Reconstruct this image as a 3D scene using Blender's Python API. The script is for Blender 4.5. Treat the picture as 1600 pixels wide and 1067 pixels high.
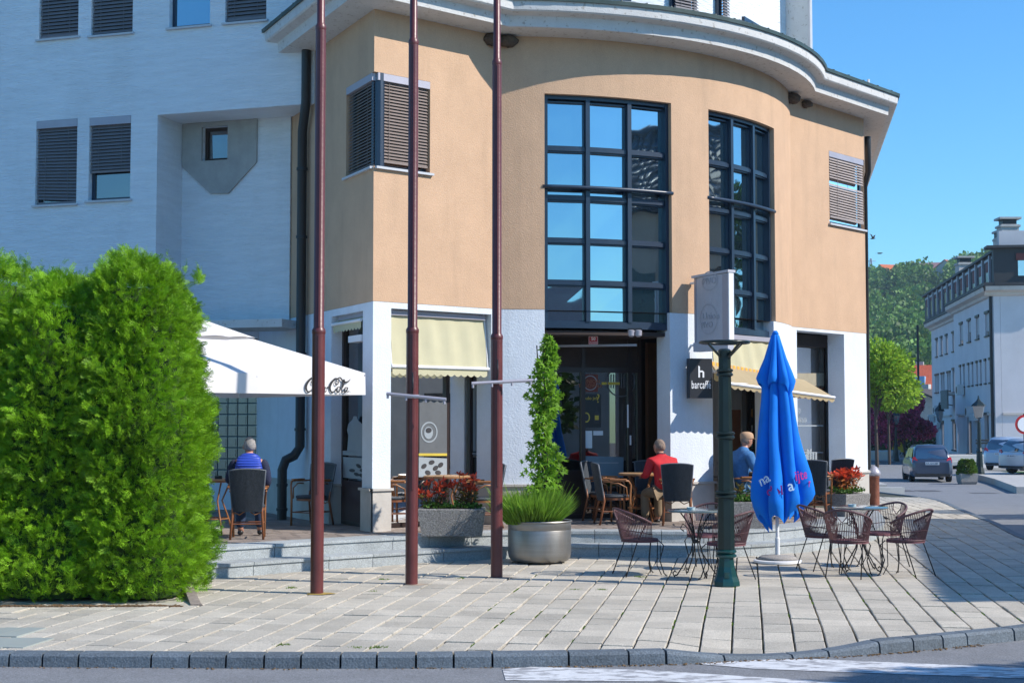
import bpy, math, random
import numpy as np
from mathutils import Vector, Matrix
random.seed(7); RNG = np.random.default_rng(11)
for o in list(bpy.data.objects): bpy.data.objects.remove(o)
S = bpy.context.scene; COL = S.collection
R = math.radians
# ---------------------------------------------------------------- camera
FPX, HC, CX, CY = 2300.0, 1.7, 800.0, 533.5
PITCH = math.atan((660 - CY) / FPX)
cam = bpy.data.cameras.new('camera'); camo = bpy.data.objects.new('camera', cam); COL.objects.link(camo)
cam.sensor_width = 36; cam.lens = 36 * FPX / 1600; cam.clip_start = .1; cam.clip_end = 4000
camo.location = (0, 0, HC); camo.rotation_euler = (math.pi / 2 + PITCH, 0, 0)
S.camera = camo
# ---------------------------------------------------------------- light
SUN_AZ, SUN_EL = -18.0, 38.0
w = bpy.data.worlds.new('World'); S.world = w; w.use_nodes = True
nt = w.node_tree; nt.nodes.clear()
sky = nt.nodes.new('ShaderNodeTexSky'); sky.sky_type = 'NISHITA'; sky.sun_disc = False
sky.sun_elevation = R(SUN_EL); sky.sun_rotation = R(90 - SUN_AZ); sky.air_density = 1.1; sky.dust_density = .25; sky.ozone_density = 3.2
hs = nt.nodes.new('ShaderNodeHueSaturation'); hs.inputs['Saturation'].default_value = 1.15
bg = nt.nodes.new('ShaderNodeBackground'); bg.inputs['Strength'].default_value = .15
wo = nt.nodes.new('ShaderNodeOutputWorld')
nt.links.new(sky.outputs[0], hs.inputs['Color']); tn = nt.nodes.new('ShaderNodeVectorMath'); tn.operation = 'MULTIPLY'; tn.inputs[1].default_value = (.53, .91, 1.13); nt.links.new(hs.outputs[0], tn.inputs[0]); nt.links.new(tn.outputs[0], bg.inputs[0]); nt.links.new(bg.outputs[0], wo.inputs[0])
TOSUN = Vector((math.cos(R(SUN_EL)) * math.cos(R(SUN_AZ)), math.cos(R(SUN_EL)) * math.sin(R(SUN_AZ)), math.sin(R(SUN_EL))))
sl = bpy.data.lights.new('sun', 'SUN'); sl.energy = 5.0; sl.angle = R(.5); sl.color = (1, .93, .84)
so = bpy.data.objects.new('sun', sl); COL.objects.link(so); so.rotation_euler = TOSUN.to_track_quat('Z', 'Y').to_euler()
S.view_settings.view_transform = 'Standard'; S.view_settings.look = 'None'
S.view_settings.exposure = .32; S.view_settings.gamma = 1; S.view_settings.use_curve_mapping = False
# ---------------------------------------------------------------- helpers
_cp, _sp = math.cos(PITCH), math.sin(PITCH)
def ray(px, py):
    a = (px - CX) / FPX; b = (CY - py) / FPX
    return Vector((a, _cp - b * _sp, _sp + b * _cp))
def G(px, py, z=0.0):                       # where a sight line meets height z
    d = ray(px, py); t = (z - HC) / d.z; return Vector((d.x * t, d.y * t, z))
def D(px, py, Y):                           # where it meets depth Y
    d = ray(px, py); t = Y / d.y; return Vector((d.x * t, Y, HC + d.z * t))
class Face:                                 # a vertical plane: u along it, off outwards
    def __init__(s, p0, p1=None, ang=None):
        s.p = Vector(p0[:2])
        s.d = (Vector(p1[:2]) - s.p).normalized() if p1 is not None else Vector((math.cos(R(ang)), math.sin(R(ang))))
        s.n = Vector((s.d.y, -s.d.x))
        if s.n.dot(s.p) > 0: s.n = -s.n
    m0 = 0; m1 = 0; L = 99
    def __call__(s, u, off=0):
        if off < 0 and u <= .001 and s.m0: u = u - off * s.m0
        if off < 0 and u >= s.L - .001 and s.m1: u = u + off * s.m1
        q = s.p + s.d * u + s.n * off; return (q.x, q.y)
    def hit(s, px, py, off=0):
        d = ray(px, py); p = s.p + s.n * off
        t = p.dot(s.n) / (d.x * s.n.x + d.y * s.n.y)
        q = Vector((d.x * t, d.y * t)); return ((q - p).dot(s.d), HC + d.z * t)

def tag(o, label=None, cat=None, group=None, kind=None):
    if label: o['label'] = label
    if cat: o['category'] = cat
    if group: o['group'] = group
    if kind: o['kind'] = kind
    return o
def empty(name, loc=(0, 0, 0), rz=0, label=None, cat=None, group=None):
    o = bpy.data.objects.new(name, None); COL.objects.link(o); o.location = loc; o.rotation_euler = (0, 0, rz)
    o.empty_display_size = .1
    return tag(o, label, cat, group)
def root_loc(o):
    v = Vector((0, 0, 0))
    while o is not None: v += o.location; o = o.parent
    return v
def link(name, me, parent=None):
    o = bpy.data.objects.new(name, me); COL.objects.link(o); o.parent = parent; return o
class MB:
    def __init__(s): s.v = []; s.f = []; s.mi = []
    def add(s, vs, fs, mi=0):
        b = len(s.v); s.v += [tuple(v) for v in vs]
        s.f += [tuple(b + i for i in f) for f in fs]; s.mi += [mi] * len(fs)
    def hexa(s, p, mi=0):                   # 8 points: bottom loop 0-3, top loop 4-7
        s.add(p, [(3, 2, 1, 0), (4, 5, 6, 7), (0, 1, 5, 4), (1, 2, 6, 5), (2, 3, 7, 6), (3, 0, 4, 7)], mi)
    def box(s, c, sz, rz=0, rx=0, ry=0, mi=0):
        m = Matrix.Translation(c) @ Matrix.Rotation(rz, 4, 'Z') @ Matrix.Rotation(ry, 4, 'Y') @ Matrix.Rotation(rx, 4, 'X')
        x, y, z = sz[0] / 2, sz[1] / 2, sz[2] / 2
        s.hexa([m @ Vector(q) for q in ((-x, -y, -z), (x, -y, -z), (x, y, -z), (-x, y, -z), (-x, -y, z), (x, -y, z), (x, y, z), (-x, y, z))], mi)
    def fb(s, fn, u0, u1, z0, z1, o0, o1, nu=1, mi=0):   # block on a facade function
        us = [u0 + (u1 - u0) * i / nu for i in range(nu + 1)]; vs = []
        for u in us:
            for o in (o0, o1):
                x, y = fn(u, o)
                vs += [(x, y, z0), (x, y, z1)]
        fs = []
        for i in range(nu):
            a = 4 * i; b = a + 4
            fs += [(a, b, b + 1, a + 1), (a + 2, a + 3, b + 3, b + 2), (a, a + 2, b + 2, b), (a + 1, b + 1, b + 3, a + 3)]
        fs += [(0, 1, 3, 2), (4 * nu, 4 * nu + 2, 4 * nu + 3, 4 * nu + 1)]
        s.add(vs, fs, mi)
    def tube(s, pts, r, n=8, cap=True, mi=0, squash=1):
        pts = [Vector(p) for p in pts]; rs = r if isinstance(r, (list, tuple)) else [r] * len(pts)
        vs = []; t0 = (pts[1] - pts[0]).normalized()
        up = Vector((0, 0, 1)) if abs(t0.z) < .9 else Vector((1, 0, 0))
        a = t0.cross(up).normalized()
        for i, p in enumerate(pts):
            t = (pts[min(i + 1, len(pts) - 1)] - pts[max(i - 1, 0)]).normalized()
            a = (a - t * a.dot(t)).normalized(); b = t.cross(a)
            for k in range(n):
                q = 2 * math.pi * k / n
                vs.append(p + (a * math.cos(q) + b * math.sin(q) * squash) * rs[i])
        fs = [(i * n + k, i * n + (k + 1) % n, (i + 1) * n + (k + 1) % n, (i + 1) * n + k) for i in range(len(pts) - 1) for k in range(n)]
        if cap: fs += [tuple(range(n - 1, -1, -1)), tuple((len(pts) - 1) * n + k for k in range(n))]
        s.add(vs, fs, mi)
    def lathe(s, prof, c=(0, 0, 0), n=24, cap=True, mi=0, ph=0):
        vs = [(c[0] + r * math.cos(2 * math.pi * k / n + ph), c[1] + r * math.sin(2 * math.pi * k / n + ph), c[2] + z) for r, z in prof for k in range(n)]
        fs = [(i * n + k, i * n + (k + 1) % n, (i + 1) * n + (k + 1) % n, (i + 1) * n + k) for i in range(len(prof) - 1) for k in range(n)]
        if cap: fs += [tuple(range(n - 1, -1, -1)), tuple((len(prof) - 1) * n + k for k in range(n))]
        s.add(vs, fs, mi)
    def prism(s, poly, f0, f1, mi=0):       # poly of 2D points mapped by f0 (back) and f1 (front)
        n = len(poly); s.add([f0(*p) for p in poly] + [f1(*p) for p in poly],
              [tuple(range(n - 1, -1, -1)), tuple(range(n, 2 * n))] + [(i, (i + 1) % n, n + (i + 1) % n, n + i) for i in range(n)], mi)
    def sheet(s, rows, mi=0, close=False):  # grid of points
        n = len(rows[0]); vs = [p for r in rows for p in r]
        fs = [(i * n + k, i * n + (k + 1) % n, (i + 1) * n + (k + 1) % n, (i + 1) * n + k) for i in range(len(rows) - 1) for k in range(n if close else n - 1)]
        s.add(vs, fs, mi)
    def build(s, name, mat, parent=None, smooth=False, kind=None, org=None, label=None):
        if parent is not None: off = root_loc(parent)
        elif org is not None: off = Vector(org)
        else: off = Vector((0, 0, 0))
        me = bpy.data.meshes.new(name)
        me.from_pydata([(v[0] - off.x, v[1] - off.y, v[2] - off.z) for v in s.v], [], s.f)
        for m in (mat if isinstance(mat, (list, tuple)) else [mat]): me.materials.append(m)
        if isinstance(mat, (list, tuple)): me.polygons.foreach_set('material_index', s.mi)
        if smooth: 
            me.polygons.foreach_set('use_smooth', [True] * len(s.f))
            if smooth is not True: me.set_sharp_from_angle(angle=R(smooth))
        me.update(); o = link(name, me, parent)
        if parent is None: o.location = off
        if kind: o['kind'] = kind
        if label: o['label'] = label
        return o
def copy_tree(o, parent=None, label=None):
    c = o.copy(); COL.objects.link(c); c.parent = parent
    for ch in o.children: copy_tree(ch, c)
    if label: c['label'] = label
    return c
def catmull(P, n=8):
    P = [Vector(p) for p in P]; out = []
    for i in range(len(P) - 1):
        a, b, c, d = P[max(i - 1, 0)], P[i], P[i + 1], P[min(i + 2, len(P) - 1)]
        for k in range(n):
            t = k / n
            out.append(.5 * ((2 * b) + (c - a) * t + (2 * a - 5 * b + 4 * c - d) * t * t + (3 * b - a - 3 * c + d) * t ** 3))
    return out + [P[-1]]
def text_mesh(txt, size, depth=.004, shear=0, bold=0, align='CENTER', space=1):
    cu = bpy.data.curves.new('t', 'FONT'); cu.body = txt; cu.size = size; cu.extrude = depth / 2; cu.shear = shear; cu.offset = bold
    cu.align_x = align; cu.align_y = 'CENTER'; cu.space_character = space; cu.resolution_u = 3
    o = bpy.data.objects.new('t', cu); COL.objects.link(o)
    me = bpy.data.meshes.new_from_object(o); bpy.data.objects.remove(o); bpy.data.curves.remove(cu); return me
def text_on(txt, fn3, size, mat, parent, name='lettering', wmax=None, **k):   # fn3(x,y,z) maps text space to the world
    me = text_mesh(txt, size, **k); off = root_loc(parent) if parent else Vector((0, 0, 0))
    if wmax:
        xs = [v.co.x for v in me.vertices]; sc = wmax / max(1e-6, max(xs) - min(xs)); c = (max(xs) + min(xs)) / 2
        for v in me.vertices: v.co.x = (v.co.x - c) * sc
    for v in me.vertices: v.co = Vector(fn3(*v.co)) - off
    me.materials.clear(); me.materials.append(mat); return link(name, me, parent)
# ---------------------------------------------------------------- materials
MC = {}
def M(name, col, rough=.7, var=.12, scale=6, bump=0, bscale=80, metal=0, stretch=(1, 1, 1), stain=0, scol=(.2, .18, .15), sscale=1.5, rnd=0, spec=.5, trans=0, coat=0, sstretch=(1, 1, .35), sthr=(.5, .75), speck=0, sA=.28):
    m = bpy.data.materials.new(name); m.use_nodes = True; t = m.node_tree; N = t.nodes; L = t.links
    b = N['Principled BSDF']; b.inputs['Roughness'].default_value = rough; b.inputs['Metallic'].default_value = metal
    b.inputs['Specular IOR Level'].default_value = spec; b.inputs['Coat Weight'].default_value = coat
    tc = N.new('ShaderNodeTexCoord'); mp = N.new('ShaderNodeMapping'); mp.inputs['Scale'].default_value = stretch
    L.new(tc.outputs['Object'], mp.inputs[0])
    no = N.new('ShaderNodeTexNoise'); no.inputs['Scale'].default_value = scale; no.inputs['Detail'].default_value = 6; no.inputs['Roughness'].default_value = .65
    L.new(mp.outputs[0], no.inputs[0])
    mr = N.new('ShaderNodeMapRange'); mr.inputs[1].default_value = .3; mr.inputs[2].default_value = .7; mr.inputs[3].default_value = 1 - var; mr.inputs[4].default_value = 1 + var
    L.new(no.outputs[0], mr.inputs[0])
    mx = N.new('ShaderNodeVectorMath'); mx.operation = 'SCALE'; mx.inputs[0].default_value = col[:3]; L.new(mr.outputs[0], mx.inputs['Scale'])
    out = mx.outputs[0]
    if rnd:
        oi = N.new('ShaderNodeObjectInfo'); r2 = N.new('ShaderNodeMapRange'); r2.inputs[3].default_value = 1 - rnd; r2.inputs[4].default_value = 1 + rnd
        L.new(oi.outputs['Random'], r2.inputs[0]); m2 = N.new('ShaderNodeVectorMath'); m2.operation = 'SCALE'; L.new(out, m2.inputs[0]); L.new(r2.outputs[0], m2.inputs['Scale']); out = m2.outputs[0]
    if stain:
        mp2 = N.new('ShaderNodeMapping'); mp2.inputs['Scale'].default_value = sstretch; L.new(tc.outputs['Object'], mp2.inputs[0])
        n2 = N.new('ShaderNodeTexNoise'); n2.inputs['Scale'].default_value = sscale; n2.inputs['Detail'].default_value = 8; n2.inputs['Roughness'].default_value = .6; L.new(mp2.outputs[0], n2.inputs[0])
        r3 = N.new('ShaderNodeMapRange'); r3.inputs[1].default_value = sthr[0]; r3.inputs[2].default_value = sthr[1]; r3.inputs[3].default_value = 0; r3.inputs[4].default_value = stain; L.new(n2.outputs[0], r3.inputs[0])
        m3 = N.new('ShaderNodeMix'); m3.data_type = 'RGBA'; L.new(r3.outputs[0], m3.inputs[0]); L.new(out, m3.inputs[6]); m3.inputs[7].default_value = (*scol, 1); out = m3.outputs[2]
    if speck:
        n4 = N.new('ShaderNodeTexNoise'); n4.inputs['Scale'].default_value = speck; n4.inputs['Detail'].default_value = 1; L.new(tc.outputs['Object'], n4.inputs[0])
        r4 = N.new('ShaderNodeMapRange'); r4.inputs[1].default_value = .3; r4.inputs[2].default_value = .7; r4.inputs[3].default_value = 1 - sA; r4.inputs[4].default_value = 1 + sA; L.new(n4.outputs[0], r4.inputs[0])
        m4 = N.new('ShaderNodeVectorMath'); m4.operation = 'SCALE'; L.new(out, m4.inputs[0]); L.new(r4.outputs[0], m4.inputs['Scale']); out = m4.outputs[0]
    L.new(out, b.inputs['Base Color'])
    if bump:
        n3 = N.new('ShaderNodeTexNoise'); n3.inputs['Scale'].default_value = bscale; n3.inputs['Detail'].default_value = 3; L.new(mp.outputs[0], n3.inputs[0])
        bp = N.new('ShaderNodeBump'); bp.inputs['Strength'].default_value = bump; bp.inputs['Distance'].default_value = .02; L.new(n3.outputs[0], bp.inputs['Height']); L.new(bp.outputs[0], b.inputs['Normal'])
    if trans:
        tr = N.new('ShaderNodeBsdfTranslucent'); L.new(out, tr.inputs[0]); ms = N.new('ShaderNodeMixShader'); ms.inputs[0].default_value = trans
        L.new(b.outputs[0], ms.inputs[1]); L.new(tr.outputs[0], ms.inputs[2]); L.new(ms.outputs[0], N['Material Output'].inputs[0])
    MC[name] = m; return m
def glass(name, tint, refl, rough=.01, base=(.01, .015, .02), see=0.0, rc=(1, 1, 1), wob=0):
    m = bpy.data.materials.new(name); m.use_nodes = True; t = m.node_tree; N = t.nodes; L = t.links; N.remove(N['Principled BSDF'])
    g = N.new('ShaderNodeBsdfGlossy'); g.inputs['Roughness'].default_value = rough; g.inputs['Color'].default_value = (*rc, 1)
    d = N.new('ShaderNodeBsdfDiffuse'); d.inputs[0].default_value = (*base, 1)
    tr = N.new('ShaderNodeBsdfTransparent'); tr.inputs[0].default_value = (*tint, 1)
    m1 = N.new('ShaderNodeMixShader'); m1.inputs[0].default_value = see; L.new(d.outputs[0], m1.inputs[1]); L.new(tr.outputs[0], m1.inputs[2])
    lw = N.new('ShaderNodeLayerWeight'); lw.inputs[0].default_value = .5
    mr = N.new('ShaderNodeMapRange'); mr.inputs[3].default_value = refl; mr.inputs[4].default_value = 1; L.new(lw.outputs['Fresnel'], mr.inputs[0])
    m2 = N.new('ShaderNodeMixShader'); L.new(mr.outputs[0], m2.inputs[0]); L.new(m1.outputs[0], m2.inputs[1]); L.new(g.outputs[0], m2.inputs[2])
    if wob:
        tc = N.new('ShaderNodeTexCoord'); n3 = N.new('ShaderNodeTexNoise'); n3.inputs['Scale'].default_value = 1.6; n3.inputs['Detail'].default_value = 1; L.new(tc.outputs['Object'], n3.inputs[0])
        bp = N.new('ShaderNodeBump'); bp.inputs['Strength'].default_value = wob; bp.inputs['Distance'].default_value = .02; L.new(n3.outputs[0], bp.inputs['Height']); L.new(bp.outputs[0], g.inputs['Normal'])
    L.new(m2.outputs[0], N['Material Output'].inputs[0]); MC[name] = m; return m
BEIGE = M('beige_stucco', (.53, .35, .225), .9, .06, 2.2, .28, 60, stain=.32, scol=(.32, .22, .145), sscale=2.2, sstretch=(1.6, 1.6, .3), sthr=(.5, .78), speck=70, sA=.05)
WHITE = M('white_stucco', (.64, .69, .75), .9, .05, 3, .3, 45, stain=.22, scol=(.40, .42, .44), sscale=2, sstretch=(1.5, 1.5, .3), speck=60, sA=.03)
WALLW = M('brushed_white_plaster', (.70, .75, .79), .9, .07, 5, 1.0, 22, stretch=(.35, .35, 3.2), stain=.25, scol=(.38, .38, .38), sscale=1.1)
CONC = M('grey_concrete', (.36, .37, .36), .9, .12, 5, .3, 60, stain=.3, scol=(.2, .2, .19))
CORN = M('cornice_plaster', (.56, .56, .55), .9, .06, 5, .3, 50, stain=.55, scol=(.22, .19, .15), sscale=16, sstretch=(1, 1, 1), sthr=(.59, .65))
DGREEN = M('weathered_metal_flashing', (.03, .055, .05), .5, .25, 8, stain=.4, scol=(.15, .2, .19))
NAVY = M('navy_aluminium', (.012, .028, .055), .35, .1, 4, spec=.6)
BLACKM = M('black_pipe_paint', (.012, .014, .017), .45, .1, 4)
STONEP = M('plinth_stone', (.47, .44, .40), .75, .12, 3, .15, 40, stain=.3, scol=(.3, .28, .25))
GREYAL = M('grey_aluminium', (.36, .35, .40), .45, .06, 5, metal=.2)
SLAT = M('blind_slat_taupe', (.21, .165, .145), .55, .08, 5)
SLATG = M('blind_slat_grey', (.17, .16, .17), .55, .08, 5)
SLATL = M('blind_slat_pale', (.34, .29, .27), .55, .08, 5)
SILL = M('sill_metal', (.48, .5, .53), .5, .05)
MIRR = glass('sky_reflecting_glass', (1, 1, 1), .42, .02, (.01, .02, .03), 0, (.70, .90, 1), wob=.22)
DGLASS = glass('dark_window_glass', (.5, .55, .55), .14, .01, (.006, .01, .012), .25, wob=.2)
SHOPG = glass('shopfront_glass', (.45, .48, .5), .035, .01, (.01, .012, .014), .75)
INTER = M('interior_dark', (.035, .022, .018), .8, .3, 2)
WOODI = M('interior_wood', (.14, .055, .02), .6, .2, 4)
MAROON = M('maroon_pole_paint', (.105, .024, .024), .38, .18, 5, .08, 30, stain=.25, scol=(.2, .06, .05), sscale=4)
TEAL = M('teal_cast_iron', (.004, .045, .045), .3, .25, 6, .15, 30, coat=.3)
TEALD = M('dark_green_iron', (.006, .016, .016), .35, .25, 6, .1, 30)
ROAD = M('asphalt', (.20, .205, .215), .9, .12, 3, .5, 160, stain=.2, scol=(.13, .13, .135), sscale=.8, sstretch=(1, 1, 1), speck=90)
WPAINT = M('worn_road_paint', (.58, .59, .6), .8, .08, 8, .2, 60, stain=.85, scol=(.22, .22, .23), sscale=7, sstretch=(1, 2.5, 1), sthr=(.5, .58))
JOINT = M('joint_soil', (.045, .042, .03), 1, .3, 6, stain=.8, scol=(.09, .13, .02), sscale=1.3, sstretch=(1, 1, 1))
SLABM = M('concrete_paving_slab', (.45, .41, .34), .9, .09, 4, .35, 90, rnd=.15, stain=.5, scol=(.24, .23, .20), sscale=1.2, sstretch=(1, 1, 1), speck=110)
STEPM = M('granite_step', (.34, .37, .38), .8, .12, 6, .2, 70, rnd=.1, stain=.3, scol=(.2, .2, .19), sscale=3, speck=90)
TERR = M('terrace_paver', (.25, .16, .125), .9, .15, 5, .3, 60, rnd=.15)
KERBM = M('kerb_granite', (.10, .125, .15), .75, .16, 8, .3, 60, rnd=.12, speck=80)
# foliage
def leafmat(n, c, tr=.35, var=.3, sc=3): return M(n, c, .55, var, sc, rnd=.05, trans=tr, spec=.35)
HEDGE = leafmat('thuja_foliage', (.20, .40, .014), .35, .35, 5)
HEDGEI = M('thuja_inner_shade', (.02, .05, .006), 1, .3, 6)  # very dark green: shade inside the bush put into the colour
# ---------------------------------------------------------------- ground heights
def ss(a, b, x): t = min(1, max(0, (x - a) / (b - a))); return t * t * (3 - 2 * t)
def hz(x, y):
    z = -.6 * min(1, max(0, (y - 25) / 25))
    dip = max(0, 1 - ((x - 2.0) / .85) ** 2) if abs(x - 2.0) < .85 else 0
    t = ss(12.6, 11.45, y)
    return z - .075 * dip * t * (1 if y < 14 else 0)
# road
mb = MB(); xs = [-400, -60, -25, -12, -8, -4, 0, 4, 8, 12, 16, 20, 26, 34, 50, 90, 300, 900]; ys = [-60, -25, -10, 0, 5, 10, 15, 20, 25, 30, 35, 40, 45, 50, 60, 80, 120, 200, 400, 1000]
mb.sheet([[(x, y, -.6 * min(1, max(0, (y - 25) / 25)) - .095) for x in xs] for y in ys]); mb.build('road', ROAD, kind='structure')
# kerb line round the plaza (inner top edge)
KL = catmull([(-9, 11.35, 0), (-6.5, 11.2, 0), (-3.8, 11.1, 0), (-1.4, 11.02, 0), (0, 11.08, 0), (1.12, 11.2, 0), (1.6, 11.33, 0), (2.4, 11.55, 0), (2.74, 11.66, 0), (3.05, 11.8, 0), (3.6, 12.1, 0), (4.4, 12.6, 0), (5.6, 13.7, 0), (6.6, 15.5, 0), (7.1, 18, 0), (7.4, 21.1, 0), (7.9, 24, 0), (9.4, 31, 0), (11.3, 40, 0), (11.9, 48, 0), (13, 62, 0)], 8)
KLx = [(p.x, p.y) for p in KL]
def arclen(P):
    L = [0]
    for i in range(1, len(P)): L.append(L[-1] + math.dist(P[i], P[i - 1]))
    return L
KLs = arclen(KLx)
def kat(s):
    i = max(0, min(len(KLs) - 2, int(np.searchsorted(KLs, s)) - 1)); t = (s - KLs[i]) / (KLs[i + 1] - KLs[i])
    a, b = KLx[i], KLx[i + 1]; dx, dy = b[0] - a[0], b[1] - a[1]; l = math.hypot(dx, dy)
    return (a[0] + dx * t, a[1] + dy * t, dy / l, -dx / l)     # point and outward normal (towards the road)
# plaza base sheet (soil seen in the joints)
plaza = MB()
pl = [(-14, 30), (-14, 11.5)] + KLx
def clipline(poly, p, n):           # keep the side where (q-p).n <= 0
    out = []
    for i in range(len(poly)):
        a, b = poly[i], poly[(i + 1) % len(poly)]
        da = (a[0] - p[0]) * n[0] + (a[1] - p[1]) * n[1]; db = (b[0] - p[0]) * n[0] + (b[1] - p[1]) * n[1]
        if da <= 0: out.append(a)
        if da * db < 0: t = da / (da - db); out.append((a[0] + (b[0] - a[0]) * t, a[1] + (b[1] - a[1]) * t))
    return out
rows = []
for i in range(0, len(KLx)):
    x, y, nx, ny = kat(KLs[i]); row = []
    tx, ty = (-14 if y < 22 else -2 + (y - 22) * .15), max(y, 22 if i < 90 else y + .5)
    for k in range(7):
        t = (k / 6) ** 1.6; px_, py_ = x + (tx - x) * t if y > 20 else x, y + (24 - y) * t if y <= 20 else y
        row.append((px_, py_, hz(px_, py_) - .028))
    rows.append(row)
plaza.sheet(rows); PL = plaza.build('plaza', JOINT, kind='structure')
# paving slabs
A = R(9); du = (math.sin(A), math.cos(A)); dv = (math.cos(A), -math.sin(A)); SW, SL_ = .245, .36
# terrace / step plan
EDGE = catmull([(-7.5, 12.9, 0), (-5.2, 14.6, 0), (-3.4, 16.1, 0), (-2.23, 17.1, 0), (-1.24, 17.85, 0), (-.1, 18.6, 0), (.8, 18.8, 0), (1.7, 18.75, 0), (2.7, 18.75, 0), (3.7, 19.35, 0), (4.7, 20.5, 0), (5.3, 21.6, 0), (5.9, 23.5, 0), (6.5, 26.4, 0)], 6)
EX = [(p.x, p.y) for p in EDGE]; ES = arclen(EX)
def eat(s, off=0, C=EX, L=ES):
    i = max(0, min(len(L) - 2, int(np.searchsorted(L, s)) - 1)); t = (s - L[i]) / (L[i + 1] - L[i])
    a, b = C[i], C[i + 1]; dx, dy = b[0] - a[0], b[1] - a[1]
    i2 = max(0, i - 1); i3 = min(len(C) - 1, i + 2); tx, ty = C[i3][0] - C[i2][0], C[i3][1] - C[i2][1]; l = math.hypot(tx, ty)
    return (a[0] + dx * t + ty / l * off, a[1] + dy * t - tx / l * off)     # off>0 is outwards (to the plaza)
def inside_terrace(x, y):
    d = [(math.dist((x, y), q), j) for j, q in enumerate(EX)]; j = min(d)[1]; j = min(max(j, 1), len(EX) - 2)
    a, b = EX[j - 1], EX[j + 1]; return (b[0] - a[0]) * (y - a[1]) - (b[1] - a[1]) * (x - a[0]) > 0
slabs = []
for iv in range(-60, 75):
    ofs = random.uniform(-.03, .03) + (.12 if iv % 5 == 0 else 0); wv = SW
    for iu in range(18, 120):
        cu, cv = iu * SL_ + ofs, iv * SW
        x, y = cu * du[0] + cv * dv[0], cu * du[1] + cv * dv[1]
        if y < 10.6 or y > 46 or x < -7 or x > 14: continue
        # visible wedge only
        if abs(x) / y > .40: continue
        dd = [math.dist((x, y), q) for q in KLx]; j = min(range(len(dd)), key=lambda q: dd[q])
        px_, py_, nx, ny = kat(KLs[j] + 1e-4)
        sd = (x - px_) * nx + (y - py_) * ny
        if sd > .2: continue
        if y > 17 - .1 and x < 6.6 and y < 26.4 and inside_terrace(x, y) and min(math.dist((x, y), q) for q in EX) > .5: continue
        if y >= 26.4 and x < 6.6 + (y - 26) * .19: continue
        if x < -2.9 and 14.4 < y and inside_terrace(x, y) and min(math.dist((x, y), q) for q in EX) > .5: continue
        g = .0078
        poly = [(-SW / 2 + g, -SL_ / 2 + g * .9), (SW / 2 - g, -SL_ / 2 + g * .9), (SW / 2 - g, SL_ / 2 - g * .9), (-SW / 2 + g, SL_ / 2 - g * .9)]
        rot = random.gauss(0, .006)
        poly = [(x + (p[0] + rot * p[1]) * dv[0] + p[1] * du[0], y + (p[0] + rot * p[1]) * dv[1] + p[1] * du[1]) for p in poly]
        if sd > -.35: poly = clipline(poly, (px_ + nx * -.012, py_ + ny * -.012), (nx, ny))
        if len(poly) < 3: continue
        slabs.append((y, poly, random.gauss(0, .0028), random.gauss(0, .004)))
slabs.sort(key=lambda q: q[0])
def slab_mb(mb, poly, dz, tilt):
    n = len(poly); cx = sum(p[0] for p in poly) / n; cy = sum(p[1] for p in poly) / n; b = .006
    bot = [(p[0], p[1], hz(*p) - .05) for p in poly]
    mid = [(p[0], p[1], hz(*p) + dz - .004 + tilt * (p[0] - cx)) for p in poly]
    top = [(p[0] + (cx - p[0]) * .05, p[1] + (cy - p[1]) * .035, hz(*p) + dz + tilt * (p[0] - cx)) for p in poly]
    fs = [tuple(range(2 * n, 3 * n))]
    for i in range(n): j = (i + 1) % n; fs += [(i, j, n + j, n + i), (n + i, n + j, 2 * n + j, 2 * n + i)]
    mb.add(bot + mid + top, fs)
rest = MB()
for k, (yy, poly, dz, tl) in enumerate(slabs):
    if k < 300: mb = MB(); slab_mb(mb, poly, dz, tl); mb.build('paving_slab', SLABM, PL)
    else: slab_mb(rest, poly, dz, tl)
SLABM2 = M('concrete_paving_far', (.45, .41, .34), .9, .09, 4, .35, 90, stain=.5, scol=(.24, .23, .20), sscale=1.2, sstretch=(1, 1, 1), speck=110)
def isl(m, amt=.13):               # per-piece tone from the mesh island
    t = m.node_tree; b = t.nodes['Principled BSDF']; src = b.inputs['Base Color'].links[0].from_socket
    g = t.nodes.new('ShaderNodeNewGeometry'); r = t.nodes.new('ShaderNodeMapRange'); r.inputs[3].default_value = 1 - amt; r.inputs[4].default_value = 1 + amt
    t.links.new(g.outputs['Random Per Island'], r.inputs[0]); v = t.nodes.new('ShaderNodeVectorMath'); v.operation = 'SCALE'
    t.links.new(src, v.inputs[0]); t.links.new(r.outputs[0], v.inputs['Scale']); t.links.new(v.outputs[0], b.inputs['Base Color'])
isl(SLABM2); rest.build('paving_slabs_beyond', SLABM2, PL, kind='stuff')
# kerb
KB = MB(); KB.sheet([[(kat(s)[0] + kat(s)[2] * o, kat(s)[1] + kat(s)[3] * o, min(-.1, hz(*kat(s)[:2]) - .1)) for o in (0, .13)] for s in [i * .5 for i in range(0, int(KLs[-1] / .5))]])
kerb = KB.build('kerb', JOINT, kind='structure')
cuts = [-60, 33, 84, 139, 250, 308, 364, 422, 478, 538, 593, 652, 709, 768, 884, 975, 1031, 1117, 1222, 1277, 1352, 1402, 1447, 1484, 1556, 1600]
svals = [KLs[min(range(len(KLx)), key=lambda j: abs(CX + FPX * KLx[j][0] / KLx[j][1] - c))] for c in [-60]]
def s_at_px(c):
    lo, hi = 0, KLs[np.argmin([abs(p[0] - 5) for p in KLx[:120]])]
    for _ in range(40):
        m_ = (lo + hi) / 2; x, y, _a, _b = kat(m_)
        if CX + FPX * x / y < c: lo = m_
        else: hi = m_
    return lo
sv = [s_at_px(c) for c in cuts]; s_ = sv[-1]
while s_ < KLs[-1] - 1 and kat(s_)[1] < 50: s_ += .6; sv.append(s_)
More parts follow.
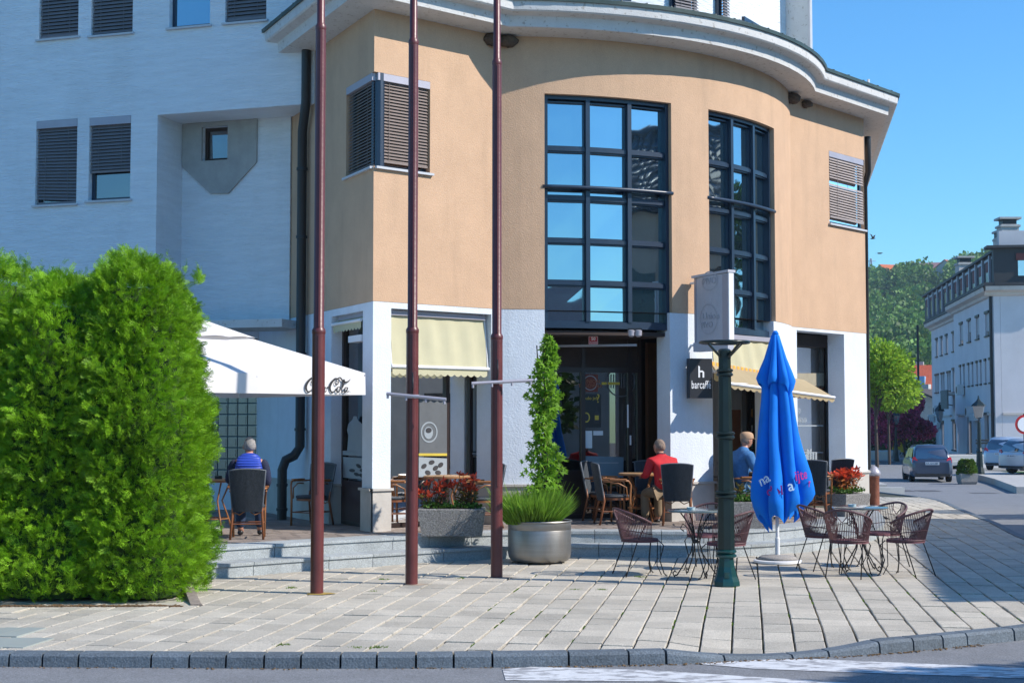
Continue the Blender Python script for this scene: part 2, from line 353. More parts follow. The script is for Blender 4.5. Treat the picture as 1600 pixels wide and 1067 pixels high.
for a, b in zip(sv[:-1], sv[1:]):
    mb = MB(); n = 3; rowsk = []
    for i in range(n + 1):
        s = a + .008 + (b - a - .016) * i / n; x, y, nx, ny = kat(s); z = hz(x, y) + .006; zr = z - .14
        if 1.1 < x < 2.85 and y < 13: zr = -.11
        rowsk.append([(x, y, zr), (x, y, z), (x + nx * .12, y + ny * .12, z), (x + nx * .14, y + ny * .14, z - .022), (x + nx * .15, y + ny * .15, zr)])
    mb.sheet(rowsk); f = len(rowsk[0]); mb.f += [tuple(range(f)), tuple(n * f + f - 1 - k for k in range(f))]; mb.mi += [0, 0]
    mb.build('kerb_stone', KERBM, kerb)
COVM = M('smooth_cover_plate', (.30, .33, .31), .6, .08, 3, stain=.2)
for i in range(3):
    for j in range(2):
        a = G(-30 + i * 34 - j * 10, 1006 - j * 17, .01); mb = MB(); mb.box((a.x, a.y + .1, .004), (.165, .5, .012), R(-9)); mb.build('cover_plate', COVM, PL)
# crossing stripes (worn paint) on the road
for pts in ([(785, 1045), (830, 1041), (1010, 1046), (1420, 1072), (1700, 1092), (1700, 1120), (1300, 1090), (1050, 1064), (790, 1062)],
            [(1085, 1036), (1180, 1030), (1270, 1029), (1420, 1035), (1600, 1043), (1750, 1050), (1750, 1070), (1600, 1059), (1400, 1052), (1180, 1044)]):
    mb = MB(); P = [G(x, y, -.091) for x, y in pts]; mb.add(P, [tuple(range(len(P)))]); mb.build('crossing_stripe', WPAINT, kind='structure')
# loose grit and leaves along the kerb foot, weeds in the joints
GRIT = M('kerb_litter', (.16, .10, .05), .9, .5, 20)
mb = MB()
for _ in range(500):
    s = random.uniform(s_at_px(850), s_at_px(1500)) if random.random() < .8 else random.uniform(s_at_px(0), s_at_px(800)); x, y, nx, ny = kat(s); o = .155 + abs(random.gauss(0, .03)); q = random.uniform(.004, .011)
    mb.box((x + nx * o, y + ny * o, -.092 + q * .3), (q * 1.6, q, q * .6), random.uniform(0, 6))
mb.build('kerb_litter', GRIT, kind='stuff')
WEED = leafmat('weed_green', (.13, .22, .02), .3)
mb = MB()
def tuft(mb, x, y, z, r, n, h):
    for _ in range(n):
        a = random.uniform(0, 6.28); q = random.uniform(0, r); bx, by = x + math.cos(a) * q, y + math.sin(a) * q; l = h * random.uniform(.4, 1); an = random.uniform(0, 6.28); le = random.uniform(.2, .9)
        tx, ty = bx + math.cos(an) * l * le, by + math.sin(an) * l * le; wd = .006
        mb.add([(bx - wd, by, z), (bx + wd, by, z), (tx, ty, z + l * .8)], [(0, 1, 2)])
for px_, py_ in ((1165/2, 924), (590, 1011), (880/2+0, 1007), (900, 921), (940, 921), (455, 918), (600, 905), (1000, 901), (560, 1012), (720, 903)): 
    g_ = G(px_, py_, 0); tuft(mb, g_.x, g_.y, -.01, .07, 60, .035)
for k in range(130):                      # moss and blades following joint lines
    iv = random.randint(-10, 22); cu = random.uniform(11, 17); cv = (iv + .5) * SW
    x, y = cu * du[0] + cv * dv[0], cu * du[1] + cv * dv[1]
    if y < 11.3 + max(0, x - 1) * .35 or y > 18 or x < -3: continue
    for t in range(6): tuft(mb, x + du[0] * t * .03, y + du[1] * t * .03, -.012, .012, 9, .018)
mb.build('weeds', WEED, kind='stuff')
# ---------------------------------------------------------------- terrace and steps
tb = MB(); n = 90; top = [eat(ES[-1] * i / n, -.62) for i in range(n + 1)]
inner = [(-9, 26)] + []
tb.sheet([[(p[0], p[1], .27), (p[0] - 3.2 if i < n * .9 else p[0] - .5 - 2.7 * (n - i) / (n * .1), p[1] + 7.5, .27)] for i, p in enumerate(top)])
TERRACE = tb.build('terrace', JOINT, kind='structure')
stp = MB(); 
steps = stp
for lvl, (off, zt, zb) in enumerate(((0, .15, -.02), (-.34, .30, .13))):
    mb = MB()
    s = 0.5; side = 0
mb = MB(); mb.sheet([[(*eat(ES[-1] * i / n, -.03), 0), (*eat(ES[-1] * i / n, -.03), .13), (*eat(ES[-1] * i / n, -.38), .135), (*eat(ES[-1] * i / n, -.38), .27), (*eat(ES[-1] * i / n, -.75), .272)] for i in range(n + 1)])
STEPS = mb.build('steps', JOINT, kind='structure')
for off, zt, zb, dep in ((0, .15, -.01, .36), (-.34, .30, .14, .34)):
    s = .4
    while s < ES[-1] - .5:
        L_ = random.choice((.52, .6, .68, 1.0)) if eat(s)[0] < 0 else random.choice((.3, .36, .42)); a, b = s + .004, s + L_ - .004; m_ = 2
        mb = MB()
        mb.fb(lambda u, o: eat(u, o), a, b, zt - .035, zt, off - dep, off + .02, 2)         # tread with nosing
        mb.build('step_tread', STEPM, STEPS)
        mb = MB(); mb.fb(lambda u, o: eat(u, o), a, b, zb, zt - .038, off - .06, off, 2); mb.build('step_riser', STEPM, STEPS); s += L_
# terrace pavers: brownish setts, joined
tp = MB(); cA, sA = math.cos(R(40)), math.sin(R(40))
for i in range(-42, 42):
    for j in range(0, 40):
        u = i * .2 + (j % 2) * .1; v = 13.6 + j * .2
        x = u * cA - (v - 13.6) * sA + -.2; y = 17.6 + u * sA + (v - 13.6) * cA
        if abs(x) / max(y, 1) > .36 or y > 27 or y < 15.5: continue
        if not inside_terrace(x, y): continue
        dmin = min(math.dist((x, y), q) for q in EX)
        if dmin < .80: continue
        g = .094; h = .285 + random.gauss(0, .0015)
        c = [(x + a * g * cA - b * g * sA, y + a * g * sA + b * g * cA) for a, b in ((-1, -1), (1, -1), (1, 1), (-1, 1))]
        tp.hexa([(*q, .26) for q in c] + [(*q, h + .013) for q in c])
TERR2 = M('terrace_setts', (.25, .205, .175), .9, .15, 5, .3, 60); isl(TERR2, .18)
tp.build('terrace_setts', TERR2, TERRACE, kind='stuff')
mb = MB(); mb.fb(lambda u, o: eat(u, o), .4, ES[-1] - .5, .262, .296, -.81, -.683, 90); mb.build('terrace_border', STEPM, TERRACE)
# ---------------------------------------------------------------- corner building
def wallgrid(mb, fn, u0, u1, z0, z1, holes, th=.3, du_=99, oo=0):
    us = sorted({round(v, 5) for v in [u0, u1] + [h[k] for h in holes for k in (0, 1)] if u0 <= v <= u1})
    u2 = []
    for a, b in zip(us[:-1], us[1:]):
        n = max(1, math.ceil((b - a) / du_)); u2 += [a + (b - a) * i / n for i in range(n)]
    us = u2 + [us[-1]]
    zs = sorted({round(v, 5) for v in [z0, z1] + [h[k] for h in holes for k in (2, 3)] if z0 <= v <= z1})
    nu, nz = len(us) - 1, len(zs) - 1
    sol = [[not any(h[0] < (us[i] + us[i + 1]) / 2 < h[1] and h[2] < (zs[j] + zs[j + 1]) / 2 < h[3] for h in holes) for j in range(nz)] for i in range(nu)]
    vid = {}; vs = []; fs = []
    def V(i, j, k):
        if (i, j, k) not in vid: x, y = fn(us[i], oo - th * k); vid[(i, j, k)] = len(vs); vs.append((x, y, zs[j]))
        return vid[(i, j, k)]
    for i in range(nu):
        for j in range(nz):
            if not sol[i][j]: continue
            for k in (0, 1): fs.append((V(i, j, k), V(i + 1, j, k), V(i + 1, j + 1, k), V(i, j + 1, k)))
            if i == 0 or not sol[i - 1][j]: fs.append((V(i, j, 0), V(i, j + 1, 0), V(i, j + 1, 1), V(i, j, 1)))
            if i == nu - 1 or not sol[i + 1][j]: fs.append((V(i + 1, j, 0), V(i + 1, j, 1), V(i + 1, j + 1, 1), V(i + 1, j + 1, 0)))
            if j == 0 or not sol[i][j - 1]: fs.append((V(i, j, 0), V(i, j, 1), V(i + 1, j, 1), V(i + 1, j, 0)))
            if j == nz - 1 or not sol[i][j + 1]: fs.append((V(i, j + 1, 0), V(i + 1, j + 1, 0), V(i + 1, j + 1, 1), V(i, j + 1, 1)))
    mb.add(vs, fs)
K0 = (-1.8, 19.0); KA = (-.2, 20.36); CC = (-.2, 25.31); RR = 4.95; KB_ = (4.6, 24.11); KE = (6.27, 26.0); KS = (8.2, 36.5); KL_ = (-4.08, 23.66)
F1 = Face(K0, KA); FL = Face(K0, KL_); F2 = Face(KB_, KE); FS = Face(KE, KS)
FS.n = Vector((FS.d.y, -FS.d.x))            # outward to the street
def arc(ph, off=0): a = R(ph); return (CC[0] + (RR + off) * math.sin(a), CC[1] - (RR + off) * math.cos(a))
L1 = math.dist(K0, KA); L2 = math.dist(KB_, KE); LL = math.dist(K0, KL_); LS = math.dist(KE, KS)
ZT, ZB = 7.12, 3.27
BLD = empty('corner_building', (-1.8, 19.0, .0), 0, 'beige stucco corner building with a bowed glazed front above a cafe entrance', 'building')
_t = math.acos(max(-1, min(1, FL.d.dot(F1.d)))); FL.m0 = F1.m0 = 1 / math.tan(_t / 2); _t2 = math.acos((-F2.d).dot(FS.d)); FS.m0 = F2.m1 = 1 / math.tan(_t2 / 2); F2.L = L2
# corner window extents
ua = FL.hit(541, 190)[0]; za = FL.hit(578, 262)[1]; zb = FL.hit(578, 116)[1]
ub = F1.hit(672, 190)[0]
wr = F2.hit(1295, 235); wr2 = F2.hit(1350, 352); WR0, WR1 = wr[0], L2 - .02; WRZ0, WRZ1 = F2.hit(1297, 349)[1], F2.hit(1297, 236)[1]
W1 = (7.6, 30.3); W2 = (38.6, 60.5); WZ0, WZ1 = 3.0, F1.hit(850, 147)[1]
WZ1 = 6.3
mb = MB(); wallgrid(mb, lambda u, o: FL(u, o), 0, LL, ZB, ZT, [(-1, ua, za, zb)]); mb.build('wall', BEIGE, BLD)
mb = MB(); wallgrid(mb, lambda u, o: F1(u, o), 0, L1, ZB, ZT, [(-1, ub, za, zb)]); mb.build('wall', BEIGE, BLD)
mb = MB(); wallgrid(mb, arc, 0, 76, ZB, ZT, [(W1[0], W1[1], 2.9, WZ1), (W2[0], W2[1], 2.9, WZ1)], .3, 2.5); mb.build('wall', BEIGE, BLD)
mb = MB(); wallgrid(mb, lambda u, o: F2(u, o), 0, L2, ZB, ZT, [(WR0, 9, WRZ0, WRZ1)]); mb.build('wall', BEIGE, BLD)
mb = MB(); wallgrid(mb, lambda u, o: FS(u, o), 0, LS, ZB, ZT, [(-1, .12, WRZ0, WRZ1)]); mb.build('wall', BEIGE, BLD)
# ground floor, white stucco, openings down to the terrace
GZ = .285; PZ = .84                         # floor and top of the stone plinth
uA, uB = FL.hit(566, 600)[0], FL.hit(517, 600)[0]          # shop window in the left face
uC, uD = F1.hit(611, 600)[0], F1.hit(768, 600)[0]
E1 = (7.6, 29.8); E2 = (39.2, 59.5)
uE = F2.hit(1246, 600)[0]; uF = F2.hit(1320, 600)[0]
def twoparts(fn, u0, u1, holes, du_=99, name='wall'):
    if holes and holes[0][2] > 5:
        e_ = [u0] + [v for h in holes for v in h[:2]] + [u1]
        for a, b in zip(e_[::2], e_[1::2]): mb = MB(); wallgrid(mb, fn, a, b, PZ, ZB - .003, [], .32, du_, -.004); mb.build('pillar', WHITE, BLD)
    else:
        mb = MB(); wallgrid(mb, fn, u0, u1, PZ, ZB - .003, [(a, b, -1, t) for a, b, t in holes], .32, du_, -.004); mb.build(name, WHITE, BLD)
    for a, b in [(u0, holes[0][0] if holes else u1)] + ([(holes[i][1], holes[i + 1][0]) for i in range(len(holes) - 1)] + [(holes[-1][1], u1)] if holes else []):
        mb = MB(); wallgrid(mb, fn, a, b, .2, PZ - .023, [], .36, du_, .018); mb.build('plinth', STONEP, BLD)
        mb = MB(); e = .02 if du_ > 50 else .25
        mb.fb(fn, a - e, b + e, PZ - .02, PZ + .012, -.3, .045, 4); mb.build('plinth_ledge', STONEP, BLD)
twoparts(FL, 0, LL, [(uA, uB, 3.17)])
twoparts(F1, 0, L1, [(uC, uD, 3.19)])
twoparts(arc, 0, 76, [(E1[0], E1[1], 9), (E2[0], E2[1], 9)], 2.5)
twoparts(F2, 0, L2, [(uE, uF, 3.22)])
twoparts(FS, 0, LS, [(.55, 3.2, 3.2)])
# return wall seen inside the right-hand opening
mb = MB(); mb.fb(FS, .6, .9, GZ, 3.2, -1.75, -.35, 1); mb.build('wall', WHITE, BLD)
# cornice
OUT = [tuple(FL(3.42, 0)), K0, KA] + [arc(p) for p in range(4, 76, 4)] + [KB_, KE, KS]
def miter(P, off):
    out = []
    for i, p in enumerate(P):
        ns = []
        for a, b in ((i - 1, i), (i, i + 1)):
            if a < 0 or b >= len(P): continue
            d = Vector((P[b][0] - P[a][0], P[b][1] - P[a][1])).normalized(); ns.append(Vector((d.y, -d.x)))
        n = sum(ns, Vector((0, 0))); n.normalize(); k = off / max(.3, n.dot(ns[0])); out.append((p[0] + n.x * k, p[1] + n.y * k))
    return out
def band(prof, name, mat, parent, P=OUT, kind=None):
    mb = MB(); M_ = [[(x, y, z) for x, y in miter(P, o)] for o, z in prof]; mb.sheet([list(r) for r in M_]); return mb.build(name, mat, parent, 25, kind)
band([(-.05, 7.1), (0, 7.1), (.36, 7.11), (.42, 7.125), (.43, 7.25), (.44, 7.27), (.56, 7.30), (.58, 7.32), (.59, 7.42), (.59, 7.45), (-.3, 7.47)], 'cornice', CORN, BLD)
band([(.58, 7.445), (.62, 7.44), (.625, 7.49), (.60, 7.505), (-.25, 7.62)], 'roof_flashing', DGREEN, BLD)
mb = MB()                                    # seams of the flashing
acc = 0; MO = miter(OUT, .61); MI = miter(OUT, .1)
for (a, b), (c, d) in zip(zip(MO[:-1], MO[1:]), zip(MI[:-1], MI[1:])):
    n = max(1, round(math.dist(a, b) / .5))
    for i in range(n):
        t = (i + .5) / n; p = (a[0] + (b[0] - a[0]) * t, a[1] + (b[1] - a[1]) * t); q = (c[0] + (d[0] - c[0]) * t, c[1] + (d[1] - c[1]) * t)
        mb.tube([(p[0], p[1], 7.47), (p[0], p[1], 7.506), (q[0], q[1], 7.58)], .010, 5)
mb.build('flashing_seam', DGREEN, BLD, kind='stuff')
# upper storey, set back
UP = miter(OUT, -.25)
mb = MB(); Pu = UP
topu = 11.5
UPm = MB()
FUt = Face(UP[-3], UP[-2]); UPl = UP[1:-2] + [FUt(FUt.hit(1228, 60)[0] + .02)]
for a, b in zip(UPl[:-1], UPl[1:]): UPm.add([(*a, 7.4), (*b, 7.4), (*b, topu), (*a, topu)], [(0, 1, 2, 3)])
UPm.build('upper_wall', WALLW, BLD)
FU = Face(UP[-3], UP[-2]); LU = math.dist(UP[-3], UP[-2]); 
# tall shaded pilaster at the right end of the upper storey
FUS = Face(UP[-2], UP[-1]); FUS.n = Vector((FUS.d.y, -FUS.d.x))
mb = MB(); ux = FU.hit(1228, 60)[0]
q0 = FU(ux, 0); q1 = FU(ux, .42); e = D(1262, 60, q1[1] + 1.3)
mb.hexa([(q0[0], q0[1], 7.4), (q1[0], q1[1], 7.4), (e.x, e.y, 7.4), (q0[0] + .5, q0[1] + 3, 7.4), (q0[0], q0[1], topu), (q1[0], q1[1], topu), (e.x, e.y, topu), (q0[0] + .5, q0[1] + 3, topu)])
mb.build('pilaster', CORN, BLD)
mb = MB(); mb.tube([(e.x + .02, e.y - .06, 7.4), (e.x + .02, e.y - .06, topu)], .05, 10); mb.build('downpipe', SILL, BLD)
# back, roof slab and inner core (dark rooms)
core = miter(OUT, -1.7)
mb = MB(); cw = [FL(LL, -.9)] + [core[1]] + core[2:-2] + [FS(.1, -2.0), FS(LS, -2.5)]
for a, b in zip(cw[:-1], cw[1:]):
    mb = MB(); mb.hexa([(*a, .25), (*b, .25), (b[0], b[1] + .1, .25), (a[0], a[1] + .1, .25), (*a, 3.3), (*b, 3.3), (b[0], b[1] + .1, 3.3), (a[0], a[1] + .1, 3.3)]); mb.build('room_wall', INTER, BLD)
mb = MB(); P_ = [tuple(FL(LL, -.05))] + miter(OUT, -.05)[1:]; cen = (1.5, 30)
for zz in (3.262, 7.2):
    mb.add([(x, y, zz) for x, y in P_] + [(-4, 36.5, zz)], [tuple(range(len(P_) + 1))])
mb.build('floor_slab', INTER, BLD)
mb = MB(); mb.fb(lambda u, o: (8.2 - u, 36.6 + o), 0, 14, -.6, 7.3, 0, .2); mb.build('back_wall', WALLW, BLD); mb = MB(); mb.fb(lambda u, o: (-3.9 + o, 23.7 + u), 0, 13, .2, 11.3, 0, .2); mb.build('back_wall', WALLW, BLD); mb = MB()
mb.hexa([(*UP[1], 11.4), (*UP[-4], 11.4), (5.6, 35.9, 11.4), (-3.8, 36, 11.4), (*UP[1], 11.6), (*UP[-4], 11.6), (5.6, 35.9, 11.6), (-3.8, 36, 11.6)]); mb.build('roof', DGREEN, BLD)

# ---- windows
def blinds(fn, u0, u1, z0, z1, off, pitch, mat, parent, tilt=.88, missing=None, skew=0):
    mb = MB(); z = z1; 
    while z > z0:
        if not (missing and missing[0] < z < missing[1]):
            zz = z
            a0 = fn(u0, off - .012); a1 = fn(u0, off + .02); b0 = fn(u1, off - .012); b1 = fn(u1, off + .02); h = pitch * tilt
            k = skew * (z1 - z) / (z1 - z0)
            mb.hexa([(*a1, z - h), (*b1, z - h + k), (*b1, z - h + .004 + k), (*a1, z - h + .004), (*a0, z), (*b0, z + k), (*b0, z + .004 + k), (*a0, z + .004)])
        z -= pitch
    for t in (.22, .8):
        u = u0 + (u1 - u0) * t; p = fn(u, off + .024); mb.tube([(*p, z0), (*p, z1)], .0035, 4)
    p0 = fn(u0, off); p1 = fn(u1, off)
    mb.fb(fn, u0, u1, z0 - .03, z0 + .0, off - .015, off + .02)
    return mb.build('blind', mat, parent, kind='stuff')
def frame(mb, fn, u0, u1, z0, z1, w, o0, o1, nu=1, mu=()):
    uw = w if abs(u1 - u0) < 5 and nu == 1 else math.degrees(w / RR)
    mb.fb(fn, u0, u0 + uw, z0, z1, o0, o1); mb.fb(fn, u1 - uw, u1, z0, z1, o0, o1)
    mb.fb(fn, u0 + uw, u1 - uw, z0, z0 + w, o0, o1 - .001, nu); mb.fb(fn, u0 + uw, u1 - uw, z1 - w, z1, o0, o1 - .001, nu)
    for m in mu: mb.fb(fn, m - uw / 2, m + uw / 2, z0 + w, z1 - w, o0, o1 - .002)
def window(fn, u0, u1, z0, z1, parent, cover=1.0, pitch=.045, bmat=None, gm=None, rec=.10, mu=(), fw=.05, box=.11, sill=True, miss=None, skew=0, fmat=None, boxmat=None):
    mb = MB(); frame(mb, fn, u0, u1, z0, z1, fw, -rec - .05, -rec, 1, mu); W = mb.build('window', fmat or NAVY, parent)
    cuts_ = [u0 + fw * .8] + [m for m in mu] + [u1 - fw * .8]
    for a, b in zip(cuts_[:-1], cuts_[1:]):
        mb = MB(); mb.fb(fn, a, b, z0 + fw * .8, z1 - fw * .8, -rec - .03, -rec - .022); mb.build('pane', gm or DGLASS, W)
    if box: mb = MB(); mb.fb(fn, u0 + .004, u1 - .004, z1 - box, z1 - .004, -rec + .01, .004); mb.build('blind_box', boxmat or GREYAL, W)
    if cover > 0: blinds(fn, u0 + .02, u1 - .02, z1 - box - (z1 - z0 - box) * cover + .02, z1 - box - .01, -rec + .045, pitch, bmat or SLATG, W, missing=miss, skew=skew)
    if sill: mb = MB(); mb.fb(fn, u0 - .04, u1 + .04, z0 - .03, z0, -.08, .045); mb.build('sill', SILL, W)
    return W
# corner window: one blind on each side, post at the corner
mbk = MB(); mbk.fb(FL, 0.05, ua, za, zb, -.16, -.155); mbk.fb(F1, .05, ub, za, zb, -.16, -.155); 
window(lambda u, o: FL(u, o), .06, ua, za, zb, BLD, .985, .042, SLAT, rec=.09, box=.10)
window(lambda u, o: F1(u, o), .06, ub, za, zb, BLD, .93, .042, SLAT, rec=.09, box=.10, mu=((ub) * .72,))
mb = MB(); mb.lathe([(.065, za), (.065, zb)], (FL(.09, -.09)[0] + .02, FL(.09, -.09)[1], 0), 10); mb.build('window_post', NAVY, BLD)
window(lambda u, o: F2(u, o), WR0, L2 - .03, WRZ0, WRZ1, BLD, .9, .045, SLATL, rec=.06, miss=(WRZ0 + .72, WRZ0 + .79), box=.1, skew=-.02)
# bowed curtain windows
def bow(a, b, z0, z1, cols, zcuts, name, divs):
    mb = MB(); o1 = -.10; o0 = -.26; w = .056; uw = math.degrees(w / RR)
    mb.fb(arc, a, a + uw, z0, z1, o0, o1 + .03); mb.fb(arc, b - uw, b, z0, z1, o0, o1 + .03)
    mb.fb(arc, a + uw, b - uw, z1 - w, z1, o0, o1 + .02, 12); mb.fb(arc, a + uw, b - uw, z0, z0 + .09, o0, o1 + .02, 12)
    for c in cols[1:-1]: mb.fb(arc, c - uw * .55, c + uw * .55, z0 + .09, z1 - w, o0, o1 + .035)
    for z in zcuts[1:-1]:
        for c0, c1 in zip(cols[:-1], cols[1:]): mb.fb(arc, c0 + uw * .55, c1 - uw * .55, z - .027, z + .027, o0, o1, 4)
    W = mb.build('bowed_window', NAVY, BLD)
    mb = MB(); n = 14; mb.tube([(*arc(a - .3 + (b - a + .6) * i / n, o1 + .09), divs) for i in range(n + 1)], .028, 8); mb.fb(arc, a + uw, b - uw, divs - .015, divs + .015, o1, o1 + .08, 12); mb.build('guard_rail', NAVY, W, True)
    for c0, c1 in zip(cols[:-1], cols[1:]):
        for y0, y1 in zip(zcuts[:-1], zcuts[1:]):
            m0 = MB(); gap = uw * .5 + .10                     # inner casement frame
            frame(m0, arc, c0 + uw * .5, c1 - uw * .5, y0 + .028, y1 - .028, .02, o0 + .06, o1 - .02, 4)
            m0.build('casement', NAVY, W)
            mb = MB(); cm = (c0 + c1) / 2; p0 = arc(c0 + .3, o1 - .07); p1 = arc(c1 - .3, o1 - .07)   # flat pane
            j = [random.gauss(0, .0015) for _ in range(3)]
            nx, ny = p1[1] - p0[1], p0[0] - p1[0]
            mb.add([(p0[0], p0[1], y0 + .04), (p1[0] + nx * j[0], p1[1] + ny * j[0], y0 + .04), (p1[0] + nx * j[1], p1[1] + ny * j[1], y1 - .04), (p0[0] + nx * j[2], p0[1] + ny * j[2], y1 - .04)], [(0, 1, 2, 3)])
            mb.build('pane', MIRR, W)
    return W
zc1 = [3.1, 3.68, 4.24, 4.86, 5.02 + .04, 5.60, 6.24]
def zat(px, py, ph): 
    x, y = arc(ph); d = ray(px, py); return HC + d.z * y / d.y
zc1 = [zat(880, y, 11) for y in (505, 441, 375, 308)] + [zat(880, 231, 11), zat(880, 150, 11)]
WZ0 = zat(880, 508, 11) - .02
bow(W1[0], W1[1], zc1[0] - .06, WZ1, [W1[0], 15.1, 22.6, W1[1]], [zc1[0], *zc1[1:5], WZ1 - .05], 'a', zat(880, 292, 11))
bow(W2[0], W2[1], zc1[0] - .06, WZ1, [W2[0], 45.9, 53.2, W2[1]], [zc1[0], *zc1[1:5], WZ1 - .05], 'b', zat(880, 292, 11))
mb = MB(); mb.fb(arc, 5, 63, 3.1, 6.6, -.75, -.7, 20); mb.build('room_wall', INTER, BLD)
# upper storey windows (only their lower edges reach into the frame)
def upwin(px0, px1, pyb, h, cover, gm=None, seg=None, bm=SLATG, wide=None):
    best = None
    for i in range(1, len(UP) - 2):
        f = Face(UP[i], UP[i + 1]); u, z = f.hit((px0 + px1) / 2, pyb); l = math.dist(UP[i], UP[i + 1])
        if -.001 <= u <= l: best = (f, z); break
    if not best: return
    f, z = best; u0 = f.hit(px0, pyb)[0]; u1 = f.hit(px1, pyb)[0]
    window(lambda u, o: f(u, o + .13), u0, u1, z, z + h, BLD, cover, .045, bm, gm, rec=.06, box=0, mu=((u0 + u1) / 2,) if wide else (), fw=.06)
upwin(805, 984, 2, 1.2, 0, MIRR, wide=1); upwin(1045, 1084, 22, 1.2, .97); upwin(1117, 1131, 34, 1.2, .97); upwin(1157, 1203, 54, .14, 0, DGLASS)
# ladder hoop on the roof and lightning rod
mb = MB(); p = G(1356, 131, 7.7); p = D(1357, 131, 26.2); mb.tube([(p.x, p.y, 7.35), (p.x, p.y, 7.86)], .022, 6); mb.tube([(p.x, p.y, 7.74), (p.x - .12, p.y, 7.76), (p.x - .2, p.y, 7.7), (p.x - .22, p.y, 7.45)], .012, 6); mb.build('roof_hoop', SILL, BLD, True)
mb = MB(); 
# wiry downpipe under the right eave
q = FS(.9, .12); q2 = FS(1.1, .06); mb.tube([(*q, 6.95), (*q, 6.3), (*q2, 6.05), (*q2, .5)], .055, 10)
mb.build('downpipe', BLACKM, BLD, 40)
NEST = M('mud_nest', (.10, .07, .05), 1, .4, 30, .6, 90)
def nest(fn, u, z, r=.13):
    mb = MB(); x, y = fn(u, .05); rows = []
    for i in range(6):
        a = math.pi * i / 5; rows.append([(x + r * math.sin(a) * math.cos(b) * 1.2 + random.gauss(0, .008), y + r * .8 * math.sin(a) * math.sin(b), z + r * .7 * math.cos(a) + random.gauss(0, .008)) for b in [2 * math.pi * k / 8 for k in range(8)]])
    mb.sheet(rows, close=True); return mb.build('swallow_nest', NEST, None, True, org=(x, y, z))
for i, (f_, u_, z_, lb) in enumerate(((F1, F1.hit(766, 60)[0], 7.02, 'dark mud nest under the cornice just left of the third flagpole'), (arc, 1.6, 7.02, 'dark mud nest under the cornice just right of the third flagpole'), (arc, 73.5, 7.0, 'mud nest under the cornice at the right end of the bowed front'), (F2, .45, 7.02, 'small mud nest under the cornice above the flat right-hand wall'))):
    tag(nest(f_, u_, z_, .13 if i != 3 else .09), lb, 'nest', 'mud nests under the cornice')
# downpipe on the left face
pa = FL(FL.hit(491, 80)[0], .12); pb_ = FL(FL.hit(482, 300)[0], .10)
za_ = D(491, 75, pa[1]).z; zb_ = D(491, 160, pa[1]).z; zc_ = D(482, 205, pb_[1]).z
DP = MB(); DP.tube([(*pa, za_), (*pa, zb_), (*pb_, zc_), (*pb_, 1.35), (pb_[0] - .08, pb_[1] - .02, 1.22), (pb_[0] - .2, pb_[1] - .02, 1.16), (pb_[0] - .25, pb_[1] - .02, 1.02), (pb_[0] - .25, pb_[1] - .02, .29)], .07, 12)
dpo = DP.build('downpipe', BLACKM, None, 40, org=(pb_[0] - .25, pb_[1], .29)); tag(dpo, 'black metal downpipe with an elbow on the shaded left face of the beige building', 'downpipe')
for z in (.45, .8, 1.6, 2.7, 4.4, 5.4):
    mb = MB(); c = (pb_[0] - (.25 if z < 1 else 0), pb_[1] - (.02 if z < 1 else 0)); mb.lathe([(.07, z - .02), (.083, z - .02), (.083, z + .02), (.07, z + .02)], (*c, 0), 12, False); mb.build('bracket', BLACKM, dpo, 40)
# ---------------------------------------------------------------- white neighbour with the recess
AP = empty('apartment_building', (-2.88, 21.2, 0), 0, 'shaded white apartment block with brushed plaster and square recess, left of the beige corner', 'building')
FW = Face((-2.88, 21.2), ang=162)
ur = FW.hit(246, 200)[0]; zr1 = FW.hit(246, 180)[1]; zr0 = FW.hit(447, 503)[1] + .0
zr0 = D(447, 503, 22.1).z
hol = []
def wpx(x0, x1, y0, y1): 
    a = FW.hit(x1, y1); b = FW.hit(x0, y0); return (a[0], b[0], a[1], b[1])
wl = [wpx(57, 119, 190, 318), wpx(140, 203, 185, 311), wpx(63, 122, -70, 57), wpx(144, 207, -70, 51), wpx(266, 328, -75, 39), wpx(353, 416, -80, 31)]
mb = MB(); wallgrid(mb, FW, -.4, 14, zr0, 10.5, [(-1, ur, -1, zr1)] + [tuple(w_) for w_ in wl], .3); mb.build('wall', WALLW, AP)
# recess back wall and cheek
DR = .73
FWr = Face(FW(0, -DR), ang=162)
ws_ = (FWr.hit(357, 248)[0], FWr.hit(317, 198)[0], FWr.hit(357, 250)[1], FWr.hit(357, 197)[1])
mb = MB(); wallgrid(mb, FWr, .74, ur + .3, zr0, zr1 + .1, [ws_], .25); mb.build('recess_wall', WALLW, AP)
mb = MB(); mb.fb(FW, ur, ur + .3, zr0, zr1 - .002, -DR, -.302); mb.build('recess_cheek', WALLW, AP)
mb = MB(); mb.fb(FW, .02, ur, zr1, zr1 + .12, -DR + .0, -.302); mb.build('recess_soffit', WALLW, AP)
mb = MB(); mb.fb(FW, .5, 14, zr0 - .12, zr0 - .003, -DR - .2, -.02); 
mb.build('floor_edge', CORN, AP)
